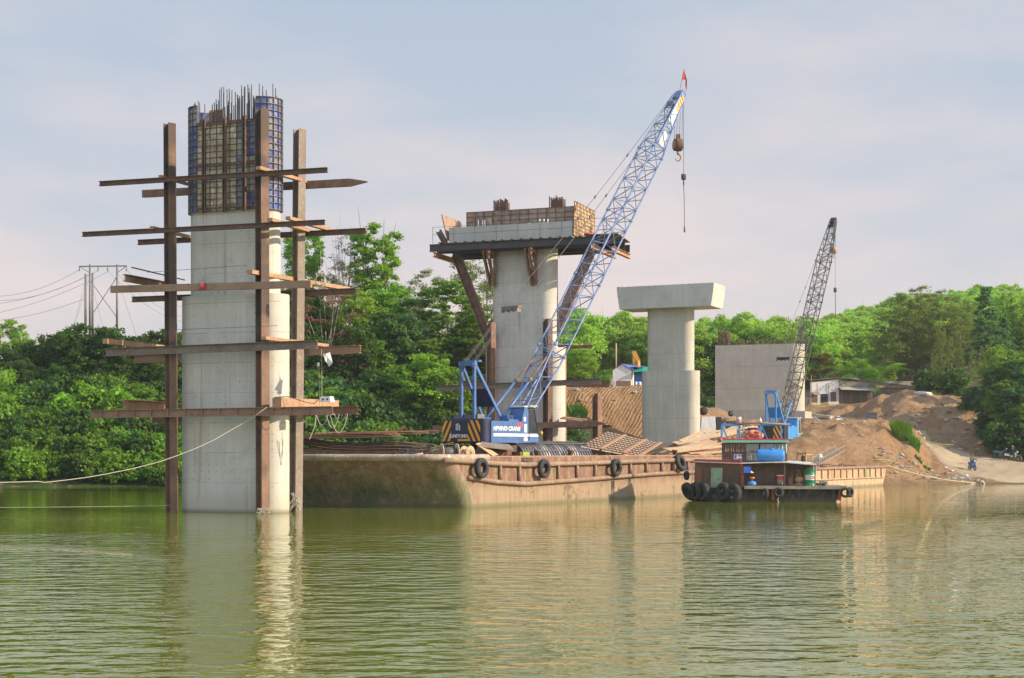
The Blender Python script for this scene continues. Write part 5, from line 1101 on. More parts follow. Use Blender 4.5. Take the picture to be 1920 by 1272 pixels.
# ---------------------------------------------------------------- second barge
B2 = BFrame(18.2, 112.5, 0.556, 0.831)
b2 = thing('flat_barge', 'pale peach coloured flat barge moored behind the tug against the bank', 'barge', B2.o, B2.rz); LF2 = 28.0
b = MB(); top = [(0, 0), (LF2 + .9, 0), (LF2 + .9, 8), (0, 8)]; bot = [(0, 0), (LF2 - .6, 0), (LF2 - .6, 8), (0, 8)]
b.prism(bot, -1, 0, [(0, 0), (LF2 - .2, 0), (LF2 - .2, 8), (0, 8)]); b.prism([(0, 0), (LF2 - .2, 0), (LF2 - .2, 8), (0, 8)], 0, 1.75, top); b.build('hull', HF, b2)
b = MB(); b.tube([(0, -.05, .78), (LF2 - .1, -.05, .78)], .07, 6); b.build('rub_rail', HF, b2); b = MB(); b.tube([(0, -.05, 1.66), (LF2 + .8, -.05, 1.72)], .11, 6); b.tube([(LF2 + .9, -.1, 1.72), (LF2 + .9, 8, 1.72)], .11, 6); b.build('rub_rail', MT['rub'], b2)
for i in range(13): MB().bar((10.5 + i * 1.4, -.06, .8), (10.5 + i * 1.4, -.06, 1.62), .12, .14, up=Vector((1, 0, 0))).build('fender_post', HF, b2)
b = MB(); b.box((LF2 - 4.2, -.035, 1.2), (.55, .02, .62)); b.build('patch', wear('green_patch', (.30, .36, .16), (.2, .3, .12), None, b=0), b2)
q = random.Random(4)
for i in range(9):
    p = B2.P(12 + i * 1.7, 1.5 + (i % 3) * .9, 1.85 + .1 * (i % 2)); tag(MB().ibeam(p, p + B2.u * q.uniform(1.5, 3) + B2.v * q.uniform(-.6, .6), .25, .2, t=.03).build('steel_offcut', MT['rust']), 'rusty steel offcut lying on the deck of the peach coloured barge', 'steel offcut', 'rusty offcuts on the peach coloured barge')
def B2p(px, py, v): return B2.px(px, py, v)
g = thing('gangway', 'grey lattice gangway ramp rising from the deck of the peach coloured barge', 'gangway', B2p(1535, 874, 2.5)); p0, p1 = B2p(1535, 872, 3.0), B2p(1584, 845, 3.0)
b = MB(); dd = Vector((0, 0, .45)); off = B2.v * .9
for o_ in (Vector((0, 0, 0)), off):
    b.bar(p0 + o_, p1 + o_, .07, .07); b.bar(p0 + dd + o_, p1 + dd + o_, .06, .06)
    for i in range(14): a = p0.lerp(p1, i / 14) + o_; c = p0.lerp(p1, (i + 1) / 14) + o_; b.bar(a, a + dd, .035, .035); b.bar(a, c + dd, .03, .03)
b.build('side_rails', MT['wood_grey'], g, world=True); b = MB(); b.plate(p0, p1, p1 + off, p0 + off, .05); b.build('walkway', MT['wood_grey'], g, world=True)
t = thing('crate', 'open rusty frame crate behind the tug cabin', 'crate', B2p(1508, 872, 2.0), B2.rz); b = MB()
for x in (-.6, .6):
    for y in (-.4, .4): b.bar((x, y, 0), (x, y, .95), .1, .1)
for z in (.08, .9):
    for y in (-.4, .4): b.bar((-.6, y, z), (.6, y, z), .1, .1)
    for x in (-.6, .6): b.bar((x, -.4, z), (x, .4, z), .1, .1)
b.build('frame', MT['wood'], t); b = MB(); b.lathe([(0, .1), (.3, .1), (.28, .7), (0, .75)], (0, 0, 0), 12); b.build('motor', MT['rust_dark'], t); b = MB(); b.box((0, 0, .99), (1.4, 1.0, .05)); b.build('lid', MT['rust_dark'], t)
b = MB()
for i in range(5): b.lathe([(0, 0), (.42 - .04 * i, 0), (.45 - .04 * i, .12), (0, .14)], B2p(1536, 868 - 3.2 * i, 4.0), 10)
tag(b.build('bag_stack', MT['white']), 'small stack of white bags by the gangway foot', 'bags')
b = MB(); p = B2p(1648, 871, 2.0)
for i in range(6): b.tube([p + Vector(((.5 + .12 * i) * math.cos(a) + .15 * i, .3 * math.sin(a), .15 + .28 * abs(math.sin(a * 1.0 + i)))) for a in np.linspace(0, 5.5, 14)], .035, 5)
tag(b.build('rope_coil', MT['rope_yellow']), 'loose yellow rope coil on the bow of the peach coloured barge', 'rope coil')
tag(MB().tube(sag(B2p(1664, 873, .5), W(1842, 906, 143), .35, 18), .05, 5).build('mooring_rope', MT['rope_yellow']), 'yellow mooring rope from the peach coloured barge down to the shore', 'rope')
tag(MB().tube([W(1842, 906, 143), W(1945, 907, 143)], .03, 5).build('mooring_line', MT['wire']), 'dark line running along the shore from the mooring stump to the right edge', 'rope')
b = MB(); p = W(1843, 909, 142.6); b.tube([p + Vector((-.35, 0, .25)), p + Vector((0, 0, .25)), p + Vector((.3, 0, -.25))], .18, 7, r1=.1); tag(b.build('stump', MT['rope']), 'mossy stump at the waterline where the yellow rope ends', 'stump')
# ---------------------------------------------------------------- cranes
def lattice(b, p0, p1, sx, up, prof, bays, rc, rl, double=False):
    """four chords and zigzag lacing; prof(t) -> (width, depth)"""
    d = (p1 - p0); 
    def corner(t, i, j): w, h = prof(t); return p0 + d * t + sx * (w / 2 * i) + up * (h / 2 * j)
    cs = [(-1, -1), (1, -1), (1, 1), (-1, 1)]
    for i, j in cs: b.tube([corner(k / bays, i, j) for k in range(bays + 1)], rc, 6)
    for k in range(bays):
        t0, t1 = k / bays, (k + 1) / bays
        for f in range(4):
            a, c = cs[f], cs[(f + 1) % 4]
            if (k + f) % 2: a, c = c, a
            b.tube([corner(t0, *a), corner(t1, *c)], rl, 4, caps=False)
            if f % 2 == 0: b.tube([corner(t1, *a), corner(t1, *c)], rl * .85, 4, caps=False)
def crane(name, label, origin, heading, cfg):
    t = thing(name, label, 'crane', origin, -heading); body, trim, cw = cfg['body'], cfg['trim'], cfg['cw']
    def part(nm, mat, fn, parent=None): b = MB(); fn(b); return b.build(nm, mat, parent or t)
    # undercarriage
    for s in (-1, 1):
        def trk(b, s=s):
            pts = [(.45 * math.sin(a) + (2.0 if math.sin(a) >= 0 else -2.0), .5 - .45 * math.cos(a)) for a in np.linspace(0, 2 * math.pi, 25)]
            n = len(pts) - 1; vs = [(s * 1.5 - .38, 2.3 + y, z) for y, z in pts[:-1]] + [(s * 1.5 + .38, 2.3 + y, z) for y, z in pts[:-1]]
            b.add(vs, [tuple(range(n)), tuple(reversed(range(n, 2 * n)))] + [(i, i + n, (i + 1) % n + n, (i + 1) % n) for i in range(n)])
            for k in range(18): b.box((s * 1.5, .35 + k * .23, .965), (.8, .06, .05)); b.box((s * 1.5, .35 + k * .23, .035), (.8, .06, .05))
        part('crawler_track', MT['rust_dark'], trk)
    part('turntable', MT['black'], lambda b: b.lathe([(0, .85), (1.0, .85), (1.0, 1.15), (0, 1.15)], (0, 2.3, 0), 24))
    # counterweight, rounded rear corners
    def cwt(b):
        w, r_ = 1.66, .3; pl = [(w, .55), (-w, .55)] + [(-w + r_ - r_ * math.cos(a), r_ - r_ * math.sin(a)) for a in np.linspace(0, math.pi / 2, 6)] + [(w - r_ + r_ * math.sin(a), r_ - r_ * math.cos(a)) for a in np.linspace(0, math.pi / 2, 6)]
        ins = [(x * .97, y + (.04 if y < .6 else 0)) for x, y in pl]
        b.prism(pl, 1.14, 2.46); b.prism(pl, 2.46, 2.54, ins); b.prism(ins, 1.06, 1.14, pl)
    c_ = part('counterweight', cw, cwt)
    def stripes(b, x0, x1, flip):
        # slanted yellow bars clipped to the field
        zb, zt = 1.20, 2.44; w_, st = .21, .40; sl = 1.05 * (1 if flip else -1)
        k = -4
        while k < 8:
            a = x0 + k * st
            pts = [(a, zb), (a + w_, zb), (a + w_ + sl * .62, zt), (a + sl * .62, zt)]
            # clip polygon to x in [x0,x1]
            def clip(P_, lim, sg):
                out = []
                for i in range(len(P_)):
                    p, r_ = P_[i], P_[(i + 1) % len(P_)]; ip, ir = sg * (p[0] - lim) >= 0, sg * (r_[0] - lim) >= 0
                    if ip: out.append(p)
                    if ip != ir: u = (lim - p[0]) / (r_[0] - p[0]); out.append((lim, p[1] + u * (r_[1] - p[1])))
                return out
            P_ = clip(pts, x0, 1); P_ = clip(P_, x1, -1) if P_ else P_
            if len(P_) > 2: b.add([(x, -.008, z) for x, z in P_], [tuple(range(len(P_)))])
            k += 1
    part('warning_stripes', MT['orange'], lambda b: stripes(b, -1.6, -.88, True), c_); part('warning_stripes', MT['orange'], lambda b: stripes(b, .42, 1.36, False), c_)
    # machine house
    def house(b):
        b.box((0.05, 2.48, 1.76), (3.4, 3.84, 1.3)); b.box((-.85, 4.65, 1.7), (1.7, .5, 1.1)); b.box((1.2, 3.2, 2.43), (.7, 1.4, .2)); b.box((1.0, 3.0, 2.62), (.55, .55, .3)); b.box((-.9, 2.6, 2.5), (1.1, 1.6, .34))
        for y in (.75, 1.6, 2.6, 3.3): b.box((1.755, y, 1.8), (.012, .02, 1.0))
    part('machine_house', body, house)
    part('house_roof_hatch', cfg['roof'], lambda b: b.box((-.2, .9, 2.68), (1.8, .7, .28)))
    def louver(b):
        for k in range(5): b.box((1.283, 3.0, 2.53 + k * .05), (.02, .42, .025))
    part('grille', MT['black'], louver)
    # cab
    def cab(b):
        x0, x1 = .72, 1.76
        side = [(3.45, 1.15), (5.15, 1.15), (5.2, 1.65), (4.72, 3.28), (3.78, 3.28), (3.45, 2.3)]
        n = len(side); b.add([(x0, y, z) for y, z in side] + [(x1, y, z) for y, z in side], [tuple(range(n)), tuple(reversed(range(n, 2 * n)))] + [(i, i + n, (i + 1) % n + n, (i + 1) % n) for i in range(n)])
    cb_ = part('cab', cfg['cab'], cab)
    def gl(b):
        b.add([(1.765, 4.22, 1.75), (1.765, 5.08, 1.75), (1.765, 4.68, 3.15), (1.765, 4.22, 3.15)], [(0, 1, 2, 3)])
        b.add([(.78, 5.206, 1.7), (1.70, 5.206, 1.7), (1.70, 4.74, 3.22), (.78, 4.74, 3.22)], [(3, 2, 1, 0)])
        b.add([(.82, 3.53, 2.52), (1.66, 3.53, 2.52), (1.66, 3.765, 3.18), (.82, 3.765, 3.18)], [(0, 1, 2, 3)])
    part('window', MT['glass'], gl, cb_)
    def fr_(b):
        b.box((1.77, 4.2, 2.25), (.03, .06, 1.9)); b.tube([(1.77, 5.12, 1.6), (1.77, 4.70, 3.25)], .035, 5); b.tube([(1.77, 4.2, 1.73), (1.77, 5.12, 1.73)], .03, 5); b.tube([(1.77, 4.1, 3.22), (1.77, 4.72, 3.22)], .035, 5)
    part('window_frame', trim, fr_, cb_)
    part('cab_roof', cfg['roofpad'], lambda b: (b.box((1.24, 4.25, 3.31), (1.15, 1.15, .06)), b.box((1.3, 4.45, 3.36), (1.25, .9, .04), .1)), cb_)
    part('lamp', MT['yellow'], lambda b: b.lathe([(0, 0), (.10, 0), (.12, .1), (0, .12)], (1.8, 5.3, 1.72), 12, Vector((0, 1, 0))), cb_)
    # gantry
    gz, gy, gx = 5.85, .5, .50
    def gan(b):
        for s in (-1, 1):
            b.bar((s * gx, gy, 2.4), (s * gx, gy, gz), .15, .17); b.bar((s * gx, gy, gz), (s * .72, 3.0, 2.35), .13, .17)
        b.bar((-gx - .12, gy, gz), (gx + .12, gy, gz), .26, .30); b.bar((-gx, gy + .3, gz + .14), (gx + .2, gy + .3, gz + .14), .3, .12)
        for s in (-1, 1): b.lathe([(0, -.08), (.22, -.08), (.22, .08), (0, .08)], (s * (gx - .02), gy, gz - .12), 14, Vector((1, 0, 0)))
    ga = part('gantry', body, gan)
    part('gantry_plate', cfg['plate'], lambda b: b.plate((-.60, 1.46, 4.35), (.60, 1.46, 4.35), (.66, 2.16, 3.30), (-.66, 2.16, 3.30), .04), ga)
    # boom
    yt, zt = cfg.get('tip', (24.5, 26.4)); p0, p1 = Vector((0, 5.0, 2.2)), Vector((0, yt, zt)); d = (p1 - p0); Lb = d.length; dn = d.normalized(); up = Vector((0, -dn.z, dn.y)); sx = Vector((1, 0, 0))
    fw_ = 1.27
    def seg(nm, t0, t1, bays):
        def pr_(t):
            T = t0 + (t1 - t0) * t
            if T < .17: k = T / .17; return (1.05 + (fw_ - 1.05) * k, .35 + (fw_ - .35) * k)
            if T > .80: k = (T - .80) / .20; return (fw_ - .62 * k, fw_ - .85 * k)
            return (fw_, fw_)
        b = MB(); a, c = p0 + d * t0, p0 + d * t1; lattice(b, a, c, sx, up, pr_, bays, .062, .032)
        if t0 > 0:
            w, h = pr_(0)
            for i, j in ((-1, -1), (1, -1), (1, 1), (-1, 1)): q_ = a + sx * (w / 2 * i) + up * (h / 2 * j); b.tube([q_ - dn * .12, q_ + dn * .12], .10, 6)
            b.tube([a + sx * (-w / 2) + up * (-h / 2), a + sx * (w / 2) + up * (h / 2)], .03, 4); b.tube([a + sx * (w / 2) + up * (-h / 2), a + sx * (-w / 2) + up * (h / 2)], .03, 4)
        return b.build(nm, cfg['boom'], t)
    seg('boom_section', 0, .2, 7); seg('boom_section', .2, .405, 6); seg('boom_section', .405, .60, 6); seg('boom_section', .60, .80, 6)
    bt = seg('boom_section', .80, 1.0, 7)
    def head(b):
        b.box(p1 - dn * .25, (.72, .55, .5), rot=Matrix(((1, 0, 0), (0, dn.y, -dn.z), (0, dn.z, dn.y))))
        for x in (-.24, -.08, .08, .24): b.lathe([(.05, -.03), (.30, -.03), (.26, 0), (.30, .03), (.05, .03)], p1 + Vector((x, .12, .05)), 14, Vector((1, 0, 0)), closed=True)
        b.box(p1 - dn * 1.3 + up * .32, (.6, .35, .3))
    part('boom_head', cfg['head'], head, bt)
    def plates(b):
        for k, (s0, s1) in enumerate(((.90, .985), (.825, .865))):
            w = .5; a = p0 + d * s0; c = p0 + d * s1
            b.plate(a + sx * (.52 if k else .42) - up * .25, c + sx * (.50 if k else .36) - up * .18, c + sx * (.50 if k else .36) + up * .22, a + sx * (.52 if k else .42) + up * .28, .02)
    part('sign_plate', cfg['sign'], plates, bt)
    if cfg.get('stripe'):
        def sp(b):
            for k in range(4):
                a = p0 + d * (.945 + .012 * k); b.plate(a + sx * .43 - up * .16, a + dn * .2 + sx * .43 - up * .16, a + dn * .32 + sx * .43 + up * .18, a + dn * .12 + sx * .43 + up * .18, .015)
        part('warning_stripes', MT['orange'], sp, bt)
    # backstops
    for s in (-1, 1):
        e = p0 + d * .17 + sx * (s * .5) + up * .6
        a = Vector((s * .62, 2.7, 2.35)); m = a.lerp(e, .62)
        MB().tube([a, m], .085, 8).build('backstop', body, t); MB().tube([m, e], .055, 8).build('backstop', MT['rust'], t); MB().tube([m - (e - a).normalized() * .15, m + (e - a).normalized() * .2], .12, 8).build('collar', MT['rust'], t)
    # hoist ropes, bridle, pendants
    br = Vector((0, gy, gz)).lerp(p1 + up * .3, .178)
    def bridle(b): b.box(br, (1.35, .40, .10)); b.box(br - Vector((0, .05, .14)), (1.2, .30, .18)); [b.box(br - Vector((x, .05, .2)), (.05, .36, .26)) for x in (-.6, -.2, .2, .6)]
    part('bridle_block', cfg['bridle'], bridle)
    def ropes(b):
        for x in (-.5, -.38, -.25, .25, .38, .5):
            b.tube([(x * .9, gy + .1, gz + .05), br + Vector((x, -.1, -.05))], .014, 4)
    part('hoist_ropes', MT['wire'], ropes)
    for s in (-1, 1):
        e = p1 + sx * (.3 * s) + up * .35 - dn * .3
        b = MB(); pts = sag(br + Vector((.6 * s, .1, .05)), e, .28, 10); b.tube(pts, .020, 5)
        for k in (4, 5, 7): b.tube([pts[k] - dn * .12, pts[k] + dn * .12], .06, 6)
        b.build('pendant', MT['wire'], t)
    b = MB(); b.tube([Vector((.1, 3.6, 2.5)), p1 + up * .1 + sx * .1], .013, 4); b.tube([Vector((-.1, 3.6, 2.5)), p1 + up * .1 - sx * .1], .013, 4); b.build('hoist_ropes', MT['wire'], t)
    return t, p0, p1, d, dn, up
HEAD1 = R(38)
crB, p0, p1, d_, dn_, up_ = crane('crawler_crane', 'big blue lattice boom crane with orange striped counterweight standing on the rusty barge', Vector((-2.94, 88.8, DK)), HEAD1,
    dict(body=MT['blue'], trim=MT['black'], cw=MT['navy'], roof=MT['steel'], cab=MT['blue'], roofpad=MT['white'], plate=MT['navy'], boom=MT['boom_blue'], head=MT['boom_blue'], sign=MT['white'], bridle=MT['rust_grey'], stripe=True))
hs = [o for o in crB.children if o.name.startswith('machine_house')][0]; cwp = [o for o in crB.children if o.name.startswith('counterweight')][0]
RS = dict(xd=(0, 1, 0), up=(0, 0, 1))
text_mesh('HPVINO CRANE', .36, MT['white'], hs, face_m((1.757, 2.02, 1.95), **RS), bold=.012, shear=.25)
MB().box((1.756, 2.95, 1.58), (.012, 4.4, .17)).build('white_stripe', MT['white'], hs)
b = MB(); b.box((1.756, 3.3, 2.18), (.012, .55, .2)); b.build('red_sticker', MT['red'], hs)
b = MB(); b.box((1.768, 3.86, 2.0), (.012, .26, .5)); b.box((1.768, 3.86, 1.33), (.012, .34, .22)); b.box((1.768, 3.78, 2.55), (.012, .2, .26)); b.build('white_sticker', MT['white'], hs)
LOGO = MT['white']
def logo(b, x, y, z, s, ax):
    for k, hgt in ((-1, .9), (0, 1.2), (1, .9)):
        c = Vector((x, y, z)) + ax * (k * .36 * s); sz = (.2 * s, .012, hgt * s) if abs(ax.x) > .5 else (.012, .2 * s, hgt * s); b.box(c + Vector((0, 0, hgt * s * .5)), sz)
    c = Vector((x, y, z + 1.0 * s)); b.box(c - ax * .2 * s, (.5 * s, .012, .14 * s) if abs(ax.x) > .5 else (.012, .5 * s, .14 * s))
b = MB(); logo(b, -.35, -.012, 1.85, .36, Vector((1, 0, 0))); b.build('logo', LOGO, cwp)
RR = dict(xd=(1, 0, 0), up=(0, 0, 1))
text_mesh('HP CRANE', .13, MT['white'], cwp, face_m((-.35, -.012, 1.77), **RR), bold=.004) if 0 else None
text_mesh('SUMITOMO', .28, MT['white'], cwp, face_m((-.30, -.012, 1.50), **RR), bold=.012)
text_mesh('LS 118RH5', .20, MT['orange'], cwp, face_m((.0, -.012, 1.27), **RR), bold=.010) if 0 else None
b = MB(); b.box((.1, -.008, 1.27), (.95, .01, .12)); b.build('yellow_plate', MT['orange'], cwp)
M1 = wm(crB); TIP1 = M1 @ p1
def drop(px, y0, y1, r_, mat, label, name, cat, off):
    p = TIP1 + off; z0 = EYE + (HY - y0) / FP * p.y; z1 = EYE + (HY - y1) / FP * p.y; return p, z0, z1
# hook block with its falls
F1 = M1.to_3x3() @ Vector((0, 1, 0))
ph = TIP1 + F1 * .05 + Vector((-.15, 0, 0)); zc = EYE + (HY - 272) / FP * ph.y
hk = thing('hook_block', 'heavy rust brown hook block hanging high from the blue boom head', 'hook block', Vector((ph.x, ph.y, zc)))
MB().lathe([(0, -.28), (.42, -.28), (.46, -.2), (.46, .2), (.42, .28), (0, .28)], (0, 0, 0), 20, Vector((1, .3, 0))).build('cheek_plates', MT['rust_dark'], hk)
MB().lathe([(0, -.30), (.30, -.30), (.30, .30), (0, .30)], (0, 0, 0), 18, Vector((1, .3, 0))).build('sheave', MT['rust_light'], hk)
MB().bar((0, 0, .35), (0, 0, .75), .3, .3).build('yoke', MT['rust_dark'], hk)
b = MB(); b.tube([Vector((0, 0, -.45)), Vector((0, 0, -.7))], .09, 8); b.tube([Vector((.2 * math.sin(a) * 1.0, 0, -.92 + .24 * math.cos(a))) for a in np.linspace(0, 4.6, 14)], .07, 8, r1=.03); b.build('hook', MT['rust_light'], hk)
b = MB()
for x in (-.28, -.1, .1, .28): b.tube([Vector((x, 0, .4)), Vector((x * .9 + .1, 0, TIP1.z - zc - .2))], .016, 4)
b.build('hoist_ropes', MT['wire'], hk)
pb = TIP1 + F1 * .35 + Vector((.1, 0, 0)); zb = EYE + (HY - 332) / FP * pb.y; ze = EYE + (HY - 436) / FP * pb.y
ob = thing('ball_hook', 'small weighted line with a slender chain hanging below the blue boom head', 'ball hook', Vector((pb.x, pb.y, zb)))
MB().tube([(0, 0, .1), (0, 0, TIP1.z - zb)], .018, 4).build('hoist_rope', MT['wire'], ob)
MB().lathe([(0, -.2), (.16, -.2), (.18, -.15), (.18, .15), (.16, .2), (0, .2)], (0, 0, 0), 14).build('weight', MT['rust_dark'], ob)
b = MB(); b.tube([(0, 0, -.2), (0, 0, -.6)], .05, 6); b.tube([(0, 0, -.6), (.04, 0, -1.6), (0.06, 0, ze - zb + .4)], .028, 5); b.tube([(0.06, 0, ze - zb + .4), (.06, 0, ze - zb)], .06, 6); b.build('chain', MT['wire'], ob)
fl = thing('flag', 'small red pennant on a thin pole at the top of the blue boom', 'flag', TIP1 + Vector((0, 0, .3)))
MB().tube([(0, 0, 0), (.3, 0, 1.55)], .02, 5).build('flag_pole', MT['rebar'], fl)
b = MB(); vs = [(.30, 0, 1.62), (.38, .02, 1.3), (.18, 0, .78), (.42, .03, .8), (.52, -.03, .75), (.40, .04, .35), (.48, -.02, -.1), (.52, .02, .3)]
b.add(vs, [(0, 2, 3, 1), (1, 3, 4), (3, 5, 7, 4), (5, 6, 7)]); b.build('cloth', plain('red_flag_cloth', (.62, .07, .06), .8), fl)
# black boomed crane on the shore
gz_ = ground_z(25.6, 149.6, False)
BODY2 = MT['light_blue']
crK, q0, q1, qd, qn, qu = crane('crawler_crane', 'smaller light blue crane with a black lattice boom standing on the shore behind the tug', Vector((25.75, 149.4, 3.2)), R(27),
    dict(body=MT['light_blue'], trim=MT['white'], cw=MT['black'], roof=MT['navy'], cab=MT['light_blue'], roofpad=MT['white'], plate=MT['light_blue'], boom=plain('worn_dark_boom', (.075, .068, .062), .7), head=MT['black'], sign=MT['black'], bridle=MT['black']))
M2 = wm(crK); TIP2 = M2 @ q1
p = TIP2 + Vector((.1, .2, 0)); zh = EYE + (HY - 470) / FP * p.y
hk = thing('hook_block', 'orange brown hook block tucked under the black boom head', 'hook block', Vector((p.x, p.y, zh)))
MB().lathe([(0, -.2), (.36, -.2), (.36, .2), (0, .2)], (0, 0, 0), 16, Vector((1, .3, 0))).build('sheave', MT['rust_light'], hk); b = MB(); b.tube([(0, 0, -.3), (0, 0, -.55)], .06, 6); b.tube([Vector((.14 * math.sin(a), 0, -.68 + .14 * math.cos(a))) for a in np.linspace(0, 4.6, 10)], .045, 6); b.build('hook', MT['rust_light'], hk)
b = MB(); [b.tube([(x, 0, .3), (x, 0, TIP2.z - zh)], .016, 4) for x in (-.15, .0, .15)]; b.build('hoist_ropes', MT['wire'], hk)
p = TIP2 + Vector((.25, .3, 0)); zh = EYE + (HY - 544) / FP * p.y
hk = thing('ball_hook', 'thin weighted line hanging from the black boom down to the tree tops', 'ball hook', Vector((p.x, p.y, zh)))
MB().tube([(0, 0, 0), (0, 0, TIP2.z - zh)], .02, 4).build('hoist_rope', MT['wire'], hk); MB().lathe([(0, -.25), (.18, -.25), (.18, .25), (0, .25)], (0, 0, 0), 12).build('weight', MT['rust_dark'], hk); MB().tube([(0, 0, -.2), (.05, 0, -3.2)], .045, 5).build('chain', MT['wire'], hk)
b = MB(); b.bar((-.9, 5.0, .75), (2.6, 5.4, .75), 1.0, .14); b.build('step_plate', MT['light_blue'], crK)
# ---------------------------------------------------------------- tug
TY = 93.5
tug = thing('tugboat', 'dark timber tugboat with a blue tank and tyre fenders moored by the barge stern', 'tugboat', (flatp(1440, TY), TY, 0), -0.10)
def tx(px, y=0.0): return (px - 1440) / 29.95
def tz(py): return 3.2 - (py - 845) / 29.95
def tp_(nm, mat, fn, parent=None): b = MB(); fn(b); return b.build(nm, mat, parent or tug)
xb, xs = tx(1286), tx(1560)                    # bow and stern
BX = tx(1391)                                   # corner where the side turns in to the bow
hm = hull_mat('tug_hull_plating', (.07, .06, .045), (.035, .035, .038), (.13, .12, .10), .35)
plan_top = [(xs + .5, 0), (BX, 0), (tx(1340), .55), (xb, 1.9), (xb + .2, 2.6), (tx(1340), 3.4), (BX, 3.7), (xs + .5, 3.7)]
plan_bot = [(xs, .15), (BX, .15), (tx(1345), .7), (xb + .75, 2.0), (xb + .9, 2.5), (tx(1345), 3.2), (BX, 3.5), (xs, 3.5)]
tp_('hull', hm, lambda b: b.prism(plan_bot, -.6, .84, plan_top))
def tug_prism(b, pl, z0, z1): b.prism(pl, z0, z1)
tp_('side_deck', MT['wood_grey'], lambda b: (b.box(((tx(1395) + tx(1583)) / 2, 1.6, .92), (tx(1583) - tx(1395), 4.2, .13)), b.box(((tx(1395) + tx(1583)) / 2, -.53, .90), (tx(1583) - tx(1395), .06, .20))))
tp_('foredeck', MT['wood_grey'], lambda b: b.prism([(BX, -.02), (tx(1340), .5), (xb - .02, 1.86), (xb + .2, 2.6), (tx(1340), 3.4), (BX, 3.7)], .85, .93))
tp_('waterline_strip', MT['wood_grey'], lambda b: b.box(((BX + xs) / 2, .13, .10), (xs - BX, .06, .14)))
for xx in (1449, 1571): tp_('hull_post', wear('orange_primer%d' % xx, (.42, .13, .05), (.34, .10, .05), None, b=0), lambda b: b.bar((tx(xx), .02, .12), (tx(xx + (0 if xx < 1500 else 3)), -.12, .86), .34, .2, up=Vector((1, 0, 0))))
# main cabin: leaning bow wall, long side set back under the roof
A0, A1 = Vector((tx(1303), 1.35, .92)), Vector((BX, .12, .90))
TA0, TA1 = Vector((tx(1305), 1.15, tz(866))), Vector((BX - .02, -.30, tz(869)))
def bowwall(b):
    b.plate(A0, A1, TA1, TA0, -.06)
bw = tp_('bow_wall', MT['wood_dark'], bowwall)
def onwall(s, t): return A0.lerp(A1, s).lerp(TA0.lerp(TA1, s), t)
nW = (A1 - A0).cross(TA0 - A0).normalized()
def wallplate(b, s0, s1, t0, t1, off, th=.03): b.plate(onwall(s0, t0) + nW * off, onwall(s1, t0) + nW * off, onwall(s1, t1) + nW * off, onwall(s0, t1) + nW * off, th)
tp_('door', wear('pale_green_door', (.36, .48, .33), (.30, .42, .28), (.25, .2, .15), b=0), lambda b: wallplate(b, .36, .60, .0, .78, .005), bw)
tp_('panel', wear('ochre_brown_panel', (.26, .12, .045), (.20, .09, .04), None, b=0), lambda b: wallplate(b, .03, .16, .0, .8, .004), bw)
tp_('trim', MT['red'], lambda b: (b.bar(TA0 + nW * .05 + Vector((0, 0, .10)), TA1 + nW * .05 + Vector((0, 0, .10)), .16, .13), b.bar(TA1 + nW * .05 + Vector((0, 0, .1)), A1 + nW * .05, .08, .08)), bw)
tp_('trim', MT['white'], lambda b: b.bar(TA0 + nW * .05, TA1 + nW * .05, .12, .06), bw)
for s in (.22, .68, .88): tp_('stay', MT['steel'], lambda b: b.tube([onwall(s, .05) + nW * .12, onwall(s + .07, .55) + nW * .16], .02, 5), bw)
XR = tx(1527)
cabin = tp_('cabin_wall', MT['wood_dark'], lambda b: (b.box(((BX + XR) / 2, 2.1, 1.66), (XR - BX - .04, 2.4, 1.46)), [b.box((tx(x), .88, 1.66), (.05, .04, 1.46)) for x in range(1405, 1525, 15)]))
tp_('window_board', wear('brown_boards', (.17, .115, .09), (.13, .085, .065), None, b=.003), lambda b: (b.box((tx(1435), .86, 1.65), (1.4, .04, .95)), b.box((tx(1435), .82, 1.5), (1.45, .05, .06)), b.box((tx(1435), .82, 1.65), (.05, .05, .95))), cabin)
roof = tp_('cabin_roof', wear('pale_roof_sheet', (.62, .60, .57), (.48, .45, .42), (.30, .24, .19), b=0), lambda b: (b.plate((BX - .05, -.42, tz(870)), (tx(1460), -.42, tz(868) + .03), (tx(1460), 3.4, tz(864)), (BX - .05, 3.4, tz(866)), .05), b.plate((tx(1460), -.42, tz(868) + .03), (tx(1529), -.42, tz(873)), (tx(1529), 3.4, tz(869)), (tx(1460), 3.4, tz(864)), .05)))
for x in (1393, 1470, 1526): tp_('post', MT['wood_dark'], lambda b: b.bar((tx(x), -.25, .95), (tx(x), -.30, tz(871)), .07, .07))
# wheelhouse
wx0, wx1 = tx(1358), tx(1478)
def wheel(b):
    b.box(((wx0 + wx1) / 2, 2.0, 2.82), (wx1 - wx0, 2.4, .62))
    n = 9
    for i in range(n): x = wx0 + .05 + (tx(1400) - wx0) * i / (n - 1); b.box((x, .84, 3.35), (.09 if i % 2 else .16, .06, .5))
    b.box((tx(1440), 2.0, 3.35), (wx1 - tx(1402), 2.4, .5))
    b.box((wx0 + .05, 2.0, 3.35), (.1, .1, .5)); b.box((wx0 + .05, 3.1, 3.35), (.1, .1, .5))
    b.box(((wx0 + wx1) / 2, 2.0, 3.63), (wx1 - wx0, 2.4, .1))
wh = tp_('wheelhouse', MT['wood_dark'], wheel)
tp_('wheelhouse_roof', MT['teal'], lambda b: b.box(((tx(1349) + tx(1481)) / 2, 1.9, tz(828)), (tx(1481) - tx(1349), 3.0, .13)), wh)
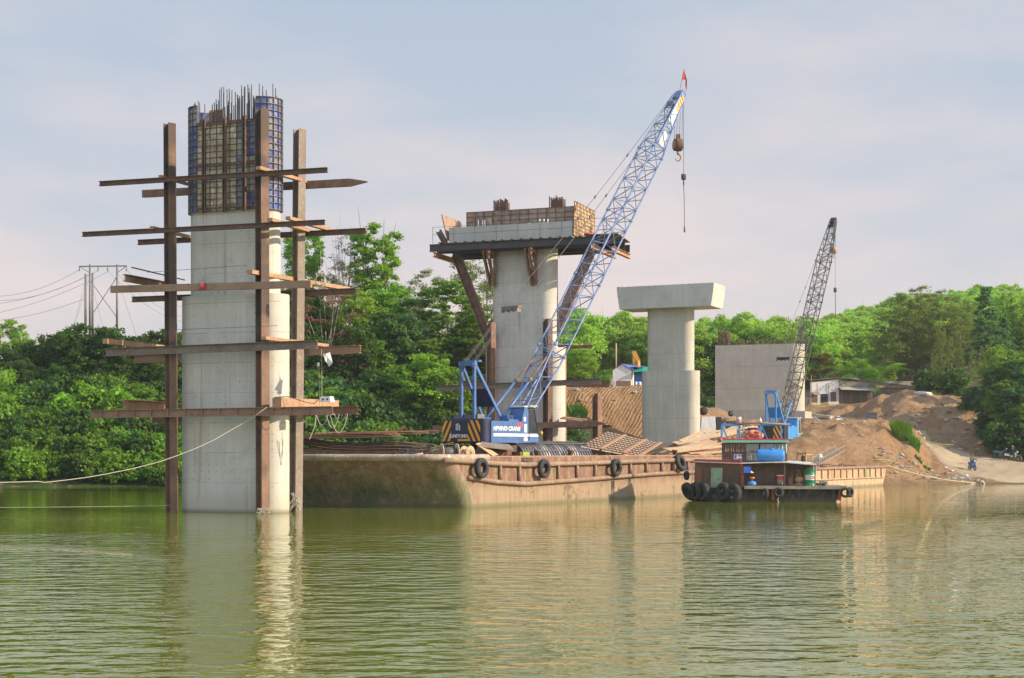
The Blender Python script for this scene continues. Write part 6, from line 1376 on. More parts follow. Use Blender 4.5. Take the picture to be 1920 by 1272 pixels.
tp_('roof_trim', MT['red'], lambda b: (b.box(((tx(1349) + tx(1481)) / 2, 1.95, tz(828) + .12), (tx(1481) - tx(1352), 2.9, .11)), b.lathe([(0, -.1), (.14, -.1), (.14, .1), (0, .1)], (tx(1352), .5, tz(825)), 10)), wh)
def curtain(b, x0, x1, z0, z1, y):
    n = 26; vs = []; 
    for i in range(n + 1): x = x0 + (x1 - x0) * i / n; yy = y + .04 * math.sin(i * 1.7) + .02 * math.sin(i * .6); vs += [(x, yy, z0 + .03 * math.sin(i * .9)), (x, yy - .01, z1)]
    b.add(vs, [(2 * i, 2 * i + 2, 2 * i + 3, 2 * i + 1) for i in range(n)])
tp_('curtain', wear('grubby_curtain', (.52, .48, .43), (.36, .31, .27), (.62, .60, .56), scale=2, b=0), lambda b: (curtain(b, tx(1400), tx(1424), 3.13, 3.62, .70), curtain(b, tx(1427), tx(1477), 3.05, 3.62, .72), curtain(b, tx(1401), tx(1424), 2.55, 3.1, .73)), wh)
tp_('notice_board', MT['white'], lambda b: b.box((tx(1385), .77, tz(857)), (.50, .03, .32)), wh)
tp_('notice_panel', MT['blue'], lambda b: (b.box((tx(1381), .75, tz(857)), (.12, .02, .22)), b.box((tx(1389), .75, tz(855)), (.2, .02, .06)), b.box((tx(1389), .75, tz(860)), (.2, .02, .05))), wh)
# railings on the wheelhouse roof
def rail(x0, x1, y):
    def f(b):
        for x in (x0, x1): b.bar((tx(x), y, tz(826)), (tx(x), y, tz(796)), .10, .10)
        b.bar((tx(x0), y, tz(796)), (tx(x1), y, tz(796)), .12, .12); b.bar((tx(x0) + .05, y, tz(800)), (tx(x0) + .4, y, tz(824)), .06, .06)
    tp_('rail_frame', MT['light_blue'], f, wh)
rail(1355, 1388, .7); rail(1429, 1466, .7); rail(1357, 1388, 2.9)
tp_('rail_pole', MT['wood_grey'], lambda b: b.tube([(tx(1385), .65, tz(795)), (tx(1425), .66, tz(793)), (tx(1482), .65, tz(796))], .06, 7), wh)
# things carried on the tug (each its own top-level thing)
TM_ = wm(tug)
def tw(x, y, z): return TM_ @ Vector((x, y, z))
t = thing('water_tank', 'blue horizontal water tank lying on the tug cabin roof', 'water tank', tw(tx(1445), .15, tz(867)), -.10)
MB().lathe([(0, -.86), (.30, -.86), (.385, -.80), (.40, -.76), (.40, .76), (.385, .80), (.30, .86), (0, .86)], (0, 0, .42), 24, Vector((1, 0, 0))).build('body', MT['tank_blue'], t)
MB().lathe([(0, 0), (.16, 0), (.16, .07), (0, .09)], (.08, 0, .80), 14).build('cap', MT['tank_blue'], t)
for x in (-.5, .5): MB().box((x, 0, .03), (.1, .6, .08)).build('foot', MT['wood_dark'], t)
t = thing('oil_drum', 'green and white oil drum with a red label standing on the tug deck', 'drum', tw(tx(1519), .25, .98))
MB().lathe([(0, 0), (.345, 0), (.345, .02), (.335, .03), (.335, .34), (.35, .355), (.335, .37), (.335, .38)], n=26).build('lower_shell', MT['green'], t)
MB().lathe([(.336, .38), (.336, .70)], n=26).build('white_band', MT['white'], t)
MB().lathe([(.335, .70), (.35, .715), (.335, .73), (.335, 1.03), (.35, 1.05), (.33, 1.06), (.32, 1.03), (0, 1.03)], n=26).build('upper_shell', MT['green'], t)
b = MB(); n = 10; vs = []
for i in range(n + 1): a = -math.pi / 2 - .45 + 1.3 * i / n; vs += [(.341 * math.cos(a), .341 * math.sin(a), .46), (.341 * math.cos(a), .341 * math.sin(a), .62)]
b.add(vs, [(2 * i, 2 * i + 2, 2 * i + 3, 2 * i + 1) for i in range(n)]); b.build('label', MT['red'], t)
text_mesh('Castrol', .13, MT['white'], t, face_m((.06, -.347, .54), (1, .05, 0), (0, 0, 1)), bold=.006)
TGT = 'big tyre fenders hung round the tug bow'
for i, (xx, yy, py, rx, lab, tl) in enumerate(((1293, 1.45, 923, .1, 'outermost tyre at the tip of the tug bow', -.45), (1306, 1.0, 923, .0, 'second tyre from the tug bow tip', -.15), (1319, .62, 923, .0, 'third tyre from the tug bow tip', .0), (1357, .12, 923, 0, 'upright tyre under the pale green door', .0), (1376, -.22, 925, 0, 'tyre at the corner where the cabin side begins', .0))):
    w_ = TM_.to_3x3() @ Vector((-1.0 + .06 * i, -.62, 0)); tyre(tw(tx(xx), yy - .32, tz(py)), w_, .60, .30, .34, lab, TGT, tl)
tyre(tw(tx(1289), 1.9, tz(893)), TM_.to_3x3() @ Vector((-.9, -.4, 0)), .3, .14, .2, 'small tyre above the big ones at the bow tip', TGT)
TGS = 'small tyre fenders along the tug side deck'
for xx, yy, lab, nx in ((1433, -.66, 'small tyre seen edge on left of the orange post', -1.6), (1458, -.72, 'small round tyre right of the orange post', 0), (1580, -.72, 'tyre at the near corner of the tug stern', -.1), (1591, -.1, 'tyre wrapped round the far corner of the tug stern', 1.2)):
    tyre(tw(tx(xx), yy, tz(923 + (2 if xx == 1433 else 0))), TM_.to_3x3() @ Vector((nx, -1, 0)), .32, .16, .2, lab, TGS)
tag(MB().tube([tw(tx(1458), -.75, tz(930)), tw(tx(1456), -.75, tz(938)), tw(tx(1460), -.75, tz(944))], .03, 5).build('rope', MT['rope']), 'short rope end hanging below the round tyre', 'rope')
t = thing('jerrycan', 'blue plastic container hanging under the tug cabin roof', 'container', tw(tx(1401), -.2, tz(887)))
b = MB(); b.prism([(-.26, -.15), (.22, -.15), (.22, .15), (-.26, .15)], 0, .42, [(-.2, -.12), (.22, -.12), (.22, .12), (-.2, .12)]); b.build('body', plain('deep_blue_plastic', (.03, .10, .50), .4), t); MB().prism([(.22, -.13), (.42, -.1), (.42, .1), (.22, .13)], 0, .12, [(.22, -.13), (.26, -.1), (.26, .1), (.22, .13)]).build('spout', MT['white'], t)
t = thing('gas_bottle', 'small blue gas bottle with an orange burner on the tug deck', 'gas bottle', tw(tx(1410), -.15, .98))
MB().lathe([(0, 0), (.2, 0), (.27, .08), (.28, .18), (.22, .28), (0, .33)], n=16).build('body', MT['tank_blue'], t); MB().lathe([(0, .33), (.05, .33), (.05, .42), (.16, .46), (.16, .56), (0, .56)], n=12).build('burner', wear('orange_enamel', (.65, .20, .08), (.5, .15, .06), None, b=0), t)
t = thing('bucket', 'red topped grubby white bucket on the tug deck', 'bucket', tw(tx(1463), .3, .98)); MB().lathe([(0, 0), (.17, 0), (.22, .40), (0, .40)], n=16).build('body', MT['wood_grey'], t); MB().lathe([(.215, .40), (.235, .62), (0, .62)], n=16).build('rim', MT['red'], t); MB().lathe([(0, .62), (.24, .62), (.24, .68), (0, .68)], n=16).build('lid', MT['white'], t)
t = thing('pump', 'ochre pot shaped pump against the tug cabin wall', 'pump', tw(tx(1499), .45, .98)); MB().lathe([(0, 0), (.36, 0), (.38, .1), (.22, .16), (0, .16)], n=16).build('base', MT['wood_grey'], t); MB().lathe([(0, .16), (.2, .16), (.3, .35), (.28, .5), (.12, .62), (0, .62)], n=16).build('body', wear('ochre_enamel', (.50, .30, .12), (.42, .25, .10), None, b=0), t); MB().tube([(0, 0, .6), (-.06, 0, .85), (-.12, .02, 1.0)], .09, 8).build('neck', MT['wood_grey'], t)
tag(MB().bar(tw(tx(1506), .1, .98), tw(tx(1496), .4, tz(882)), .1, .04).build('board', MT['wood_dark']), 'board leaning on the tug cabin left of the green drum', 'board')
b = MB(); q = random.Random(8)
for i in range(8): b.box(tw(tx(1533 + q.uniform(0, 13)), q.uniform(0, .4), .98 + q.uniform(.05, .3)), (q.uniform(.08, .3), .2, q.uniform(.08, .25)), q.uniform(0, 3))
b.tube([tw(tx(1530), .2, 1.1), tw(tx(1548), .2, 1.1)], .08, 8); tag(b.build('engine', MT['steel']), 'small greasy engine beside the green drum on the stern', 'engine')
tag(MB().box(tw(tx(1478), .2, 1.01), (2.0, .5, .04), -.1).build('mat', MT['black']), 'dark mat lying on the tug deck in front of the drum', 'mat')
b = MB(); c = tw(tx(1418), 1.5, tz(822)); q = random.Random(3)
ob_ = wear('orange_life_ring', (.75, .20, .08), (.62, .14, .06), (.8, .5, .4), b=0)
for i, (dx, dz, tl, lab) in enumerate(((-.25, .06, .3, 'left life ring of the orange heap on the tug roof'), (.2, .12, -.5, 'right life ring of the orange heap on the tug roof'), (0, .32, .2, 'top life ring of the orange heap on the tug roof'))):
    b = MB(); b.lathe([(.30 + .10 * math.cos(a), .10 * math.sin(a)) for a in np.linspace(0, 2 * math.pi, 10, endpoint=False)], c + Vector((dx, -.1 * i, dz)), 18, Vector((tl, -.5, 1)), closed=True); tag(b.build('life_ring', ob_), lab, 'life ring', 'orange life rings on the tug roof')
t = thing('bucket', 'pale pink bucket on the tug rail beside a black lamp', 'bucket', tw(tx(1387), .7, tz(794))); MB().lathe([(0, 0), (.15, 0), (.17, .42), (0, .42)], n=14).build('body', plain('pink_plastic', (.62, .45, .43), .5), t); MB().lathe([(.16, .2), (.165, .34), (.16, .34)], n=14).build('band', MT['wood_dark'], t)
t = thing('lamp', 'round black lamp on a bent stalk above the tug railing', 'lamp', tw(tx(1375), .8, tz(790))); MB().tube([(.2, 0, 0), (.05, 0, .2), (-.08, 0, .4)], .02, 5).build('stalk', MT['rope'], t); MB().lathe([(0, -.05), (.16, -.04), (.2, .03), (0, .06)], (-.12, 0, .48), 16, Vector((.5, -1, .3))).build('lamp_shade', MT['black'], t)
t = thing('bottle', 'clear white bottle standing on the tug rail pole', 'bottle', tw(tx(1427), .66, tz(792))); MB().lathe([(0, 0), (.09, 0), (.1, .14), (.05, .22), (.03, .3), (0, .3)], n=12).build('body', MT['white'], t)
b = MB(); q = random.Random(13)
for i in range(9): c = tw(tx(1398 + q.uniform(-5, 10)), 1.4, tz(820) + q.uniform(.0, .7)); b.tube([c + Vector((.35 * math.cos(a), .1 * math.sin(3 * a), .28 * math.sin(a))) for a in np.linspace(q.uniform(0, 3), 5.5, 9)], .03, 5)
tag(b.build('rope_coil', MT['rope']), 'tangle of pale hoses beside the orange life rings on the tug roof', 'rope coil')
tag(MB().box(tw(tx(1414), 2.2, tz(806)), (.55, .4, .3), -.1).build('box', MT['navy']), 'dark blue box behind the orange life rings', 'box')
tag(MB().box(tw(tx(1426), 2.2, tz(806)), (.42, .4, .3), -.1).build('box', MT['light_blue']), 'light blue box right of the dark blue one behind the life rings', 'box')
t = thing('ladder', 'white metal ladder between the tug bow and the barge', 'ladder', tw(tx(1298), 2.0, .9)); b = MB()
for d in (0, .35): b.tube([(d, 0, 0), (d + .15, 0, 1.5)], .025, 5)
b.build('rails', MT['white'], t)
for k in range(5): MB().tube([(.02 + .03 * k, 0, .2 + .28 * k), (.37 + .03 * k, 0, .2 + .28 * k)], .02, 5).build('rung', MT['white'], t)
# ---------------------------------------------------------------- house, tent and site clutter on the bank
def gp(px, Y, fine=True): X = flatp(px, Y); return Vector((X, Y, ground_z(X, Y, fine)))
HF_ = Frame(flatp(1573, 200), 200, -2)        # near right corner of the white front
t = thing('house', 'low grey white house with a lean-to roof and brown slatted side on the far bank', 'house', W(1573, 766, 200), 0.12)
def hx(px): return (px - 1573) / 14.0
def hz(py): return (766 - py) / 14.0
wl = wear('grey_render', (.70, .69, .68), (.60, .59, .58), (.48, .45, .42), scale=.8, b=0, rough=.9)
b = MB(); pf = [(hx(1518), -.6), (0, -.6), (0, hz(711)), (hx(1518), hz(717))]
b.add([(x, 0, z) for x, z in pf] + [(x, .25, z) for x, z in pf], [(0, 1, 2, 3), (7, 6, 5, 4), (0, 4, 5, 1), (1, 5, 6, 2), (2, 6, 7, 3), (3, 7, 4, 0)]); wall = b.build('wall', wl, t)
for x in (1531, 1549, 1553): MB().box((hx(x), -.02, 1.7), (.04, .03, 3.3)).build('seam', MT['wood_grey'], wall)
MB().box((hx(1544.5), -.03, .95), (.95, .05, 1.95)).build('door', MT['black'], t)
wn = MB().box((hx(1562), -.04, 1.55), (.75, .05, 1.25)).build('window', MT['wood_dark'], t)
MB().box((hx(1526), -.04, 1.35), (.8, .05, 1.1)).build('window', MT['wood_dark'], t)
MB().plate((hx(1520), -.9, 1.75), (hx(1534), -.9, 1.75), (hx(1534), 0, 2.15), (hx(1520), 0, 2.15), .04).build('awning', MT['wood_grey'], t)
side = MB(); side.box((5.2, .3, 1.1), (10.2, .3, 3.3)); side.build('side_wall', wear('shed_boards', (.15, .13, .10), (.19, .12, .08), (.10, .11, .09), scale=1.2, stretch=(5, 5, .4), b=.003), t)
b = MB(); b.box((5.3, .0, 3.25), (10.6, .14, .9)); b.build('upper_wall', MT['wood_grey'], t)
for k in range(22): MB().box((.4 + k * .45, .12, 1.05), (.06, .05, 2.4)).build('slat', MT['wood_dark'] if k % 3 else MT['wood_grey'], t)
rf = wear('house_roof_sheet', (.22, .20, .19), (.17, .15, .14), None, b=0)
b = MB(); b.plate((hx(1516), -.3, hz(714)), (.1, -.3, hz(709)), (.1, 7, hz(709)), (hx(1516), 7, hz(714)), .06); b.plate((.1, -.3, hz(709)), (10.8, -.3, hz(725)), (10.8, 7, hz(725)), (.1, 7, hz(709)), .06); roof_ = b.build('roof', rf, t)
MB().box((hx(1612), 2, hz(711)), (1.2, 1, .3)).build('skylight', MT['white'], roof_)
MB().plate((-.1, -1.2, 2.45), (5.2, -1.2, 2.3), (5.2, -.1, 2.75), (-.1, -.1, 2.85), .05).build('lean_to_roof', wear('zinc_sheet', (.40, .42, .40), (.3, .31, .29), None, b=0), t)
t = thing('shed', 'small white walled shed with a rusty tiled roof left of the grey house', 'shed', W(1511, 757, 203)); MB().box((0, 1, .6), (1.2, 2, 2.6)).build('wall', MT['white'], t); MB().plate((-.9, -.3, 1.9), (.7, -.3, 1.9), (.7, 1.2, 2.9), (-.9, 1.2, 2.9), .06).build('roof', MT['rust_light'], t)
tag(MB().tube([W(1521, 768, 199), W(1521, 703, 199)], .06, 5).build('pole', MT['wood_grey']), 'thin pole standing at the left corner of the grey house', 'pole')
b = MB()
for k in range(6): b.bar(W(1501 + k * 3.4, 776, 192), W(1501 + k * 3.4, 746, 192), .10, .06)
for y in (750, 760, 771): b.bar(W(1500, y, 192.1), W(1520, y, 192.1), .06, .08)
tag(b.build('fence', MT['wood_grey']), 'weathered slat fence between the wall pier and the house', 'fence')
b = MB()
for (x0, y0, x1, y1, w_, h_) in ((1503, 776, 1560, 783, .5, .35), (1560, 783, 1626, 796, .5, .35)): b.bar(W(x0, y0, 189), W(x1, y1, 186.5), 1.2, h_)
tag(b.build('kerb_wall', MT['concrete_wall']), 'low concrete channel edge below the house', 'concrete kerb')
for i in range(10): tag(MB().bar(W(1507 + 10 * i, 779 + 1.5 * i, 187.2), W(1516 + 10 * i, 785 + 1.4 * i, 186.6), .35, .10).build('concrete_slab', MT['concrete_cap']), 'thin slab in the row laid against the concrete channel edge', 'slab', 'slabs along the concrete channel')
tag(MB().plate(W(1562, 790, 181), W(1600, 794, 181), W(1606, 786, 185), W(1572, 783, 185), .08).build('board', MT['wood']), 'pale board lying on the terrace below the house', 'board')
t = thing('steel_formwork', 'upright blue grey steel form panel standing on the edge of the terrace', 'formwork', W(1633, 804, 176), -.1)
b = MB(); b.box((0, 0, .9), (1.35, .05, 1.85)); b.build('plate', wear('form_blue_grey', (.13, .16, .22), (.22, .23, .25), None, b=0), t); b = MB()
for x in (-.66, -.22, .22, .66): b.box((x, -.07, .9), (.05, .1, 1.9))
for z in (0, .62, 1.25, 1.85): b.box((0, -.065, z), (1.36, .09, .05))
b.build('ribs', MT['steel'], t)
tp2 = 'yellow warning tapes strung round the terrace'
for i, (x0, y0, Y0, x1, y1, Y1, dp, lab) in enumerate(((1521, 758, 198, 1552, 760, 198, .1, 'yellow tape in front of the house door'), (1556, 761, 198, 1622, 756, 197, .2, 'yellow tape along the slatted side of the house'), (1503, 775, 190, 1540, 784, 189, .1, 'yellow tape by the concrete channel edge'), (1582, 793, 178, 1690, 805, 170, .9, 'long sagging yellow tape from the board past the form panel'), (1738, 829, 160, 1788, 834, 158, .15, 'yellow tape beside the dirt road below the earth slope'))):
    a, c = W(x0, y0, Y0), W(x1, y1, Y1)
    for p in (a, c): p.z = max(p.z, ground_z(p.x, p.y) + .1)
    pts = sag(a, c, dp, 10); pts = [Vector((p.x, p.y, max(p.z, ground_z(p.x, p.y) + .05))) for p in pts]
    b = MB()
    for k in range(10): b.quad(pts[k], pts[k + 1], pts[k + 1] + Vector((0, 0, .11)), pts[k] + Vector((0, 0, .11)))
    tag(b.build('warning_tape', plain('yellow_tape%d' % i, (.65, .62, .12) if i != 1 else (.6, .42, .1), .5)), lab, 'tape', tp2)
t = thing('cement_bag', 'blue and white bag standing on the terrace', 'bag', gp(1571, 172)); MB().box((0, 0, .28), (.45, .3, .56), .2).build('body', MT['white'], t); MB().box((0, -.03, .42), (.47, .3, .16), .2).build('band', MT['blue'], t)
# tent
t = thing('tent', 'white tent with a blue and green tarpaulin roof on the plateau', 'tent', W(1166, 722, 164), -.12)
def tn(nm, mat, fn): b = MB(); fn(b); return b.build(nm, mat, t)
tn('front_wall', MT['white'], lambda b: b.add([(-1.0, 0, -.4), (1.0, 0, -.4), (1.0, 0, 1.65), (0.0, 0, 2.25), (-1.0, 0, 1.6)], [(0, 1, 2, 3, 4)]))
tn('side_wall', MT['white'], lambda b: b.quad((-1.0, 0, -.4), (-1.0, 3.5, -.4), (-1.0, 3.5, 1.6), (-1.0, 0, 1.6)))
tn('side_wall', MT['white'], lambda b: b.quad((1.0, .02, -.4), (1.25, 3.5, -.4), (1.25, 3.5, 1.6), (1.0, .02, 1.65)))
tn('blue_roof', plain('blue_tarp', (.10, .15, .52), .5), lambda b: (b.plate((-.0, -.12, 2.27), (1.25, -.15, 1.6), (2.4, 3.5, 1.75), (.9, 3.5, 2.35), .03), b.plate((0, -.12, 2.27), (.9, 3.5, 2.35), (-.9, 3.5, 1.62), (-1.08, -.12, 1.6), .03), b.plate((.8, 0, 1.9), (2.1, .2, 2.0), (2.5, 3.5, 2.2), (1.1, 3.5, 2.3), .03)))
tn('green_awning', plain('green_tarp', (.02, .38, .26), .5), lambda b: b.plate((1.15, -.3, 1.35), (3.0, -.3, 1.5), (3.1, 2.0, 2.05), (1.6, 2.0, 2.0), .03))
tn('blue_curtain', plain('deep_blue_tarp', (.02, .09, .30), .5), lambda b: b.quad((1.3, .7, -.3), (2.5, .7, -.3), (2.5, .7, 1.5), (1.3, .7, 1.5)))
for x in (1.15, 2.95): tn('tent_pole', MT['wood_grey'], lambda b: b.tube([(x, -.25, -.3), (x, -.25, 1.42)], .03, 5))
tag(MB().box(W(1169, 721, 163), (1.5, .5, .75), .1).build('crate', MT['wood_dark']), 'dark crate standing in front of the white tent', 'crate')
for i, (x, c_) in enumerate(((1193, 'white'), (1197, 'tank_blue'), (1200, 'white'))): tag(MB().lathe([(0, 0), (.13, 0), (.16, .45), (.05, .6), (0, .6)], W(x, 726, 163), 10).build('water_can', MT[c_]), ['white can left of the blue can under the green awning', 'blue can under the green awning', 'white can nearest the third pier'][i], 'can', 'cans under the green awning')
tag(MB().plate(W(1144, 722, 163.5), W(1149, 722, 163.5), W(1150, 700, 164.5), W(1146, 708, 164.5), .03).build('leaning_sheet', MT['wood_grey']), 'grey sheet leaning on the left side of the tent', 'sheet')
tag(MB().tube([W(1155, 700, 172), W(1155, 644, 172)], .09, 6).build('wooden_pole', MT['wood']), 'bare wooden pole rising behind the white tent', 'pole')
# excavator behind the tent, mostly its arm shows
ex = thing('excavator', 'yellow excavator behind the tent with only its raised arm showing', 'excavator', gp(1205, 171, False), .2)
yl = wear('digger_yellow', (.60, .33, .05), (.52, .27, .04), (.25, .15, .07), scale=2, b=0)
def ep(nm, mat, fn): b = MB(); fn(b); return b.build(nm, mat, ex)
for s in (-.9, .9): ep('track', MT['black'], lambda b: b.box((.4, s, .35), (3.2, .5, .7)))
ep('body', yl, lambda b: (b.box((.6, 0, 1.15), (2.6, 2.2, .9)), b.box((1.4, 0, 1.7), (.9, 2.1, .5))))
cb2 = ep('cab', yl, lambda b: b.box((-.3, -.6, 1.9), (1.0, .9, .9))); b = MB(); b.box((-.3, -1.06, 2.0), (.8, .02, .55)); b.build('window', MT['glass'], cb2)
xo = (ex.location.x); zo = ex.location.z
def el(px, py): p = W(px, py, 171); v = wm(ex).inverted() @ p; return v
ep('boom', yl, lambda b: (b.bar(Vector((-.4, .2, 1.4)), el(1196, 676), .3, .45), b.bar(el(1197, 678), el(1188, 660), .28, .5)))
ep('stick', yl, lambda b: b.bar(el(1188, 659), el(1190, 690), .22, .34))
ep('bucket', MT['rust'], lambda b: b.lathe([(0, -.35), (.4, -.35), (.4, .35), (0, .35)], el(1190, 693), 10, Vector((0, 1, 0)), (0, 4)))
# clutter at the foot of the third and fourth piers
b = MB(); c = gp(1326, 150); c.z = EYE + (HY - 802) / FP * 150; vs = []
sh = thing('covered_load', 'white striped sheet thrown over a load beside the third pier', 'covered load', c, .1)
b = MB(); b.prism([(-.9, -.5), (.8, -.6), (.9, .5), (-.8, .6)], -1.2, 1.1, [(-.6, -.35), (.75, -.4), (.75, .4), (-.5, .4)]); b.build('sheet', wear('striped_sheet', (.62, .62, .64), (.45, .46, .52), None, scale=1.5, stretch=(4, 4, .6), b=.03), sh)
MB().box((1.15, .1, .1), (.5, .8, 1.9)).build('load', MT['black'], sh)
for i, (xx, yy, Y, rr) in enumerate(((1319, 771, 158, .45), (1352, 793, 152, .6), (1385, 800, 154, .8))):
    p = W(xx, yy, Y)
    if i == 1: o = MB().tube([p, p + Vector((.6, 0, .45)), p + Vector((1.1, 0, .6))], .22, 8, r1=.1).build('sack', MT['wood_grey'])
    elif i == 0: o = MB().lathe([(0, -.3), (rr, -.3), (rr, .3), (0, .3)], p, 14, Vector((0, 1, 0))).build('tyre', MT['rubber'])
    else: o = MB().tube([p - Vector((1.3, 0, 0)), p + Vector((2.0, 0, .2))], .55, 16).build('pipe', MT['rust'])
    tag(o, ['dark tyre lying above the white sheet by the third pier', 'pale twisted sack right of the white sheeted load', 'fat rusty pipe lying behind the tug railing'][i], ['tyre', 'sack', 'pipe'][i])
q = random.Random(17)
for i in range(14):
    p = gp(q.uniform(1340, 1440), q.uniform(150, 157)); p.z = EYE + (HY - q.uniform(785, 815)) / FP * p.y
    if i < 14: p.z = ground_z(p.x, p.y) + .6 + q.uniform(0, 1.2)
    a = q.uniform(0, 3.1); tag(MB().bar(p - Vector((math.cos(a), 0, .12)) * 1.2, p + Vector((math.cos(a), .3, .12)) * 1.2, .3, .05).build('plank', MT['wood'] if i % 2 else MT['wood_grey']), 'plank in the jumble of boards on the shore behind the tug', 'plank', 'jumbled planks on the shore behind the tug')
# earth clods, stones and litter on the bank
STN = [wear('earth_clod', (.34, .22, .13), (.25, .15, .09), None, b=.02), wear('grey_stone', (.38, .34, .29), (.28, .25, .21), None, b=.02)]
me_s = []
for k in range(4):
    b = MB(); qq = random.Random(k); n = 8
    for i in range(5):
        ph = math.pi * i / 4
        for j in range(n): a = 2 * math.pi * j / n; r_ = (.5 + qq.uniform(-.12, .12)) * math.sin(ph) + .02; b.v.append((r_ * math.cos(a), r_ * math.sin(a) * .8, .32 * math.cos(ph) + qq.uniform(-.04, .04)))
    for i in range(4):
        for j in range(n): b.f.append((i * n + j, (i + 1) * n + j, (i + 1) * n + (j + 1) % n, i * n + (j + 1) % n)); b.m.append(0); b.sm.append(False)
    o = b.build('clod', STN[k % 2], origin=(0, 0, 0)); me_s.append(o.data); bpy.data.objects.remove(o)
q = random.Random(31)
for i in range(230):
    r_ = q.random()
    if r_ < .45: px, Y = q.uniform(1640, 1850), q.uniform(143, 146) + abs(q.gauss(0, 1.5))
    elif r_ < .75: px, Y = q.uniform(1700, 1860), q.uniform(163, 178)
    elif r_ < .9: px, Y = q.uniform(1500, 1740), q.uniform(150, 180)
    else: px, Y = q.uniform(1060, 1200), q.uniform(149, 160)
    p = gp(px, Y); s_ = q.uniform(.2, .75) * (1.3 if r_ > .45 and r_ < .75 else 1)
    o = bpy.data.objects.new('earth_clod', me_s[i % 4]); COL.objects.link(o); o.location = p; o.scale = (s_, s_, s_ * q.uniform(.6, 1)); o.rotation_euler = (0, 0, q.uniform(0, 6))
    tag(o, 'lump of earth or stone scattered over the bare bank', 'clod', 'clods and stones scattered over the bank')
q = random.Random(32)
for i in range(26):
    px, Y = (q.uniform(1735, 1850), q.uniform(166, 175)) if i < 14 else (q.uniform(1690, 1800), q.uniform(142.8, 145))
    p = gp(px, Y); a = q.uniform(-.6, .6); l = q.uniform(.6, 1.8); tag(MB().tube([p + Vector((0, 0, .1)), p + Vector((l * math.cos(a), .2, .25 + l * .35 * math.sin(a) + q.uniform(0, .3)))], .05, 5, r1=.02).build('dead_branch', BARK_PALE if i % 2 else BARK), 'dead branch lying on the earth slope above the road' if i < 14 else 'dead branch washed up along the shore', 'branch', 'dead branches above the road' if i < 14 else 'driftwood along the shore')
for i, (px, py, Y) in enumerate(((1785, 883, 149), (1772, 876, 151), (1812, 890, 147))):
    p = gp(px, Y); tag(MB().lathe([(0, 0), (.22, 0), (.15, .12), (0, .14)], p, 8).build('litter', MT['white']), ['white litter bag left of the rider near the shore', 'second scrap of white litter higher up the shore', 'scrap of litter just below the rider'][i], 'litter')
b = MB(); c = gp(1713, 181); b.tube([W(1708, 741, 182), W(1725, 738, 182), W(1745, 740, 183)], .3, 7); tag(b.build('concrete_fragment', MT['concrete_cap']), 'broken concrete slab on top of the earth mound', 'concrete fragment')
# power line
t = thing('power_pylon', 'wooden H-frame power pylon with a long crossarm beyond the left wood', 'pylon', (flatp(195, 200), 200, 9))
def pt(px, py): p = W(px, py, 200); return p - Vector((flatp(195, 200), 200, 9))
for x in (168.5, 219.5): MB().tube([pt(x, 640), pt(x, 496)], .17, 8, r1=.11).build('pole', MT['steel'], t)
MB().bar(pt(148, 500), pt(238, 499), .16, .16).build('crossarm', MT['steel'], t)
for a, c in (((168, 512), (151, 501)), ((219, 512), (236, 500)), ((173, 590), (219, 520)), ((170, 528), (218, 594))): MB().bar(pt(*a), pt(*c), .08, .08).build('brace', MT['steel'], t)
for x in (149, 168, 184, 202, 219, 237): MB().lathe([(0, -.55), (.06, -.55), (.12, -.45), (.05, -.4), (.12, -.3), (.05, -.25), (.1, -.15), (.03, 0)], pt(x, 501), 8).build('insulator', MT['steel'], t)
for i, (x, tp_y, lab) in enumerate(((160.5, 514, 'thick concrete pole left of the H-frame pylon'), (173.5, 512, 'slim concrete pole just right of the H-frame left leg'))): tag(MB().tube([W(x, 640, 197), W(x, tp_y, 197)], .2 if i == 0 else .16, 8, r1=.14).build('concrete_pole', MT['steel']), lab, 'pole')
wl_ = plain('power_line_wire', (.16, .17, .18), .7)
for i, (x0, y0, x1, y1, dp) in enumerate(((149, 506, -60, 552, 1.5), (168, 515, -60, 560, 1.5), (184, 508, -60, 573, 1.2), (202, 510, -60, 596, 1.0), (237, 506, 420, 572, 2.5), (219, 512, 420, 595, 2.5), (202, 508, 420, 600, 3.0), (160, 560, -60, 604, .8))):
    tag(MB().tube(sag(W(x0, y0, 199), W(x1, y1, 210 if x1 < 0 else 230), dp, 12), .022, 4).build('power_line', wl_), ('overhead wire running left from the H-frame pylon' if x1 < 0 else 'overhead wire running right from the H-frame pylon'), 'power line', 'wires to the left' if x1 < 0 else 'wires to the right')
q = random.Random(3)
for i, (x, y) in enumerate(((168, 520), (219, 520), (173, 540), (160, 530))): tag(MB().tube([W(x, y, 198), W(x + (-38, 40, 28, -30)[i], 640, 200)], .02, 4).build('guy_wire', wl_), 'guy wire slanting down from the power poles', 'guy wire', 'guy wires of the power poles')
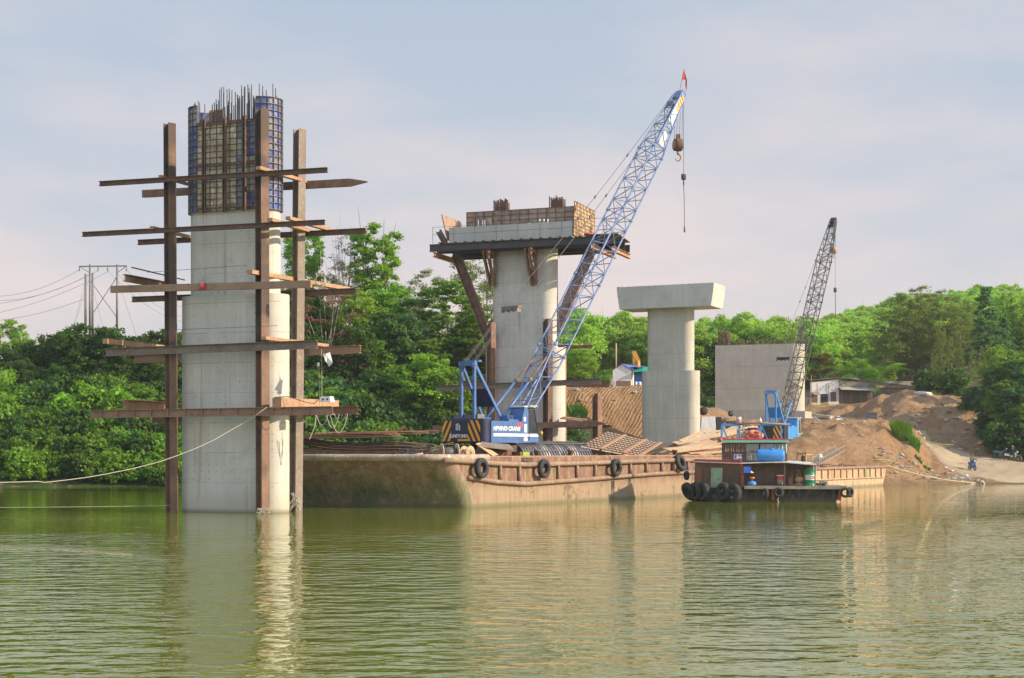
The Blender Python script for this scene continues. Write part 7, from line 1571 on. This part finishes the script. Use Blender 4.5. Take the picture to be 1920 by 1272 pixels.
# ---------------------------------------------------------------- people and motorbikes
def person(label, loc, rz, J, skin_m, top_m, leg_m, hair_m, helmet=None):
    """J: joint dict in local metres; one skinned body, hair and clothing as children"""
    t = thing('person', label, 'person', loc, rz)
    def skin(nm, verts, edges, rad, mat, root=0, sub=1):
        me = bpy.data.meshes.new(nm); me.from_pydata([tuple(v) for v in verts], edges, []); o = bpy.data.objects.new(nm, me); COL.objects.link(o); o.parent = t
        o.modifiers.new('skin', 'SKIN'); sv_ = me.skin_vertices[0].data
        for i, r_ in enumerate(rad): sv_[i].radius = (r_, r_); sv_[i].use_root = (i == root)
        if sub: s_ = o.modifiers.new('sub', 'SUBSURF'); s_.levels = sub; s_.render_levels = sub
        me.materials.append(mat); return o
    names = ['pel', 'spi', 'che', 'nec', 'hea', 'hat', 'ls', 'le', 'lw', 'lh', 'rs', 're', 'rw', 'rh', 'lp', 'lk', 'la', 'lt', 'rp', 'rk', 'ra', 'rt']
    E = [('pel', 'spi'), ('spi', 'che'), ('che', 'nec'), ('nec', 'hea'), ('hea', 'hat'), ('che', 'ls'), ('ls', 'le'), ('le', 'lw'), ('lw', 'lh'), ('che', 'rs'), ('rs', 're'), ('re', 'rw'), ('rw', 'rh'), ('pel', 'lp'), ('lp', 'lk'), ('lk', 'la'), ('la', 'lt'), ('pel', 'rp'), ('rp', 'rk'), ('rk', 'ra'), ('ra', 'rt')]
    rad = dict(pel=.14, spi=.13, che=.15, nec=.055, hea=.095, hat=.085, ls=.06, le=.045, lw=.03, lh=.035, rs=.06, re=.045, rw=.03, rh=.035, lp=.09, lk=.06, la=.04, lt=.035, rp=.09, rk=.06, ra=.04, rt=.035)
    idx = {n: i for i, n in enumerate(names)}
    skin('body', [J[n] for n in names], [(idx[a], idx[c]) for a, c in E], [rad[n] * .93 for n in names], skin_m)
    ns = ['pel', 'spi', 'che', 'ls', 'le', 'lw', 'rs', 're', 'rw']; ix = {n: i for i, n in enumerate(ns)}
    skin('shirt', [J[n] for n in ns], [(ix[a], ix[c]) for a, c in E if a in ix and c in ix], [{'pel': .15, 'spi': .155, 'che': .175, 'ls': .08, 'rs': .08, 'le': .062, 're': .062, 'lw': .045, 'rw': .045}[n] for n in ns], top_m)
    ns = ['pel', 'lp', 'lk', 'la', 'rp', 'rk', 'ra']; ix = {n: i for i, n in enumerate(ns)}
    skin('trousers', [J[n] for n in ns], [(ix[a], ix[c]) for a, c in E if a in ix and c in ix], [{'pel': .16, 'lp': .11, 'rp': .11, 'lk': .078, 'rk': .078, 'la': .055, 'ra': .055}[n] for n in ns], leg_m)
    h = (Vector(J['hea']) + Vector(J['hat'])) / 2; b = MB(); b.lathe([(0, .16), (.08, .14), (.125, .07), (.135, 0), (.125, -.05), (.11, -.05)], h + Vector((0, .02, .01)), 14); b.build('helmet' if helmet else 'hair', helmet or hair_m, t)
    b = MB(); b.box(h + Vector((0, -.10, -.035)), (.025, .035, .04)); [b.box(h + Vector((s * .04, -.095, .0)), (.025, .02, .012)) for s in (-1, 1)]; b.box(h + Vector((0, -.095, -.075)), (.05, .02, .012)); b.build('face', MT['black'] if 0 else skin_m, t)
    return t
SKN = plain('tanned_skin', (.30, .17, .10), .6)
def sitpose(fw=-1):
    # faces -y, hands forward on the grips, feet on the pegs
    return {'pel': (0, .12, .80), 'spi': (0, .08, 1.0), 'che': (0, .02, 1.22), 'nec': (0, 0, 1.38), 'hea': (0, -.02, 1.48), 'hat': (0, -.02, 1.6), 'ls': (-.19, .02, 1.28), 'le': (-.27, -.18, 1.08), 'lw': (-.27, -.42, 1.04), 'lh': (-.28, -.50, 1.03), 'rs': (.19, .02, 1.28), 're': (.27, -.18, 1.08), 'rw': (.27, -.42, 1.04), 'rh': (.28, -.50, 1.03), 'lp': (-.11, .10, .78), 'lk': (-.22, -.28, .66), 'la': (-.20, -.10, .28), 'lt': (-.22, -.28, .24), 'rp': (.11, .10, .78), 'rk': (.22, -.28, .66), 'ra': (.20, -.10, .28), 'rt': (.22, -.28, .24)}
def motorbike(label, loc, rz, bodym, accent, group=None, lean=0):
    """front of the bike towards local -y"""
    t = thing('motorbike', label, 'motorbike', loc, rz, group); t.rotation_euler = (0, lean, rz)
    def pp(nm, mat, fn, parent=None): b = MB(); fn(b); return b.build(nm, mat, parent or t)
    for y in (-.62, .62):
        wlh = pp('wheel', MT['rubber'], lambda b: b.lathe([(.21, -.035), (.28, -.04), (.30, 0), (.28, .04), (.21, .035)], (0, y, .30), 22, Vector((1, 0, 0)), closed=True))
        def rim_(b):
            b.lathe([(.19, -.03), (.215, -.03), (.215, .03), (.19, .03)], (0, y, .30), 20, Vector((1, 0, 0)), closed=True); b.lathe([(0, -.06), (.05, -.06), (.05, .06), (0, .06)], (0, y, .30), 10, Vector((1, 0, 0)))
            for k in range(10): a = k * math.pi / 5; b.tube([(0, y, .30), (0, y + .2 * math.cos(a), .30 + .2 * math.sin(a))], .006, 3)
        pp('rim', MT['steel'], rim_, wlh)
    pp('body_shell', bodym, lambda b: (b.extr([(-.10, -.12), (.10, -.12), (.12, .10), (-.12, .10)], (0, -.10, .62), (0, .78, .74)), b.extr([(-.05, -.1), (.05, -.1), (.06, .1), (-.06, .1)], (0, -.36, .88), (0, .05, .46))))
    pp('leg_shield', accent, lambda b: (b.plate((-.24, -.34, .42), (.24, -.34, .42), (.20, -.42, .95), (-.20, -.42, .95), -.05), b.lathe([(0, 0), (.13, 0), (.10, .08), (0, .10)], (0, -.47, .98), 12, Vector((0, -1, .2)))))
    pp('headlight', MT['white'], lambda b: b.lathe([(0, 0), (.085, 0), (.07, .03), (0, .04)], (0, -.56, .99), 12, Vector((0, -1, .1))))
    pp('front_fender', bodym, lambda b: b.lathe([(.33, -.05), (.34, 0), (.33, .05)], (0, -.62, .30), 14, Vector((1, 0, 0)), (-.4, 2.2)))
    pp('fork', MT['steel'], lambda b: [b.tube([(s * .07, -.62, .30), (s * .06, -.46, .86)], .018, 6) for s in (-1, 1)])
    pp('handlebar', MT['black'], lambda b: b.tube([(-.33, -.42, 1.02), (-.15, -.46, 1.03), (.15, -.46, 1.03), (.33, -.42, 1.02)], .015, 6))
    for s in (-1, 1): pp('mirror', MT['black'], lambda b: (b.tube([(s * .24, -.44, 1.04), (s * .30, -.42, 1.18)], .007, 4), b.lathe([(0, 0), (.055, 0), (.05, .015), (0, .02)], (s * .32, -.42, 1.21), 10, Vector((0, 1, 0)))))
    pp('seat', MT['black'], lambda b: b.extr([(-.11, -.04), (.11, -.04), (.09, .04), (-.09, .04)], (0, -.02, .79), (0, .72, .83)))
    pp('engine', MT['steel'], lambda b: (b.box((0, .02, .36), (.22, .38, .22)), b.lathe([(0, -.14), (.1, -.14), (.1, .14), (0, .14)], (0, .1, .34), 12, Vector((1, 0, 0)))))
    pp('exhaust', MT['steel'], lambda b: b.tube([(.12, .0, .28), (.14, .35, .28), (.15, .85, .36)], .04, 8))
    return t
Yb = 151.0; p = W(1823, 884, Yb); p.z = ground_z(p.x, p.y) + .03
def setg(px, Y): X = flatp(px, Y); return Vector((X, Y, ground_z(X, Y) + .04))
p = setg(1823, 151.3); motorbike('blue and white motorbike ridden down the dirt road towards the water', p, .12, MT['blue'], plain('bike_blue', (.10, .16, .42), .4))
person('motorbike rider in an olive shirt and jeans with a helmet coming down the dirt road', p, .12, sitpose(), SKN, plain('olive_shirt', (.13, .15, .08), .9), plain('jeans', (.12, .19, .34), .9), MT['black'], helmet=wear('brown_helmet', (.16, .13, .10), (.12, .10, .08), None, b=0))
p1_, p2_ = setg(1898, 157.5), setg(1877, 158.8)
BP = 'motorbikes parked below the dark trees'
motorbike('white and blue motorbike parked at the road edge with a person on it', p1_, 1.15, MT['white'], plain('shield_white', (.6, .62, .65), .4), BP)
motorbike('teal and black motorbike parked behind the white one', p2_, 1.05, plain('bike_teal', (.04, .22, .30), .4), MT['black'], BP)
person('person in dark clothes with a pale helmet sitting on the parked white motorbike', p1_, 1.15, sitpose(), SKN, plain('dark_jacket', (.02, .025, .04), .9), MT['black'], MT['black'], helmet=MT['steel'])
# ---------------------------------------------------------------- light river haze
b = MB(); b.box((40, 445, 33), (900, 940, 80)); hz_o = b.build('haze', bpy.data.materials.new('haze_air'), origin=(0, 0, 0))
tag(hz_o, kind='stuff'); hm_ = hz_o.data.materials[0]; hm_.use_nodes = True; ht = hm_.node_tree; ht.nodes.clear()
ho = ht.nodes.new('ShaderNodeOutputMaterial'); hv = ht.nodes.new('ShaderNodeVolumePrincipled'); ht.links.new(hv.outputs[0], ho.inputs['Volume'])
hv.inputs['Density'].default_value = 0.00022; hv.inputs['Color'].default_value = (0.92, 0.94, 0.97, 1); hv.inputs['Anisotropy'].default_value = 0.3
